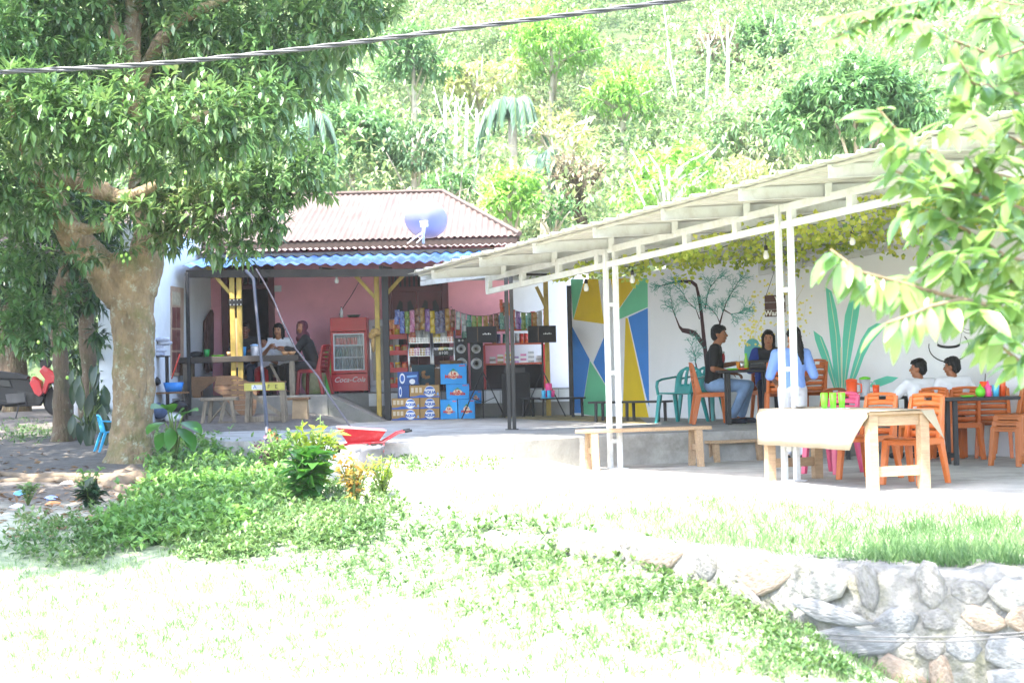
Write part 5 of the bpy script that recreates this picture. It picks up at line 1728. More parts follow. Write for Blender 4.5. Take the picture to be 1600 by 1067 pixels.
cen = B_ + el * 0.5 + cw * 0.5
trz = math.atan2(el.y, el.x)
ntab = table('wooden_table', 'long pale wooden table under a cream cloth at the front of the patio', (cen.x, cen.y, PZ), trz, TL, TW, TH, m_wood, m_wood, 0.09, 0.03, 0.06, 0.13, 0.1)
# cloth: lies on top and hangs over the long camera side, turned up at the near end
m_cloth = M('cream_cloth', (0.30, 0.25, 0.18), 0.9, 0.06, 3, 0.15, 120, stretch=(25, 1, 1))
cl_ = thing('tablecloth', 'cream striped cloth hanging over the left side of the long wooden table', 'tablecloth', (cen.x, cen.y, PZ + TH), trz)
side = 1 if Vector((-math.sin(trz), math.cos(trz), 0)).dot(Vector((-1, -0.3, 0))) > 0 else -1
nx_, ny_ = 36, 14
vs, fs = [], []
for i in range(nx_ + 1):
    x = -TL / 2 + 0.02 + (TL + 0.06) * i / nx_ - 0.04
    for j in range(ny_ + 1):
        s = j / ny_
        yy = -TW / 2 - 0.02 + (TW + 0.38) * s
        hang = max(0, yy - TW / 2)
        fold_ = 0.014 * math.sin(x * 14 + 1) * min(1, hang * 5)
        drop = hang
        if x < -TL / 2 + 0.28: drop = hang * (0.15 + 0.85 * max(0, (x + TL / 2) / 0.28))        # swept up by the near corner
        z = 0.006 - drop + 0.002 * math.sin(x * 9 + yy * 5)
        vs.append((x, side * (min(yy, TW / 2 + 0.012) + fold_ + (0.02 if hang > 0 else 0)), z))
for i in range(nx_):
    for j in range(ny_):
        a = i * (ny_ + 1) + j
        fs.append((a, a + ny_ + 1, a + ny_ + 2, a + 1))
co = MB().add(vs, fs).build('cloth', m_cloth, cl_, smooth=True)
sd = co.modifiers.new('thick', 'SOLIDIFY'); sd.thickness = 0.003; sd.offset = 1
mb = MB(); mb.slab([(-TL / 2 - 0.012, -side * (TW / 2 - 0.12), 0.004), (-TL / 2 - 0.012, -side * (TW / 2 + 0.02), 0.004), (-TL / 2 - 0.05, -side * (TW / 2 + 0.1), -0.27)], (0.003, 0, 0))
mb.build('corner_flap', m_cloth, cl_)
# black patio table and the terrace tables
p = onz(1541, 724, PZ)
bt = table('steel_table', 'black table with drinks on the right of the patio', (p.x + 0.05, p.y, PZ), 0.12, 1.25, 0.6, 0.75, m_black, m_black, 0.05, 0.035, 0.18, 0.08)
p = onz(1168, 662.5, TZ)
mtab = table('steel_table', 'black table before the man in the black T-shirt', (p.x, p.y, TZ), 0.0, 0.80, 0.55, 0.74, m_black, m_black, 0.05, 0.035, 0.14, 0.12)
p = onz(1245, 653, TZ)
btab = table('steel_table', 'black table behind the standing woman next to the wall', (p.x + 0.02, p.y, TZ), -1.1, 0.9, 0.4, 0.74, m_black, m_black, 0.045, 0.035, 0.05)
# ---- benches
def bench(name, label, p0, p1, W, H, mat_top, mat_leg, th=0.03, leg=0.04, splay=0.0, inset=0.12, nleg=2, z=TZ, group=None, stretch=False):
    a, b = Vector((p0.x, p0.y, z)), Vector((p1.x, p1.y, z))
    d = b - a
    L = d.length
    c = (a + b) / 2
    t = thing(name, label, 'bench', c, math.atan2(d.y, d.x), group)
    MB().bx(-L / 2, L / 2, -W / 2, W / 2, H - th, H).build('seat', mat_top, t, bevel=0.005)
    for k in range(nleg):
        x = -L / 2 + inset + (L - 2 * inset) * k / (nleg - 1)
        for sy in (-1, 1):
            frus(MB(), (x, sy * (W / 2 - 0.03 + splay), 0), (x, sy * (W / 2 - 0.04), H - th - 0.001), (leg, leg), (leg * 1.2, leg)).build('leg', mat_leg, t, bevel=0.003)
        if stretch:
            MB().bx(x - leg * 0.3, x + leg * 0.3, -W / 2 + 0.02, W / 2 - 0.02, H * 0.4, H * 0.4 + leg).build('stretcher', mat_leg, t)
    return t
bench('wooden_bench', 'pale wooden plank bench in the sun before the front canopy post', onz(905, 735, PZ), onz(1108, 727, PZ), 0.26, 0.47, m_wood, m_wood, 0.04, 0.07, 0.05, 0.16, z=PZ, stretch=True)
bench('wooden_bench', 'small low wooden bench against the terrace step', onz(1105, 722, PZ), onz(1192, 718, PZ), 0.2, 0.26, m_wood, m_wood, 0.035, 0.06, 0.02, 0.09, z=PZ)
bench('low_bench', 'low black bench on the mat before the geometric mural', onz(926, 659, TZ), onz(1046, 658, TZ), 0.3, 0.31, m_black, m_black, 0.03, 0.035, 0, 0.12, 3)
bench('low_bench', 'low black bench with cups beside the speaker stands', onz(822, 652, TZ), onz(907, 652, TZ), 0.3, 0.34, m_black, m_black, 0.03, 0.035, 0, 0.06, 2)
# floor mat by the mural
mt_pts = [onz(800, 654, TZ), onz(1010, 662, TZ), onz(1000, 654, TZ), onz(898, 649.5, TZ), onz(760, 648, TZ)]
mo = MB().slab([(q.x, q.y, TZ + 0.004) for q in mt_pts], (0, 0, 0.008)).build('floor_mat', M('straw_mat', hx('8a7c54'), 0.95, 0.35, 18, 0.4, 60, dirt=hx('5c5236'), dirt_scale=9, dirt_amt=0.7))
tag(mo, 'worn straw mat on the terrace floor below the mural', 'mat')
# ---- veranda table, benches and the work furniture before it
vt_x0, vt_x1 = ux(284, 31.0, 1.5), ux(470, 31.0, 1.5)
vt = thing('long_table', 'long dark wooden table with weathered legs on the veranda', 'table', ((vt_x0 + vt_x1) / 2, 31.0, VZ))
hl = (vt_x1 - vt_x0) / 2
VTH = at(400, 556, 31.0).z - VZ
MB().bx(-hl, hl, -0.35, 0.35, VTH - 0.1, VTH).build('tabletop', m_wood_dark, vt, bevel=0.008)
for sx in (-1, 1):
    for sy in (-1, 1):
        MB().bx(sx * (hl - 0.12) - 0.045, sx * (hl - 0.12) + 0.045, sy * 0.28 - 0.045, sy * 0.28 + 0.045, 0, VTH - 0.102).build('leg', m_wood_grey, vt, bevel=0.005)
MB().beam((hl - 0.5, -0.24, VTH - 0.14), (hl - 0.25, -0.24, 0.05), 0.05, 0.04).build('brace', m_wood_grey, vt)
bench('plank_bench', 'rough brown plank bench behind the veranda table', at(300, 600, 32.0), at(455, 600, 32.0), 0.25, 0.36, m_wood_brown, m_wood_brown, 0.04, 0.06, 0, 0.15, 3, z=VZ)
bb = thing('broken_bench', 'brown wooden bench with a cut-away side under the left end of the veranda table', 'bench', (ux(322, 30.55, VZ), 30.5, VZ))
MB().slab([(-0.28, 0, 0.36), (0.42, 0, 0.36), (0.42, 0, 0.28), (0.16, 0, 0.27), (-0.08, 0, 0.1), (-0.08, 0, 0.0), (-0.2, 0, 0.0), (-0.28, 0, 0.12)], (0, 0.03, 0)).build('side_panel', m_wood_brown, bb)
MB().bx(-0.28, 0.42, 0.03, 0.26, 0.33, 0.36).build('seat', m_wood_brown, bb)
# leaning slatted wooden panel
sp = thing('slatted_panel', 'splintered brown wooden panel leaning below the veranda edge', 'panel', (ux(362, 29.8, 0.6), 29.9, TZ))
pl_ = [(-0.25, 0.85), (-0.12, 0.92), (0.12, 0.82), (0.42, 0.66), (0.42, 0.3), (0.34, 0.0), (0.28, 0.05), (0.2, 0.15), (0.02, 0.32), (-0.16, 0.52), (-0.3, 0.6)]
for k in range(11):
    z0 = 0.03 + k * 0.082
    xs_ = []
    for z in (z0, z0 + 0.074):
        hit = []
        for i in range(len(pl_)):
            (x1_, z1_), (x2_, z2_) = pl_[i], pl_[(i + 1) % len(pl_)]
            if (z1_ > z) != (z2_ > z):
                hit.append(x1_ + (x2_ - x1_) * (z - z1_) / (z2_ - z1_))
        xs_.append((min(hit), max(hit)) if len(hit) >= 2 else None)
    if not all(xs_): continue
    (a, b), (c, d) = xs_
    MB().slab([(a, -0.25 + z0 * 0.3, z0), (b, -0.25 + z0 * 0.3, z0), (d, -0.25 + (z0 + .074) * 0.3, z0 + 0.074), (c, -0.25 + (z0 + .074) * 0.3, z0 + 0.074)], (0, 0.02, 0)).build('slat', m_wood_brown, sp)
# three-legged looking stool, narrow printed table, box stool on the terrace
st_ = thing('wooden_stool', 'weathered wooden stool with splayed crossed legs left of the printed table', 'stool', (ux(344, 28.4, TZ), 28.4, TZ))
MB().bx(-0.29, 0.29, -0.13, 0.13, 0.45, 0.5).build('seat', m_wood_grey, st_, bevel=0.006)
for (x0_, x1_) in ((-0.2, -0.25), (-0.2, -0.25), (0.14, 0.02), (0.2, 0.26)):
    pass
for (xa, xb, ya, yb) in ((-0.2, -0.28, -0.08, -0.12), (-0.14, -0.2, 0.08, 0.12), (0.1, 0.0, -0.09, -0.14), (0.2, 0.27, -0.09, -0.14), (0.18, 0.22, 0.09, 0.13)):
    MB().beam((xa, ya, 0.449), (xb, yb, 0.0), 0.055, 0.04).build('leg', m_wood_grey, st_)
MB().bx(-0.01, 0.28, -0.155, -0.128, 0.03, 0.12).build('stretcher', m_wood_grey, st_)
MB().beam((0.12, -0.1, 0.42), (-0.2, 0.0, 0.08), 0.035, 0.02).build('brace', m_wood_grey, st_)
MB().beam((0.0, 0.0, 0.42), (0.24, 0.05, 0.1), 0.035, 0.02).build('brace', m_wood_grey, st_)
pt = thing('narrow_table', 'narrow weathered wooden table with a yellow printed board along its top', 'table', (ux(417, 28.6, TZ), 28.6, TZ))
w2 = 0.31
zt_ = at(417, 596, 28.6).z - TZ
MB().bx(-w2, w2, -0.17, 0.17, zt_ - 0.02, zt_).build('tabletop', m_wood_brown, pt)
board = MB().bx(-w2 - 0.01, w2 + 0.01, -0.195, -0.172, zt_ - 0.14, zt_ - 0.022).build('printed_board', M('yellow_board', hx('b9b155'), 0.7, 0.2, 10), pt)
m_prb = M('print_blue', hx('2d64b0'), 0.6); m_prk = M('print_black', (0.02, 0.02, 0.02), 0.6); m_prw = M('print_white', (0.7, 0.7, 0.68), 0.6)
MB().bx(-0.2, 0.02, -0.198, -0.196, zt_ - 0.125, zt_ - 0.05).build('print_patch', m_prw, board)
text('lettering', 'A', 0.09, m_prb, board, (-0.15, -0.2, zt_ - 0.085), (math.pi / 2, 0, 0))
text('lettering', 'F', 0.09, m_prk, board, (0.07, -0.2, zt_ - 0.085), (math.pi / 2, 0, math.pi / 2 * 0))
text('lettering', 'E', 0.09, m_prk, board, (0.19, -0.2, zt_ - 0.085), (math.pi / 2, 0, 0))
for sx in (-1, 1):
    for sy in (-1, 1):
        MB().beam((sx * (w2 - 0.05), sy * 0.13, zt_ - 0.021), (sx * (w2 - 0.01), sy * 0.16, 0), 0.07, 0.045).build('leg', m_wood_grey, pt)
MB().bx(-w2 + 0.03, w2 - 0.03, -0.13, -0.1, 0.1, 0.18).build('stretcher', m_wood_grey, pt)
MB().beam((-w2 + 0.06, -0.11, zt_ - 0.18), (w2 - 0.06, -0.11, 0.2), 0.02, 0.06).build('brace', m_wood_grey, pt)
bs = thing('box_stool', 'pale wooden box stool at the right of the printed table', 'stool', (ux(466, 29.0, TZ), 29.2, TZ))
frus(MB(), (0.02, 0, 0), (0.02, 0, 0.42), (0.27, 0.25), (0.23, 0.22)).build('body', M('pale_board', hx('a98f6f'), 0.8, 0.2, 6, 0.2, 30), bs, bevel=0.005)
MB().bx(-0.2, 0.17, -0.15, 0.15, 0.421, 0.46).build('seat', m_wood_brown, bs, bevel=0.005)
# leaning steel pipe and the cable-wrapped pole
pp_ = MB().tube([at(385, 424, 30.4), at(396, 436, 30.2), at(402, 500, 29.6), at(412, 600, 28.4), onz(419, 700, TZ + 0.02)], [0.034, 0.03, 0.027, 0.027, 0.027], 10).build('leaning_pipe', M('grey_pipe', (0.05, 0.052, 0.066), 0.5, 0.2, 6), smooth=True)
tag(pp_, 'bent grey steel pipe leaning from the veranda roof down to the terrace', 'pipe')
rp_ = [at(400, 420, 30.4), at(412, 440, 30.2), at(428, 470, 29.8), at(440, 500, 29.4), at(462, 545, 28.6), at(498, 590, 27.4), at(515, 620, 26.2), at(540, 655, 24.4), onz(556, 682, TZ + 0.02)]
ro = MB().tube(rp_, [0.015] * 9, 8, wob=0.2).build('wrapped_pole', M('pale_wrap', hx('605658'), 0.7, 0.3, 12, 0.4, 30), smooth=True)
tag(ro, 'thin pale pole slanting from the roof edge down to the wheelbarrow', 'pole')
# ================================================================== the shop front
def rect(u0, u1, v0, v1, Y):
    a, b = at(u0, v1, Y), at(u1, v0, Y)
    c = at((u0 + u1) / 2, (v0 + v1) / 2, Y)
    w, h = (u1 - u0) / pxm(Y), (v1 - v0) / pxm(Y)
    return c.x - w / 2, c.x + w / 2, c.z - h / 2, c.z + h / 2
RX = (math.pi / 2, 0, 0)
# ---- red bottle cooler
x0, x1, z0, z1 = rect(517, 574, 496, 613, 32.3)
z0 = VZ
ck = thing('drinks_cooler', 'red glass-doored drinks cooler against the pink wall', 'cooler', ((x0 + x1) / 2, 32.3, VZ))
hw, hh = (x1 - x0) / 2, z1 - z0
cb = MB()
cb.bx(-hw, -hw + 0.04, 0, 0.55, 0.04, hh); cb.bx(hw - 0.04, hw, 0, 0.55, 0.04, hh); cb.bx(-hw + 0.04, hw - 0.04, 0.5, 0.55, 0.04, hh)
cb.bx(-hw + 0.04, hw - 0.04, 0, 0.5, hh - 0.04, hh); cb.bx(-hw + 0.04, hw - 0.04, 0, 0.5, 0.04, 0.34)
cb.build('cabinet', m_red, ck, bevel=0.008)
ins = MB(); ins.bx(-hw + 0.042, hw - 0.042, 0.48, 0.498, 0.34, hh - 0.042); ins.build('lining', M('cooler_lining', (0.32, 0.36, 0.38), 0.5), ck)
hd = MB().bx(-hw, hw, -0.035, -0.002, hh - 0.25, hh).build('header_panel', m_red, ck, bevel=0.008)
dz0, dz1 = 0.36, hh - 0.26
dr_ = MB()
dr_.bx(-hw, -hw + 0.05, -0.035, -0.003, dz0, dz1); dr_.bx(hw - 0.05, hw, -0.035, -0.003, dz0, dz1)
dr_.bx(-hw + 0.05, hw - 0.05, -0.035, -0.003, dz0, dz0 + 0.05); dr_.bx(-hw + 0.05, hw - 0.05, -0.035, -0.003, dz1 - 0.03, dz1)
dro = dr_.build('door', m_red, ck, bevel=0.004)
tr_ = MB()
gx0, gx1, gz0, gz1 = -hw + 0.05, hw - 0.05, dz0 + 0.05, dz1 - 0.03
tr_.bx(gx0, gx0 + 0.02, -0.03, -0.012, gz0, gz1); tr_.bx(gx1 - 0.02, gx1, -0.03, -0.012, gz0, gz1); tr_.bx(gx0 + .02, gx1 - .02, -0.03, -0.012, gz1 - 0.02, gz1); tr_.bx(gx0 + .02, gx1 - .02, -0.03, -0.012, gz0, gz0 + 0.02)
tr_.build('seal', m_white_pl, dro)
MB().bx(gx0, gx1, -0.022, -0.016, gz0, gz1).build('pane', glassmat('cooler_glass', (0.75, 0.82, 0.82), 0.12, 0.04), dro)
MB().bx(-hw - 0.012, -hw - 0.001, 0.06, 0.1, hh * 0.52, hh * 0.72).build('handle', m_chrome, dro)
lp = MB().bx(-hw, hw, -0.03, -0.003, 0.04, dz0 - 0.01).build('lower_panel', m_red, ck, bevel=0.006)
text('lettering', 'Coca-Cola', 0.13, m_prw, lp, (0, -0.033, 0.24), RX, shear=0.35)
for sx in (-1, 1):
    for y in (0.05, 0.5):
        MB().bx(sx * (hw - 0.06) - 0.02, sx * (hw - 0.06) + 0.02, y - 0.02, y + 0.02, 0, 0.04).build('foot', m_black, ck)
shz = [gz0 + 0.02, gz0 + (gz1 - gz0) * 0.37, gz0 + (gz1 - gz0) * 0.70]
for s in shz:
    MB().bx(gx0, gx1, 0.02, 0.45, s - 0.018, s).build('shelf', m_white_pl, ck)
def bottle_proto(name, mat, capm, h, r, can=False):
    t = thing(name, 'x', 'can' if can else 'bottle')
    if can:
        MB().lathe([(r * 0.85, 0), (r, h * 0.06), (r, h * 0.92), (r * 0.85, h)], 10).build('body', mat, t, smooth=True)
        MB().lathe([(r * 0.8, 0), (r * 0.8, 0.004)], 10, (0, 0, h)).build('lid', m_chrome, t)
    else:
        MB().lathe([(r * 0.9, 0), (r, h * 0.05), (r, h * 0.55), (r * 0.85, h * 0.65), (r * 0.4, h * 0.82), (r * 0.36, h * 0.93)], 10).build('body', mat, t, smooth=True)
        MB().lathe([(r * 0.42, h * 0.93), (r * 0.42, h)], 8).build('cap', capm, t)
    return t
def row(proto, n, xa, xb, y, z, parent_loc, label, group, used):
    for i in range(n):
        o = proto if not used[0] else copy_tree(proto)
        used[0] = True
        put(o, (parent_loc[0] + xa + (xb - xa) * (i + 0.5) / n, parent_loc[1] + y, parent_loc[2] + z + 0.001), random.uniform(0, 6), label, group)
cl0 = ck.location
row(bottle_proto('drink_can', M('red_can', hx('b8381f'), 0.3, 0.2, 20), m_chrome, 0.125, 0.033, True), 6, gx0 + 0.03, gx1 - 0.13, 0.1, shz[2], cl0, 'small red can on the top shelf of the red cooler', 'red cans in the cooler', [False])
row(bottle_proto('water_bottle', glassmat('pet', (0.55, 0.62, 0.65), 0.8, 0.15), m_prb, 0.2, 0.033), 2, gx1 - 0.13, gx1 - 0.02, 0.1, shz[2], cl0, 'clear bottle on the top shelf of the red cooler', 'clear bottles on the top shelf', [False])
row(bottle_proto('drink_bottle', M('green_bottle', hx('33573f'), 0.25, 0.2, 20), m_red, 0.18, 0.03), 4, gx0 + 0.02, gx0 + 0.26, 0.1, shz[1], cl0, 'green bottle on the middle shelf of the red cooler', 'green bottles in the cooler', [False])
row(bottle_proto('drink_bottle', M('grey_bottle', hx('7d8c8c'), 0.25, 0.2, 20), m_prw, 0.19, 0.03), 3, gx0 + 0.27, gx1 - 0.01, 0.1, shz[1], cl0, 'pale bottle on the middle shelf of the red cooler', 'pale bottles in the cooler', [False])
row(bottle_proto('drink_bottle', M('dark_bottle', hx('28434a'), 0.25, 0.2, 20), m_black, 0.27, 0.036), 6, gx0 + 0.01, gx1 - 0.01, 0.1, shz[0], cl0, 'dark large bottle on the bottom shelf of the red cooler', 'large bottles in the cooler', [False])
bo = bottle_proto('spray_bottle', m_white_pl, m_black_matte, 0.2, 0.03); put(bo, (cl0.x - 0.14, 32.5, VZ + hh + 0.001), 0, 'white bottle standing on top of the red cooler')
bw = thing('bowl', 'dark green bowl of odds and ends on top of the red cooler', 'bowl', (cl0.x + 0.08, 32.5, VZ + hh))
MB().lathe([(0.08, 0.001), (0.13, 0.05), (0.12, 0.05), (0.07, 0.012)], 14).build('bowl_shell', M('green_bowl', hx('2f4436'), 0.4), bw, smooth=True)
# green board leaning left of the cooler, printed sack behind the chair
gb = MB().bx(-0.05, 0.05, -0.015, 0.015, 0, 0.75).build('leaning_board', M('green_board', hx('3f9a3c'), 0.6), None)
gb.location = (ux(519, 32.0, 1.2) - 0.06, 31.9, VZ)
tag(gb, 'narrow green board leaning beside the red cooler', 'board')
sk = MB(); sk.ell((0, 0, 0.28), (0.22, 0.14, 0.3), 14, 10); sk = sk.build('printed_sack', M('printed_sack', hx('b9b58a'), 0.8, 0.35, 6, dirt=hx('6f9a44'), dirt_scale=4, dirt_amt=0.7), None, smooth=True)
sk.location = (ux(490, 32.3, 1.1), 32.3, VZ - 0.03)
tag(sk, 'pale printed sack on the veranda behind the red chair', 'sack')
# ---- white upright freezer behind the yellow post
x0, x1, z0, z1 = rect(577, 621, 499, 613, 32.75)
fz = thing('upright_freezer', 'white upright freezer behind the yellow timber post', 'freezer', ((x0 + x1) / 2, 32.75, VZ))
hw = (x1 - x0) / 2
MB().bx(-hw, hw, 0, 0.5, 0, z1 - VZ).build('cabinet', M('freezer_white', (0.45, 0.47, 0.5), 0.4, 0.05), fz, bevel=0.01)
d_ = MB().bx(-hw + 0.005, hw - 0.005, -0.04, -0.003, 0.12, z1 - VZ - 0.03).build('door', M('freezer_white'  , 0), fz, bevel=0.008)
MB().bx(-hw + 0.07, hw - 0.07, -0.046, -0.041, 0.22, z1 - VZ - 0.12).build('pane', M('dark_pane', (0.08, 0.1, 0.11), 0.15), d_)
MB().bx(-hw + 0.02, -hw + 0.04, -0.075, -0.041, 0.6, 0.9).build('handle', m_chrome, d_)
# ---- goods: shared little meshes
def pillow_mesh():
    mb = MB(); n, m = 4, 5
    for side in (1, -1):
        vs = []
        for j in range(m + 1):
            for i in range(n + 1):
                x, z = -0.5 + i / n, -0.5 + j / m
                b = 0.16 * (1 - (2 * x) ** 2) * (1 - (2 * z) ** 4)
                vs.append((x * (1 - 0.08 * (1 - (2 * z) ** 2)), side * b, z))
        fs = [(j * (n + 1) + i, j * (n + 1) + i + 1, (j + 1) * (n + 1) + i + 1, (j + 1) * (n + 1) + i)[::(1 if side < 0 else -1)] for j in range(m) for i in range(n)]
        mb.add(vs, fs)
    return mb
PK = {}
def packet(mat, parent, loc, size, rz=0.0, ry=0.0):
    k = mat.name
    if k not in PK:
        o = pillow_mesh().build('packet', mat, parent, smooth=True); PK[k] = o.data
    else:
        o = bpy.data.objects.new('packet', PK[k]); COL.objects.link(o); o.parent = parent
    o.location = loc; o.scale = (size[0], size[2] if len(size) > 2 else size[0], size[1]); o.rotation_euler = (0, ry, rz)
    return o
def foil(name, c1, c2):
    return M('foil_' + name, hx(c1), 0.28, 0.5, 14, dirt=hx(c2), dirt_scale=9, dirt_amt=0.9, spec=0.7)
FO = dict(blue=foil('blue', '24459a', 'c9d2e8'), green=foil('green', '4c7a35', 'c7c04a'), purple=foil('purple', '6d3f8c', 'c9a7d6'), brown=foil('brown', '4a2620', 'c98b4a'), yellow=foil('yellow', 'd1b321', '7a5a12'),
          navy=foil('navy', '28264f', 'b6b6d8'), gold=foil('gold', 'a37a2c', '5c3f16'), red=foil('red', 'b5261f', 'e0a34a'), silver=foil('silver', 'a9adae', '5f6466'), orange=foil('orange', 'd0631f', 'e8c05a'), teal=foil('teal', '2f7a70', 'b8d0bc'), pink=foil('pink', 'b55a8a', 'e6c3d2'))
def strip_thing(label, u, v, Y, n, w, h, mat, group):
    p = at(u, v, Y)
    t = thing('packet_strip', label, 'snack packets', (p.x, p.y, p.z - n * h), group=group)
    for k in range(n):
        packet(mat, t, (random.uniform(-.006, .006), random.uniform(-.01, .01), n * h - (k + 0.5) * h), (w, h * 1.0), random.uniform(-.25, .25), random.uniform(-.06, .06))
    return t
ords = ['first', 'second', 'third', 'fourth', 'fifth', 'sixth', 'seventh', 'eighth', 'ninth', 'tenth', 'eleventh', 'twelfth', 'thirteenth', 'fourteenth', 'fifteenth', 'sixteenth', 'seventeenth', 'eighteenth']
seq = ['blue', 'blue', 'green', 'pink', 'brown', 'gold', 'purple', 'yellow', 'navy', 'navy', 'gold']
for i, c in enumerate(seq):
    u = 620 + i * 7.9
    strip_thing(f'{c} strip of hanging snack packets, {ords[i]} from the left over the wire racks', u, 484 + 3 * math.sin(i), 31.7, 3 if i else 2, 0.088, 0.13, FO[c], 'snack strips over the wire racks')
seq2 = ['brown', 'silver', 'silver', 'teal', 'green', 'green', 'gold', 'brown', 'brown', 'teal', 'blue', 'red', 'purple', 'green', 'teal', 'gold', 'silver', 'red']
gar = []
for i, c in enumerate(seq2):
    t_ = i / 17
    u = 707 + t_ * 145
    v = 482 + (26 * (1 - ((u - 750) / 46) ** 2) * 0.45 if u < 797 else 14 * (1 - ((u - 825) / 28) ** 2) * 0.5)
    v = max(v, 478)
    gar.append(at(u, v, 31.6))
    strip_thing(f'{c} strip of small packets, {ords[i]} from the left along the sagging string', u, v, 31.6, 3, 0.085, 0.105, FO[c], 'packet strips on the sagging string')
for i, c in enumerate(['red', 'orange', 'silver', 'gold', 'purple', 'brown', 'yellow', 'navy', 'red', 'teal', 'gold', 'orange']):
    strip_thing(f'{c} strip of packets, {ords[i]} from the left in the lower row behind the racks', 640 + i * 9.5, 500 + 4 * math.sin(i * 2.1), 32.15, 2, 0.1, 0.16, FO[c], 'lower row of hanging packets')
for i, c in enumerate(['red', 'brown', 'red', 'orange']):
    strip_thing(f'{c} bunch of small packets, {ords[i]} in the cluster hanging left of the dark post', 783 + i * 4.5, 468 + 5 * (i % 2), 31.4, 3, 0.06, 0.075, FO[c], 'cluster of packets by the dark post')
g_ = MB().tube([at(618, 484, 31.7), at(660, 486, 31.7), at(706, 480, 31.65)] + gar, 0.004, 5).build('string', m_black_matte)
tag(g_, 'sagging string that carries the hanging snack packets', 'string')
# ---- red wire rack
x0, x1, z0, z1 = rect(605, 637, 515, 613, 32.2)
rk = thing('wire_rack', 'red tiered rack of jars just right of the dark steel post', 'rack', ((x0 + x1) / 2, 32.2, VZ))
hw = (x1 - x0) / 2
for sx in (-1, 1):
    for y in (0, 0.3):
        MB().tube([(sx * hw, y, 0), (sx * hw, y, z1 - VZ)], 0.01, 6).build('upright', m_red, rk, smooth=True)
jars = [('orange', 'a'), ('yellow', 'b'), ('red', 'c'), ('gold', 'd')]
jn = 0
for i, v in enumerate((527, 552, 579, 603)):
    z = at(620, v + 2, 32.2).z - VZ
    MB().bx(-hw, hw, 0.01, 0.3, z, z + 0.008).build('shelf', m_red, rk)
    MB().bx(-hw, hw, -0.004, 0.006, z - 0.01, z + 0.075).build('shelf_front', m_red, rk)
    for k in range(3):
        cm = FO[('orange', 'yellow', 'red', 'gold')[(i + k) % 4]]
        j = thing('jar', f'{("orange", "yellow", "red", "gold")[(i + k) % 4]} topped jar, {("left", "middle", "right")[k]} on the {("top", "second", "third", "bottom")[i]} red rack shelf', 'jar', (rk.location.x - hw * 0.66 + k * hw * 0.66, 32.2 + 0.09, VZ + z + 0.009), group='jars on the red rack')
        MB().lathe([(0.05, 0), (0.052, 0.01), (0.052, 0.12), (0.045, 0.14)], 10).build('body', cm, j, smooth=True)
        MB().lathe([(0.048, 0.14), (0.048, 0.165)], 10).build('lid', m_red if k != 1 else FO['yellow'], j)
for k in range(2):
    t = thing('snack_bag', ('orange', 'red')[k] + ' snack bag standing on the red rack', 'bag', (rk.location.x - 0.07 + 0.13 * k, 32.3, VZ + at(620, 527, 32.2).z - VZ + 0.01), group='bags on the red rack')
    packet(FO[('orange', 'red')[k]], t, (0, 0, 0.16), (0.15, 0.3))
# ---- two chrome racks of baskets
for r_i, (ua, ub) in enumerate(((638, 673), (676, 710))):
    x0, x1, z0, z1 = rect(ua, ub, 517, 600, 31.9)
    rk = thing('basket_rack', ('left' if r_i == 0 else 'right') + ' chrome basket rack under the hanging snack packets', 'rack', ((x0 + x1) / 2, 31.95, VZ), group='chrome basket racks')
    hw = (x1 - x0) / 2
    for sx in (-1, 1):
        for y in (0, 0.26):
            MB().tube([(sx * hw, y, 0.0), (sx * hw, y, z1 - VZ)], 0.012, 6).build('upright', m_chrome, rk, smooth=True)
    for i, (va, vb) in enumerate(((528, 536), (545, 556), (575, 583))):
        za, zb = at(660, vb, 31.95).z - VZ, at(660, va, 31.95).z - VZ
        bk = MB().bx(-hw, hw, 0.0, 0.26, za, za + 0.006).build('basket', m_chrome, rk)
        for k in range(4):
            z = za + (zb - za) * k / 3
            MB().beam((-hw, -0.002, z), (hw, -0.002, z), 0.005, 0.005).build('wire', m_chrome, bk)
        for k in range(9):
            x = -hw + 2 * hw * k / 8
            MB().beam((x, -0.004, za), (x, -0.004, zb), 0.004, 0.004).build('wire', m_chrome, bk)
        cols = [['red', 'silver', 'silver'], ['orange', 'pink', 'gold', 'purple'], ['brown', 'teal', 'navy']][i] if r_i == 0 else [['yellow', 'silver', 'red'], ['navy', 'yellow', 'green', 'silver'], ['brown', 'gold', 'brown']][i]
        for k, c in enumerate(cols):
            big = i == 0
            t = thing('snack_bag', f'{c} snack bag, {ords[k]} in the {("upper", "middle", "lower")[i]} basket of the {("left", "right")[r_i]} chrome rack', 'bag',
                      (rk.location.x - hw + (k + 0.5) * 2 * hw / len(cols), 31.95 + 0.12, VZ + za + 0.008), group='bags in the chrome baskets')
            packet(FO[c], t, (0, 0, 0.15 if big else 0.07), (0.15 if big else 0.11, 0.3 if big else 0.14), random.uniform(-.3, .3), random.uniform(-.15, .15))
    if r_i == 1:
        pc = MB().bx(-hw + 0.02, hw - 0.02, -0.012, -0.006, at(690, 556, 31.95).z - VZ, at(690, 547, 31.95).z - VZ).build('price_board', m_black_matte, rk)
        text('lettering', '#100', 0.08, m_prw, pc, (0, -0.0135, at(690, 551.5, 31.95).z - VZ), RX)
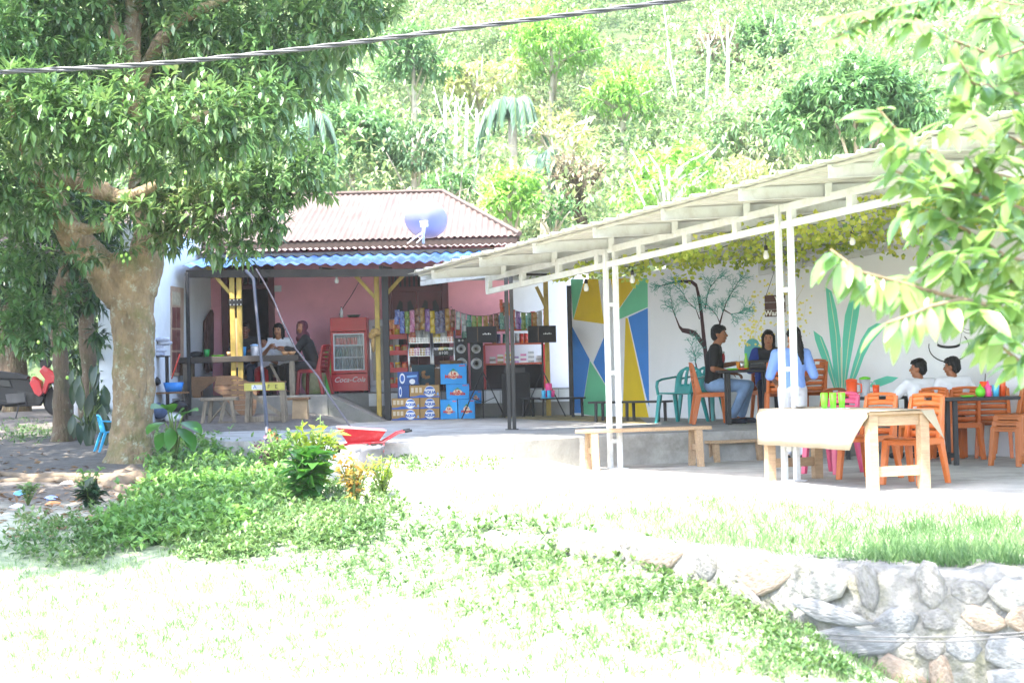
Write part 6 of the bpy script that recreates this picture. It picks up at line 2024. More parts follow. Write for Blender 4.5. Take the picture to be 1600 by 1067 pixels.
# ---- cartons
def carton(label, u0, u1, v0, v1, Y, D, style, zb=None, group='cartons stacked before the veranda'):
    x0, x1, z0, z1 = rect(u0, u1, v0, v1, Y)
    w, h = x1 - x0 - 0.004, z1 - z0
    if zb is not None: z0 = zb
    t = thing('carton', label, 'carton', ((x0 + x1) / 2, Y, z0), group=group)
    hw = w / 2
    base = dict(aqua='a07f4f', min='2f93d8', navy='2a4c86', brown='6b5138', teal='243f46')[style]
    bd = MB().bx(-hw, hw, 0, D, 0.001, h).build('box', M('carton_' + style, hx(base), 0.75, 0.08, 4, dirt=hx({'aqua': '8d6d40'}.get(style, base)), dirt_amt=0.3), t, bevel=0.004)
    y = -0.0015
    def patch(name, pts, mat, dy=0.0):
        MB().slab([(a, y - dy, b) for a, b in pts], (0, -0.001, 0)).build(name, mat, bd)
    def disc(name, cx, cz, rx, rz, mat, dy=0.0, a0=0, a1=360, n=20):
        patch(name, [(cx + rx * math.cos(math.radians(a0 + (a1 - a0) * i / n)), cz + rz * math.sin(math.radians(a0 + (a1 - a0) * i / n))) for i in range(n if a1 - a0 == 360 else n + 1)], mat, dy)
    blue = M('carton_print_blue', hx('2f5aa8'), 0.6); wht = M('carton_print_white', hx('d2d6da'), 0.6)
    if style == 'aqua':
        patch('printed_wave', [(-hw, 0.003), (hw, 0.003), (hw, 0.025), (hw * 0.3, 0.03), (0, 0.045), (-hw * 0.3, 0.05), (-hw * 0.6, 0.03), (-hw, 0.025)], blue)
        cx, r = hw * 0.34, h * 0.44
        if w < h * 2: cx = 0
        disc('printed_emblem', cx, h * 0.5, r, r, wht, 0.001)
        disc('printed_cap', cx, h * 0.5 + r * 0.2, r * 0.86, r * 0.66, blue, 0.0022, 20, 160)
        text('lettering', 'AQUA', r * 0.78, blue, bd, (cx, y - 0.004, h * 0.5 - r * 0.2), RX, bold=0.004)
        if cx:
            for k in range(3):
                patch('printed_icon', [(-hw * 0.9 + k * hw * 0.27, h * 0.42), (-hw * 0.9 + k * hw * 0.27 + 0.045, h * 0.42), (-hw * 0.9 + k * hw * 0.27 + 0.045, h * 0.82), (-hw * 0.9 + k * hw * 0.27, h * 0.82)], M('print_pale', hx('c9bba0'), 0.7))
            patch('printed_drop', [(hw * 0.8, h * 0.2), (hw * 0.97, h * 0.2), (hw * 0.88, h * 0.48)], M('print_sky', hx('6f9fd0'), 0.6))
    if style == 'min':
        red_ = M('carton_print_red', hx('c23a33'), 0.6); grn = M('carton_print_green', hx('3f8f5a'), 0.6); lt = M('carton_print_pale', hx('d9c9b0'), 0.6)
        disc('printed_emblem', 0, h * 0.45, w * 0.2, h * 0.2, lt, 0.0)
        patch('printed_peak', [(-w * 0.22, h * 0.62), (-w * 0.08, h * 0.68), (0, h * 0.78), (w * 0.08, h * 0.68), (w * 0.22, h * 0.62), (0, h * 0.66)], grn, 0.0012)
        text('lettering', 'Le', w * 0.2, red_, bd, (0, y - 0.0035, h * 0.53), RX, bold=0.003)
        text('lettering', 'Minerale', w * 0.19, red_, bd, (0, y - 0.0035, h * 0.37), RX, bold=0.003)
        patch('printed_tag', [(w * 0.22, h * 0.88), (w * 0.45, h * 0.88), (w * 0.45, h * 0.93), (w * 0.22, h * 0.93)], red_)
    if style == 'minend':
        pass
    if style == 'navy':
        disc('printed_emblem', -hw * 0.55, h * 0.5, hw * 0.26, h * 0.4, wht, 0.0)
        disc('printed_panel', -hw * 0.55, h * 0.5, hw * 0.18, h * 0.26, blue, 0.0012)
        if w > 0.25:
            patch('printed_band', [(-hw * 0.1, h * 0.55), (hw * 0.85, h * 0.6), (hw * 0.85, h * 0.75), (-hw * 0.1, h * 0.7)], M('print_sky', 0))
            disc('printed_emblem', hw * 0.4, h * 0.25, hw * 0.28, h * 0.2, wht, 0.0)
    if style == 'teal':
        for k in range(7):
            a, b = random.uniform(-hw * 0.8, hw * 0.5), random.uniform(h * 0.2, h * 0.7)
            patch('printed_mark', [(a, b), (a + hw * 0.35, b + 0.01), (a + hw * 0.3, b + h * 0.12), (a + 0.01, b + h * 0.1)], M('print_tan', hx('94693f'), 0.7), 0.0004 * k)
    return t
CY = 31.05
r1 = TZ + 0.001
carton('brown water carton with a round emblem, bottom left of the front stack', 612, 656, 641.5, 658.5, CY, 0.3, 'aqua', r1)
z1_ = r1 + 17 / pxm(CY) + 0.001
carton('brown water carton with a round emblem, on top of the bottom left one', 612, 656, 624, 641, CY, 0.3, 'aqua', z1_)
carton('brown water carton end-on, second along the bottom row', 656.5, 687, 641.5, 658.5, CY, 0.3, 'aqua', r1)
carton('brown water carton end-on, second along the middle row', 656.5, 687, 624, 641, CY, 0.3, 'aqua', z1_)
z2_ = z1_ + 17 / pxm(CY) + 0.001
carton('brown water carton with a round emblem, topmost of the brown stack', 640, 687, 604, 623.5, CY, 0.3, 'aqua', z2_)
carton('small dark blue carton behind the topmost brown carton', 621.5, 639.5, 603, 623.5, CY + 0.02, 0.3, 'navy', z2_)
z3_ = z2_ + 20.5 / pxm(CY) + 0.001
carton('dark blue carton standing on the small blue one', 621, 654, 582, 602.5, CY + 0.03, 0.28, 'navy', z3_)
carton('bright blue water carton, bottom row, left', 688, 715, 626, 656.5, CY, 0.3, 'min', r1)
carton('bright blue water carton, bottom row, right', 716, 742, 626, 656.5, CY, 0.3, 'min', r1)
zb1 = r1 + 30.5 / pxm(CY) + 0.002
carton('bright blue water carton in the middle of its stack', 697, 733, 602, 625.5, CY, 0.3, 'min', zb1)
zb2 = zb1 + 23.5 / pxm(CY) + 0.002
carton('bright blue water carton on top of its stack', 688, 729, 570, 601.5, CY, 0.3, 'min', zb2)
carton('bright blue water carton half hidden behind the tripod leg', 734, 752, 607, 627, CY + 0.5, 0.25, 'min', 0.42 + 0.23, group='cartons behind the stands')
carton('dark teal carton with brown print under the chrome rack', 643, 679, 556, 598, CY + 0.55, 0.2, 'teal', VZ + 0.001, group='cartons on the veranda')
carton('plain brown carton between the brown and the blue stacks', 679, 688, 577, 602, CY + 0.5, 0.25, 'brown', VZ + 0.12, group='cartons on the veranda')
# open brown box of goods on the blue stack
ob = thing('open_box', 'open brown box of packets on top of the blue carton stack', 'box', (ux(703, 31.2, 2), 31.2, zb2 + 31.5 / pxm(CY) + 0.001))
MB().lathe([(0.17, 0.0), (0.2, 0.06), (0.19, 0.06), (0.16, 0.01)], 4).build('box', M('carton_brown', 0), ob)
# ---- speakers
def tower(label, u0, u1, v0, v1, Y):
    x0, x1, z0, z1 = rect(u0, u1, v0, v1, Y)
    t = thing('tower_speaker', label, 'speaker', ((x0 + x1) / 2, Y, VZ), group='tower speakers')
    hw = (x1 - x0) / 2
    MB().bx(-hw, hw, 0, 0.28, 0, z1 - VZ).build('cabinet', m_black_matte, t, bevel=0.006)
    for (v, r) in ((v0 + 17, 0.082), (v0 + 40, 0.1)):
        z = at((u0 + u1) / 2, v, Y).z - VZ
        R = Matrix.Rotation(math.pi / 2, 3, 'X')
        d = MB().lathe([(r * 1.0, -0.002), (r * 1.0, 0.014), (r * 0.86, 0.014), (r * 0.86, 0.004)], 20, (0, 0, z), R).build('driver_ring', m_chrome, t, smooth=True)
        MB().lathe([(r * 0.84, 0.006), (r * 0.62, 0.009), (r * 0.60, 0.004), (r * 0.3, -0.0)], 20, (0, -0.001, z), R).build('cone', M('white_cone', (0.6, 0.6, 0.6), 0.5), d, smooth=True)
        MB().ell((0, -0.006, z), (r * 0.3, 0.02, r * 0.3), 12, 8).build('dust_cap', m_black, d, smooth=True)
    z = at((u0 + u1) / 2, v0 + 4, Y).z - VZ
    for dx in (-0.03, 0.03):
        MB().ell((dx, -0.003, z), (0.022, 0.012, 0.022), 10, 6).build('tweeter', m_chrome, t, smooth=True)
tower('tall black tower speaker with two white cones, left of the pair', 711, 731, 528, 606, 31.95)
tower('tall black tower speaker with two white cones, right of the pair', 735, 754, 528, 606, 31.95)
def pa(label, slabel, u0, u1, v0, v1, Y, zfloor):
    x0, x1, z0, z1 = rect(u0, u1, v0, v1, Y)
    hw = (x1 - x0) / 2
    t = thing('loudspeaker', label, 'speaker', ((x0 + x1) / 2, Y, z0), group='loudspeakers on stands')
    MB().bx(-hw, hw, 0, 0.3, 0, z1 - z0).build('cabinet', m_black_matte, t, bevel=0.008)
    g = MB().bx(-hw + 0.015, hw - 0.015, -0.01, -0.002, 0.015, z1 - z0 - 0.015).build('grille', M('speaker_cloth', (0.02, 0.02, 0.022), 0.9, 0.3, 60), t)
    MB().bx(-hw * 0.3, -hw * 0.24, -0.014, -0.011, 0.015, z1 - z0 - 0.015).build('trim_strip', M('bronze_trim', hx('5c4630'), 0.5), g)
    for k in range(5):
        MB().bx(0.02 + k * 0.03, 0.04 + k * 0.03, -0.014, -0.011, (z1 - z0) * 0.48, (z1 - z0) * (0.58 if k % 2 else 0.54)).build('emblem', m_prw, g)
    s = thing('speaker_stand', slabel, 'stand', ((x0 + x1) / 2, Y + 0.15, zfloor), group='speaker stands')
    H = z0 - zfloor
    MB().tube([(0, 0, 0.25), (0, 0, H - 0.002)], 0.016, 8).build('pole', m_black, s, smooth=True)
    for a in (-0.5, 1.6, 3.6):
        e = Vector((math.cos(a), math.sin(a) * 0.5, 0)) * 0.42
        MB().tube([(0, 0, H * 0.62), (e.x, e.y, 0.01)], 0.011, 6).build('leg', m_black, s, smooth=True)
        MB().tube([(0, 0, 0.28), (e.x * 0.55, e.y * 0.55, H * 0.28)], 0.007, 5).build('brace', m_black, s, smooth=True)
pa('black loudspeaker above the tower speakers', 'black tripod stand in front of the tower speakers', 729, 776, 510, 535, 30.6, TZ)
pa('black loudspeaker at the right end of the shop against the pale wall', 'black tripod stand at the right end of the shop', 825, 869, 509, 535, 30.6, TZ)
x0, x1, z0, z1 = rect(784, 828, 583, 626, 31.4)
sb = thing('bass_speaker', 'big black bass speaker standing under the orange shelf', 'speaker', ((x0 + x1) / 2, 31.35, TZ))
hw = (x1 - x0) / 2
MB().bx(-hw, hw, 0, 0.4, 0, z1 - TZ).build('cabinet', m_black_matte, sb, bevel=0.01)
MB().bx(-hw + 0.03, hw - 0.03, -0.01, -0.002, 0.06, z1 - TZ - 0.03).build('grille', M('speaker_cloth', 0), sb)
MB().bx(-hw + 0.05, hw - 0.08, 0.02, 0.3, z1 - TZ + 0.001, z1 - TZ + 0.1).build('amplifier', m_black, sb, bevel=0.006)
# ---- orange shelf of tins and packs
x0, x1, z0, z1 = rect(757, 850, 512, 612, 32.7)
oshelf = M('orange_red_shelf', hx('a5401f'), 0.5, 0.15, 5)
sh = thing('shelf_unit', 'orange-red shelf of tins and packs behind the loudspeakers', 'shelf', ((x0 + x1) / 2, 32.7, VZ))
hw = (x1 - x0) / 2
lev = [at(800, v, 32.7).z - VZ for v in (514, 536, 567)]
for z in lev:
    MB().bx(-hw, hw, 0, 0.35, z - 0.03, z).build('shelf', oshelf, sh, bevel=0.003)
for sx in (-1, 1):
    MB().bx(sx * hw - 0.02, sx * hw + 0.02, 0.001, 0.351, 0, lev[1] - 0.031).build('side_panel', m_red, sh)
MB().bx(-hw + 0.021, hw - 0.021, 0.34, 0.35, 0, lev[2] - 0.031).build('back_panel', m_dark, sh)
tin0 = {}
def tin(label, u, z, Y, r, h, mat, lid, group):
    t = thing('tin', label, 'tin', (ux(u, Y, VZ + z), Y, VZ + z + 0.001), group=group)
    MB().lathe([(r, 0), (r, h)], 12).build('body', mat, t, smooth=True)
    MB().lathe([(r * 1.02, h), (r * 1.02, h + 0.012)], 12).build('lid', lid, t)
for i, (u, c, h) in enumerate(((748, 'red', 0.12), (757, 'green', 0.12), (768, 'orange', 0.16), (776, 'silver', 0.24), (783, 'blue', 0.26), (790, 'silver', 0.24), (806, 'silver', 0.2), (813, 'blue', 0.22), (822, 'teal', 0.24), (833, 'red', 0.3), (841, 'silver', 0.26))):
    tin(f'{c} tin, {ords[i]} from the left on top of the orange shelf', max(u, 761), lev[0], 32.82 + (0.12 if u < 760 else 0), 0.042, h, FO[c], m_red if i % 3 == 0 else m_chrome, 'tins on the orange shelf')
for i, (u, c) in enumerate(((772, 'brown'), (779, 'navy'), (789, 'teal'), (808, 'silver'), (815, 'red'), (822, 'red'))):
    tin(f'{c} tin, {ords[i]} from the left on the second tier of the orange shelf', u, lev[1], 32.82, 0.04, 0.17, FO[c], m_chrome, 'tins on the orange shelf')
for i in range(7):
    c = ('brown', 'gold', 'yellow', 'purple', 'pink', 'silver', 'silver')[i]
    t = thing('pack_stack', f'{c} packs, {ords[i]} stack from the left on the lowest orange shelf', 'packs', (ux(770 + i * 12, 32.85, VZ + lev[2]), 32.85, VZ + lev[2] + 0.001), group='stacks of packs')
    for k in range(3 + (i % 3)):
        MB().bx(-0.055, 0.055, -0.04, 0.04, k * 0.041, k * 0.041 + 0.038).build('pack', FO[c] if (k + i) % 2 else m_prw, t)
# cups on the low bench
cs = thing('cup_set', 'pink jug with pale blue cups on a tray on the low bench', 'cups', (ux(856, 29.8, TZ + 0.35), 29.75, TZ + 0.341))
MB().lathe([(0.12, 0.0), (0.13, 0.014)], 18).build('tray', m_cup_blue, cs)
for k, (dx, dy) in enumerate(((-0.07, -0.05), (0.02, -0.07), (0.08, 0.0), (-0.03, 0.06))):
    MB().lathe([(0.03, 0.015), (0.038, 0.13), (0.034, 0.13), (0.027, 0.02)], 12, (dx, dy, 0)).build('cup', m_cup_blue if k < 2 else m_pink_pl, cs, smooth=True)
MB().lathe([(0.05, 0.015), (0.055, 0.2), (0.05, 0.24), (0.02, 0.25)], 14, (0.02, 0.03, 0)).build('jug', m_pink_pl, cs, smooth=True)
# cloth rag tied round the yellow post
rg = MB()
for k in range(7):
    a = k * 0.9
    rg.ell((0.05 * math.cos(a), -0.03 + 0.02 * math.sin(a), 0.05 * math.sin(a * 1.3)), (0.06, 0.035, 0.05), 10, 6)
rg.tube([(-0.02, -0.03, -0.04), (-0.03, -0.035, -0.2), (-0.02, -0.03, -0.32)], [0.03, 0.035, 0.02], 8)
rgo = rg.build('tied_cloth', M('tan_rag', hx('a58550'), 0.9, 0.3, 14, 0.4, 30), None, smooth=True)
q = at(585, 521, 31.2); rgo.location = (q.x, 31.22, q.z)
tag(rgo, 'tan cloth knotted round the yellow post beside the red cooler', 'cloth')
# ================================================================== things around the place
# ---- satellite dish on the eave
dp = at(664, 346, 32.3)
foot_z = SZ + 0.06
dish = thing('satellite_dish', 'pale violet satellite dish on a white mast at the roof edge', 'dish', (at(662, 392, 32.3).x, 32.3, foot_z))
ax = Vector((0.12, 0.86, 0.50)).normalized()
R = ax.to_track_quat('Z', 'Y').to_matrix()
rad = 34 / pxm(32.3)
prof = [(0.001, 0.0)] + [(rad * k / 8, 0.16 * (k / 8) ** 2) for k in range(1, 9)] + [(rad * 1.01, 0.165), (rad * 0.98, 0.166)] + [(rad * k / 8, 0.006 + 0.16 * (k / 8) ** 2) for k in range(7, 0, -1)] + [(0.001, 0.006)]
m_dish = M('dish_enamel', hx('8b8eae'), 0.35, 0.05, 3)
c0 = dp - ax * 0.06
MB().lathe(prof, 36, c0, R).build('reflector', m_dish, dish, smooth=True, world=True)
bk = MB(); bk.box(c0 - ax * 0.05, (0.14, 0.1, 0.06), R); bk.build('bracket', m_white_pl, dish, world=True)
MB().tube([c0 - ax * 0.08, c0 - ax * 0.1 + Vector((0, 0, -0.12)), Vector((dish.location.x, 32.25, foot_z + 0.15)), Vector((dish.location.x, 32.3, foot_z))], [0.03, 0.028, 0.026, 0.026], 10).build('mast', m_white_pl, dish, smooth=True, world=True)
MB().tube([Vector((dish.location.x, 32.26, foot_z + 0.2)), Vector((dish.location.x - 0.3, 32.5, foot_z + 0.02))], 0.014, 6).build('brace', m_white_pl, dish, smooth=True, world=True)
MB().tube([Vector((dish.location.x, 32.26, foot_z + 0.12)), Vector((dish.location.x - 0.12, 32.2, foot_z + 0.0))], 0.012, 6).build('brace', m_white_pl, dish, smooth=True, world=True)
# ---- twisted overhead cable and its hanging rope
ctrl = [at(-60, 117, 14), at(0, 113, 14), at(200, 103, 14), at(400, 85, 14), at(600, 61, 14), at(800, 35, 14), at(1000, 9, 14), at(1130, -9, 14), at(1300, -32, 14)]
def spline(P, sub):
    out = []
    for i in range(len(P) - 1):
        p0, p1, p2, p3 = P[max(i - 1, 0)], P[i], P[i + 1], P[min(i + 2, len(P) - 1)]
        for j in range(sub):
            t = j / sub
            out.append(0.5 * ((2 * p1) + (p2 - p0) * t + (2 * p0 - 5 * p1 + 4 * p2 - p3) * t * t + (-p0 + 3 * p1 - 3 * p2 + p3) * t ** 3))
    out.append(P[-1])
    return out
path = spline(ctrl, 40)
cable = thing('overhead_cable', 'twisted grey overhead cable crossing the top of the picture', 'cable', path[len(path) // 2])
m_cab = M('cable_sheath', (0.035, 0.037, 0.042), 0.4, 0.15, 12)
for k in range(3):
    pts = []
    L = 0
    for i, p in enumerate(path):
        if i: L += (p - path[i - 1]).length
        a = L * 8.0 + k * 2.094
        pts.append(p + Vector((0, math.cos(a), math.sin(a))) * 0.0115)
    MB().tube(pts, 0.0105, 7).build('strand', m_cab, cable, smooth=True, world=True)
rope = MB()
rp0 = [at(1036, 2, 14), at(1040, 35, 14), at(1044, 68, 14)]
rope.tube(rp0, 0.005, 6)
for dx in (-3, 3):
    rope.tube([at(1044, 68, 14), at(1046 + dx, 95, 14), at(1053 + dx * 0.5, 130, 14), at(1057, 152, 14)], 0.004, 6)
rope.ell(at(1044, 70, 14), (0.012, 0.012, 0.03), 8, 6)
tag(rope.build('hanging_rope', M('pale_rope', (0.55, 0.55, 0.52), 0.8, 0.1), None, smooth=True), 'pale rope hanging from the overhead cable before the hillside', 'rope')
for k, (va, vm, vb) in enumerate(((992, 994, 986), (999, 1001, 990))):
    w_ = MB().tube(spline([at(1290, va - 2, 8.6), at(1360, vm, 8.6), at(1500, vm, 8.5), at(1640, vb - 2, 8.4)], 10), 0.0045, 6).build('wire', m_cab, None, smooth=True)
    tag(w_, ('upper' if k == 0 else 'lower') + ' of two thin wires in front of the stone wall', 'wire', 'low wires')
# ---- stone retaining wall
sw = thing('stone_wall', 'low rubble stone retaining wall at the lower right', 'wall', (2.5, 10.0, -0.75))
m_mortar = M('old_mortar', (0.17, 0.165, 0.15), 0.95, 0.4, 9, 1.0, 14, dirt=(0.10, 0.10, 0.06), dirt_scale=4, dirt_amt=0.8)
stm = [M('stone_grey', (0.17, 0.165, 0.16), 0.9, 0.45, 2.2, 0.8, 5, dirt=(0.12, 0.115, 0.09), dirt_scale=1.6, dirt_amt=0.8), M('stone_tan', (0.21, 0.17, 0.135), 0.9, 0.45, 2.2, 0.8, 5, dirt=(0.17, 0.11, 0.07), dirt_scale=1.6, dirt_amt=0.8), M('stone_pale', (0.22, 0.215, 0.2), 0.9, 0.4, 2.2, 0.8, 5, dirt=(0.15, 0.14, 0.11), dirt_scale=1.6, dirt_amt=0.8), M('stone_blue', (0.155, 0.16, 0.165), 0.9, 0.45, 2.2, 0.8, 5, dirt=(0.12, 0.12, 0.11), dirt_scale=1.6, dirt_amt=0.8)]
vs, fs = [], []
xsw = np.linspace(0.3, 8, 60)
for x in xsw:
    y = float(wall_y(x))
    jit = random.uniform(-0.02, 0.02)
    for (dy, z) in ((-0.34 + jit, -1.0), (-0.30 + jit, -0.4), (-0.27 + jit, -0.02), (-0.2, 0.035 + jit), (0.12, 0.045 + jit), (0.2, -0.1)):
        vs.append((x, y + dy, z))
for i in range(len(xsw) - 1):
    for j in range(5):
        a = i * 6 + j
        fs.append((a, a + 6, a + 7, a + 1))
MB().add(vs, fs).build('mortar', m_mortar, sw, smooth=True, world=True)
rs = random.Random(31)
stone_me = []
for k in range(8):            # flat-faced rubble: irregular outline, worn edge, face slightly domed
    n = rs.choice((6, 7, 8))
    ang = [2 * math.pi * (i + rs.uniform(-0.28, 0.28)) / n for i in range(n)]
    rr = [rs.uniform(0.85, 1.2) for _ in range(n)]
    vs = [(r * math.cos(a), 0.0, r * math.sin(a)) for a, r in zip(ang, rr)]
    vs += [(0.93 * r * math.cos(a), -0.55, 0.93 * r * math.sin(a)) for a, r in zip(ang, rr)]
    vs += [(0.72 * r * math.cos(a), -1.0 + rs.uniform(-.12, .12), 0.72 * r * math.sin(a)) for a, r in zip(ang, rr)]
    vs.append((0, -1.1, 0))
    fs = []
    for i in range(n):
        j = (i + 1) % n
        fs += [(i, j, n + j, n + i), (n + i, n + j, 2 * n + j, 2 * n + i), (2 * n + i, 2 * n + j, 3 * n)]
    me = bpy.data.meshes.new('stone'); me.from_pydata(vs, [], fs); me.polygons.foreach_set('use_smooth', [True] * len(me.polygons))
    stone_me.append(me)
stone_var = {}
z = -0.86
row_i = 0
while z < -0.02:
    rh = rs.uniform(0.14, 0.27)
    x = 0.5 + rs.uniform(0, 0.2)
    while x < 5.2:
        w = rs.choice((0.13, 0.2, 0.26, 0.34, 0.46)) * rs.uniform(0.85, 1.15)
        hgt = rh * rs.uniform(0.75, 1.15)
        xc = x + w / 2
        zc = z + rh / 2 + rs.uniform(-0.02, 0.02)
        if rs.random() < 0.9:
            k = rs.randrange(8); mi = rs.choices(range(4), (4, 3, 4, 2))[0]
            if (k, mi) not in stone_var:
                m2 = stone_me[k].copy(); m2.materials.append(stm[mi]); stone_var[(k, mi)] = m2
            o = bpy.data.objects.new('stone', stone_var[(k, mi)]); COL.objects.link(o); o.parent = sw
            o.matrix_parent_inverse = Matrix.Translation(-sw.location)
            dydx = float(wall_y(xc + 0.1) - wall_y(xc - 0.1)) / 0.2
            yy = float(wall_y(xc)) - 0.275 - 0.07 * min(1, max(0, -zc))
            o.location = (xc, yy, zc)
            o.rotation_euler = (rs.uniform(-.1, .1), rs.uniform(-.25, .25), math.atan(dydx))
            o.scale = (w * 0.58 * min(1.25, math.sqrt(1 + dydx ** 2) ** 0.5), rs.uniform(0.018, 0.036), hgt * 0.58)
        x += w * rs.uniform(0.92, 1.1)
    z += rh
    row_i += 1
# ---- wheelbarrow
wg = on_ground(566, 716)
wb = thing('wheelbarrow', 'red wheelbarrow parked between the flower bed and the terrace', 'wheelbarrow', wg, 0.12)
wb.scale = (0.68, 0.68, 0.62)
m_redb = M('wheelbarrow_red', hx('b01c28'), 0.35, 0.12, 4, dirt=hx('d9a0a0'), dirt_scale=2.5, dirt_amt=0.35)
tray = MB()
top = [(-0.42, -0.3, 0.6), (0.40, -0.33, 0.52), (0.40, 0.33, 0.52), (-0.42, 0.3, 0.6)]
bot = [(-0.24, -0.17, 0.3), (0.26, -0.2, 0.3), (0.26, 0.2, 0.3), (-0.24, 0.17, 0.3)]
tray.add(top + bot, [(0, 1, 5, 4), (1, 2, 6, 5), (2, 3, 7, 6), (3, 0, 4, 7), (4, 5, 6, 7)])
to = tray.build('tray', m_redb, wb); sd = to.modifiers.new('thick', 'SOLIDIFY'); sd.thickness = 0.008
MB().tube(top + [top[0]], 0.016, 8).build('rim', M('rim_pale', hx('d8a9a9'), 0.4), wb, smooth=True)
for sy in (-1, 1):
    MB().tube([(-0.5, sy * 0.05, 0.2), (-0.2, sy * 0.2, 0.29), (0.35, sy * 0.27, 0.3), (0.6, sy * 0.29, 0.46), (0.78, sy * 0.29, 0.5)], 0.018, 8).build('handle', m_redb, wb, smooth=True)
    MB().tube([(0.72, sy * 0.29, 0.488), (0.84, sy * 0.29, 0.505)], 0.024, 8).build('grip', m_black_matte, wb, smooth=True)
    MB().tube([(0.12, sy * 0.25, 0.29), (0.2, sy * 0.26, 0.0), (0.34, sy * 0.26, 0.0), (0.36, sy * 0.26, 0.3)], 0.015, 8).build('leg', m_redb, wb, smooth=True)
MB().lathe([(0.1, -0.04), (0.17, -0.045), (0.19, 0), (0.17, 0.045), (0.1, 0.04)], 20, (-0.55, 0, 0.19), Matrix.Rotation(math.pi / 2, 3, 'X')).build('wheel', m_black_matte, wb, smooth=True)
# ---- grey planter bags
def sack(label, u, v, r, h, mat, seed):
    r_ = random.Random(seed)
    g = on_ground(u, v)
    t = thing('planter_bag', label, 'bag', g, group='planter bags in the flower bed')
    mb = MB(); n = 16; prof = [(0.8, 0), (1.0, 0.15), (1.05, 0.5), (0.95, 0.8), (1.02, 1.0), (0.9, 1.02), (0.85, 0.86), (0.0, 0.84)]
    mb.lathe([(max(0.002, a * r), b * h) for a, b in prof], n)
    mb.v = [(x * (1 + r_.uniform(-.1, .1)), y * (1 + r_.uniform(-.1, .1)), z * (1 + r_.uniform(-.08, .08))) for x, y, z in mb.v]
    mb.build('bag_skin', mat, t, smooth=True)
    MB().lathe([(r * 0.82, h * 0.85), (0.002, h * 0.9)], 12).build('soil', m_wood_dark, t)
m_bagw = M('pale_bag', (0.45, 0.46, 0.5), 0.6, 0.15, 8); m_bagk = M('grey_black_bag', (0.10, 0.10, 0.11), 0.4, 0.3, 8)
sack('crumpled dark grey planter bag at the right of the flower bed', 578, 768, 0.16, 0.24, m_bagk, 3)
sack('pale grey planter bag left of the dark one', 535, 772, 0.18, 0.26, m_bagw, 5)
sack('pale grey planter bag below the white flowers', 505, 768, 0.15, 0.24, m_bagw, 8)
# ---- motorbike
mx = ux(36, 31.0, 0.9)
mk = thing('motorbike', 'red and black underbone motorbike parked at the left edge', 'motorbike', (mx, 31.0, gz(mx, 31.0)), 0.12)
Rx = Matrix.Rotation(math.pi / 2, 3, 'X')
for x in (-0.62, 0.62):
    w_ = MB().lathe([(0.2, -0.035), (0.26, -0.045), (0.285, 0), (0.26, 0.045), (0.2, 0.035)], 24, (x, 0, 0.285), Rx).build('wheel', m_black_matte, mk, smooth=True)
    MB().lathe([(0.02, -0.05), (0.03, -0.05), (0.03, 0.05), (0.02, 0.05)], 10, (x, 0, 0.285), Rx).build('hub', m_chrome, w_)
    MB().lathe([(0.19, -0.02), (0.205, -0.02), (0.205, 0.02), (0.19, 0.02)], 24, (x, 0, 0.285), Rx).build('rim', m_chrome, w_)
    for k in range(6):
        a = k * math.pi / 3
        MB().beam((x, 0, 0.285), (x + 0.2 * math.cos(a), 0, 0.285 + 0.2 * math.sin(a)), 0.025, 0.02).build('spoke', m_chrome, w_)
def panel(name, pts, y0, y1, mat, parent=mk):
    return MB().slab([(x, y0, z) for x, z in pts], (0, y1 - y0, 0)).build(name, mat, parent, bevel=0.015)
panel('seat', [(-0.75, 0.80), (-0.62, 0.86), (-0.1, 0.78), (0.12, 0.72), (0.1, 0.66), (-0.3, 0.68), (-0.7, 0.74)], -0.13, 0.13, m_black)
panel('body', [(-0.8, 0.78), (-0.1, 0.72), (0.12, 0.66), (0.22, 0.46), (0.38, 0.36), (0.3, 0.2), (-0.3, 0.2), (-0.42, 0.4), (-0.72, 0.62)], -0.09, 0.09, m_black)
panel('tail_panel', [(-0.85, 0.84), (-0.72, 0.75), (-0.2, 0.66), (-0.15, 0.52), (-0.55, 0.58), (-0.8, 0.74)], -0.11, 0.11, M('grey_panel', (0.012, 0.012, 0.014), 0.35))
panel('tail_stripe', [(-0.8, 0.74), (-0.5, 0.66), (-0.45, 0.60), (-0.75, 0.69)], -0.118, -0.112, m_redb)
panel('leg_shield', [(0.2, 0.72), (0.32, 0.62), (0.36, 0.42), (0.3, 0.36), (0.22, 0.42), (0.14, 0.6)], -0.2, 0.2, m_redb)
panel('front_panel', [(0.38, 0.9), (0.6, 0.72), (0.66, 0.62), (0.46, 0.58), (0.40, 0.4), (0.33, 0.44), (0.4, 0.66), (0.3, 0.8)], -0.16, 0.16, m_redb)
panel('headlamp_cowl', [(0.3, 0.98), (0.42, 1.04), (0.5, 0.96), (0.46, 0.86), (0.32, 0.86)], -0.12, 0.12, m_black)
panel('belly', [(-0.1, 0.5), (0.36, 0.42), (0.3, 0.24), (-0.05, 0.26)], -0.09, 0.09, M('engine_black', (0.03, 0.03, 0.035), 0.3))
panel('engine', [(-0.28, 0.42), (0.05, 0.44), (0.08, 0.22), (-0.25, 0.24)], -0.12, 0.12, M('engine_grey', (0.05, 0.05, 0.055), 0.4))
panel('mudguard', [(0.42, 0.62), (0.62, 0.63), (0.8, 0.52), (0.9, 0.4), (0.82, 0.46), (0.62, 0.57), (0.45, 0.56)], -0.06, 0.06, m_black)
panel('chain_case', [(-0.7, 0.33), (-0.2, 0.33), (-0.2, 0.24), (-0.7, 0.24)], -0.11, -0.08, m_black)
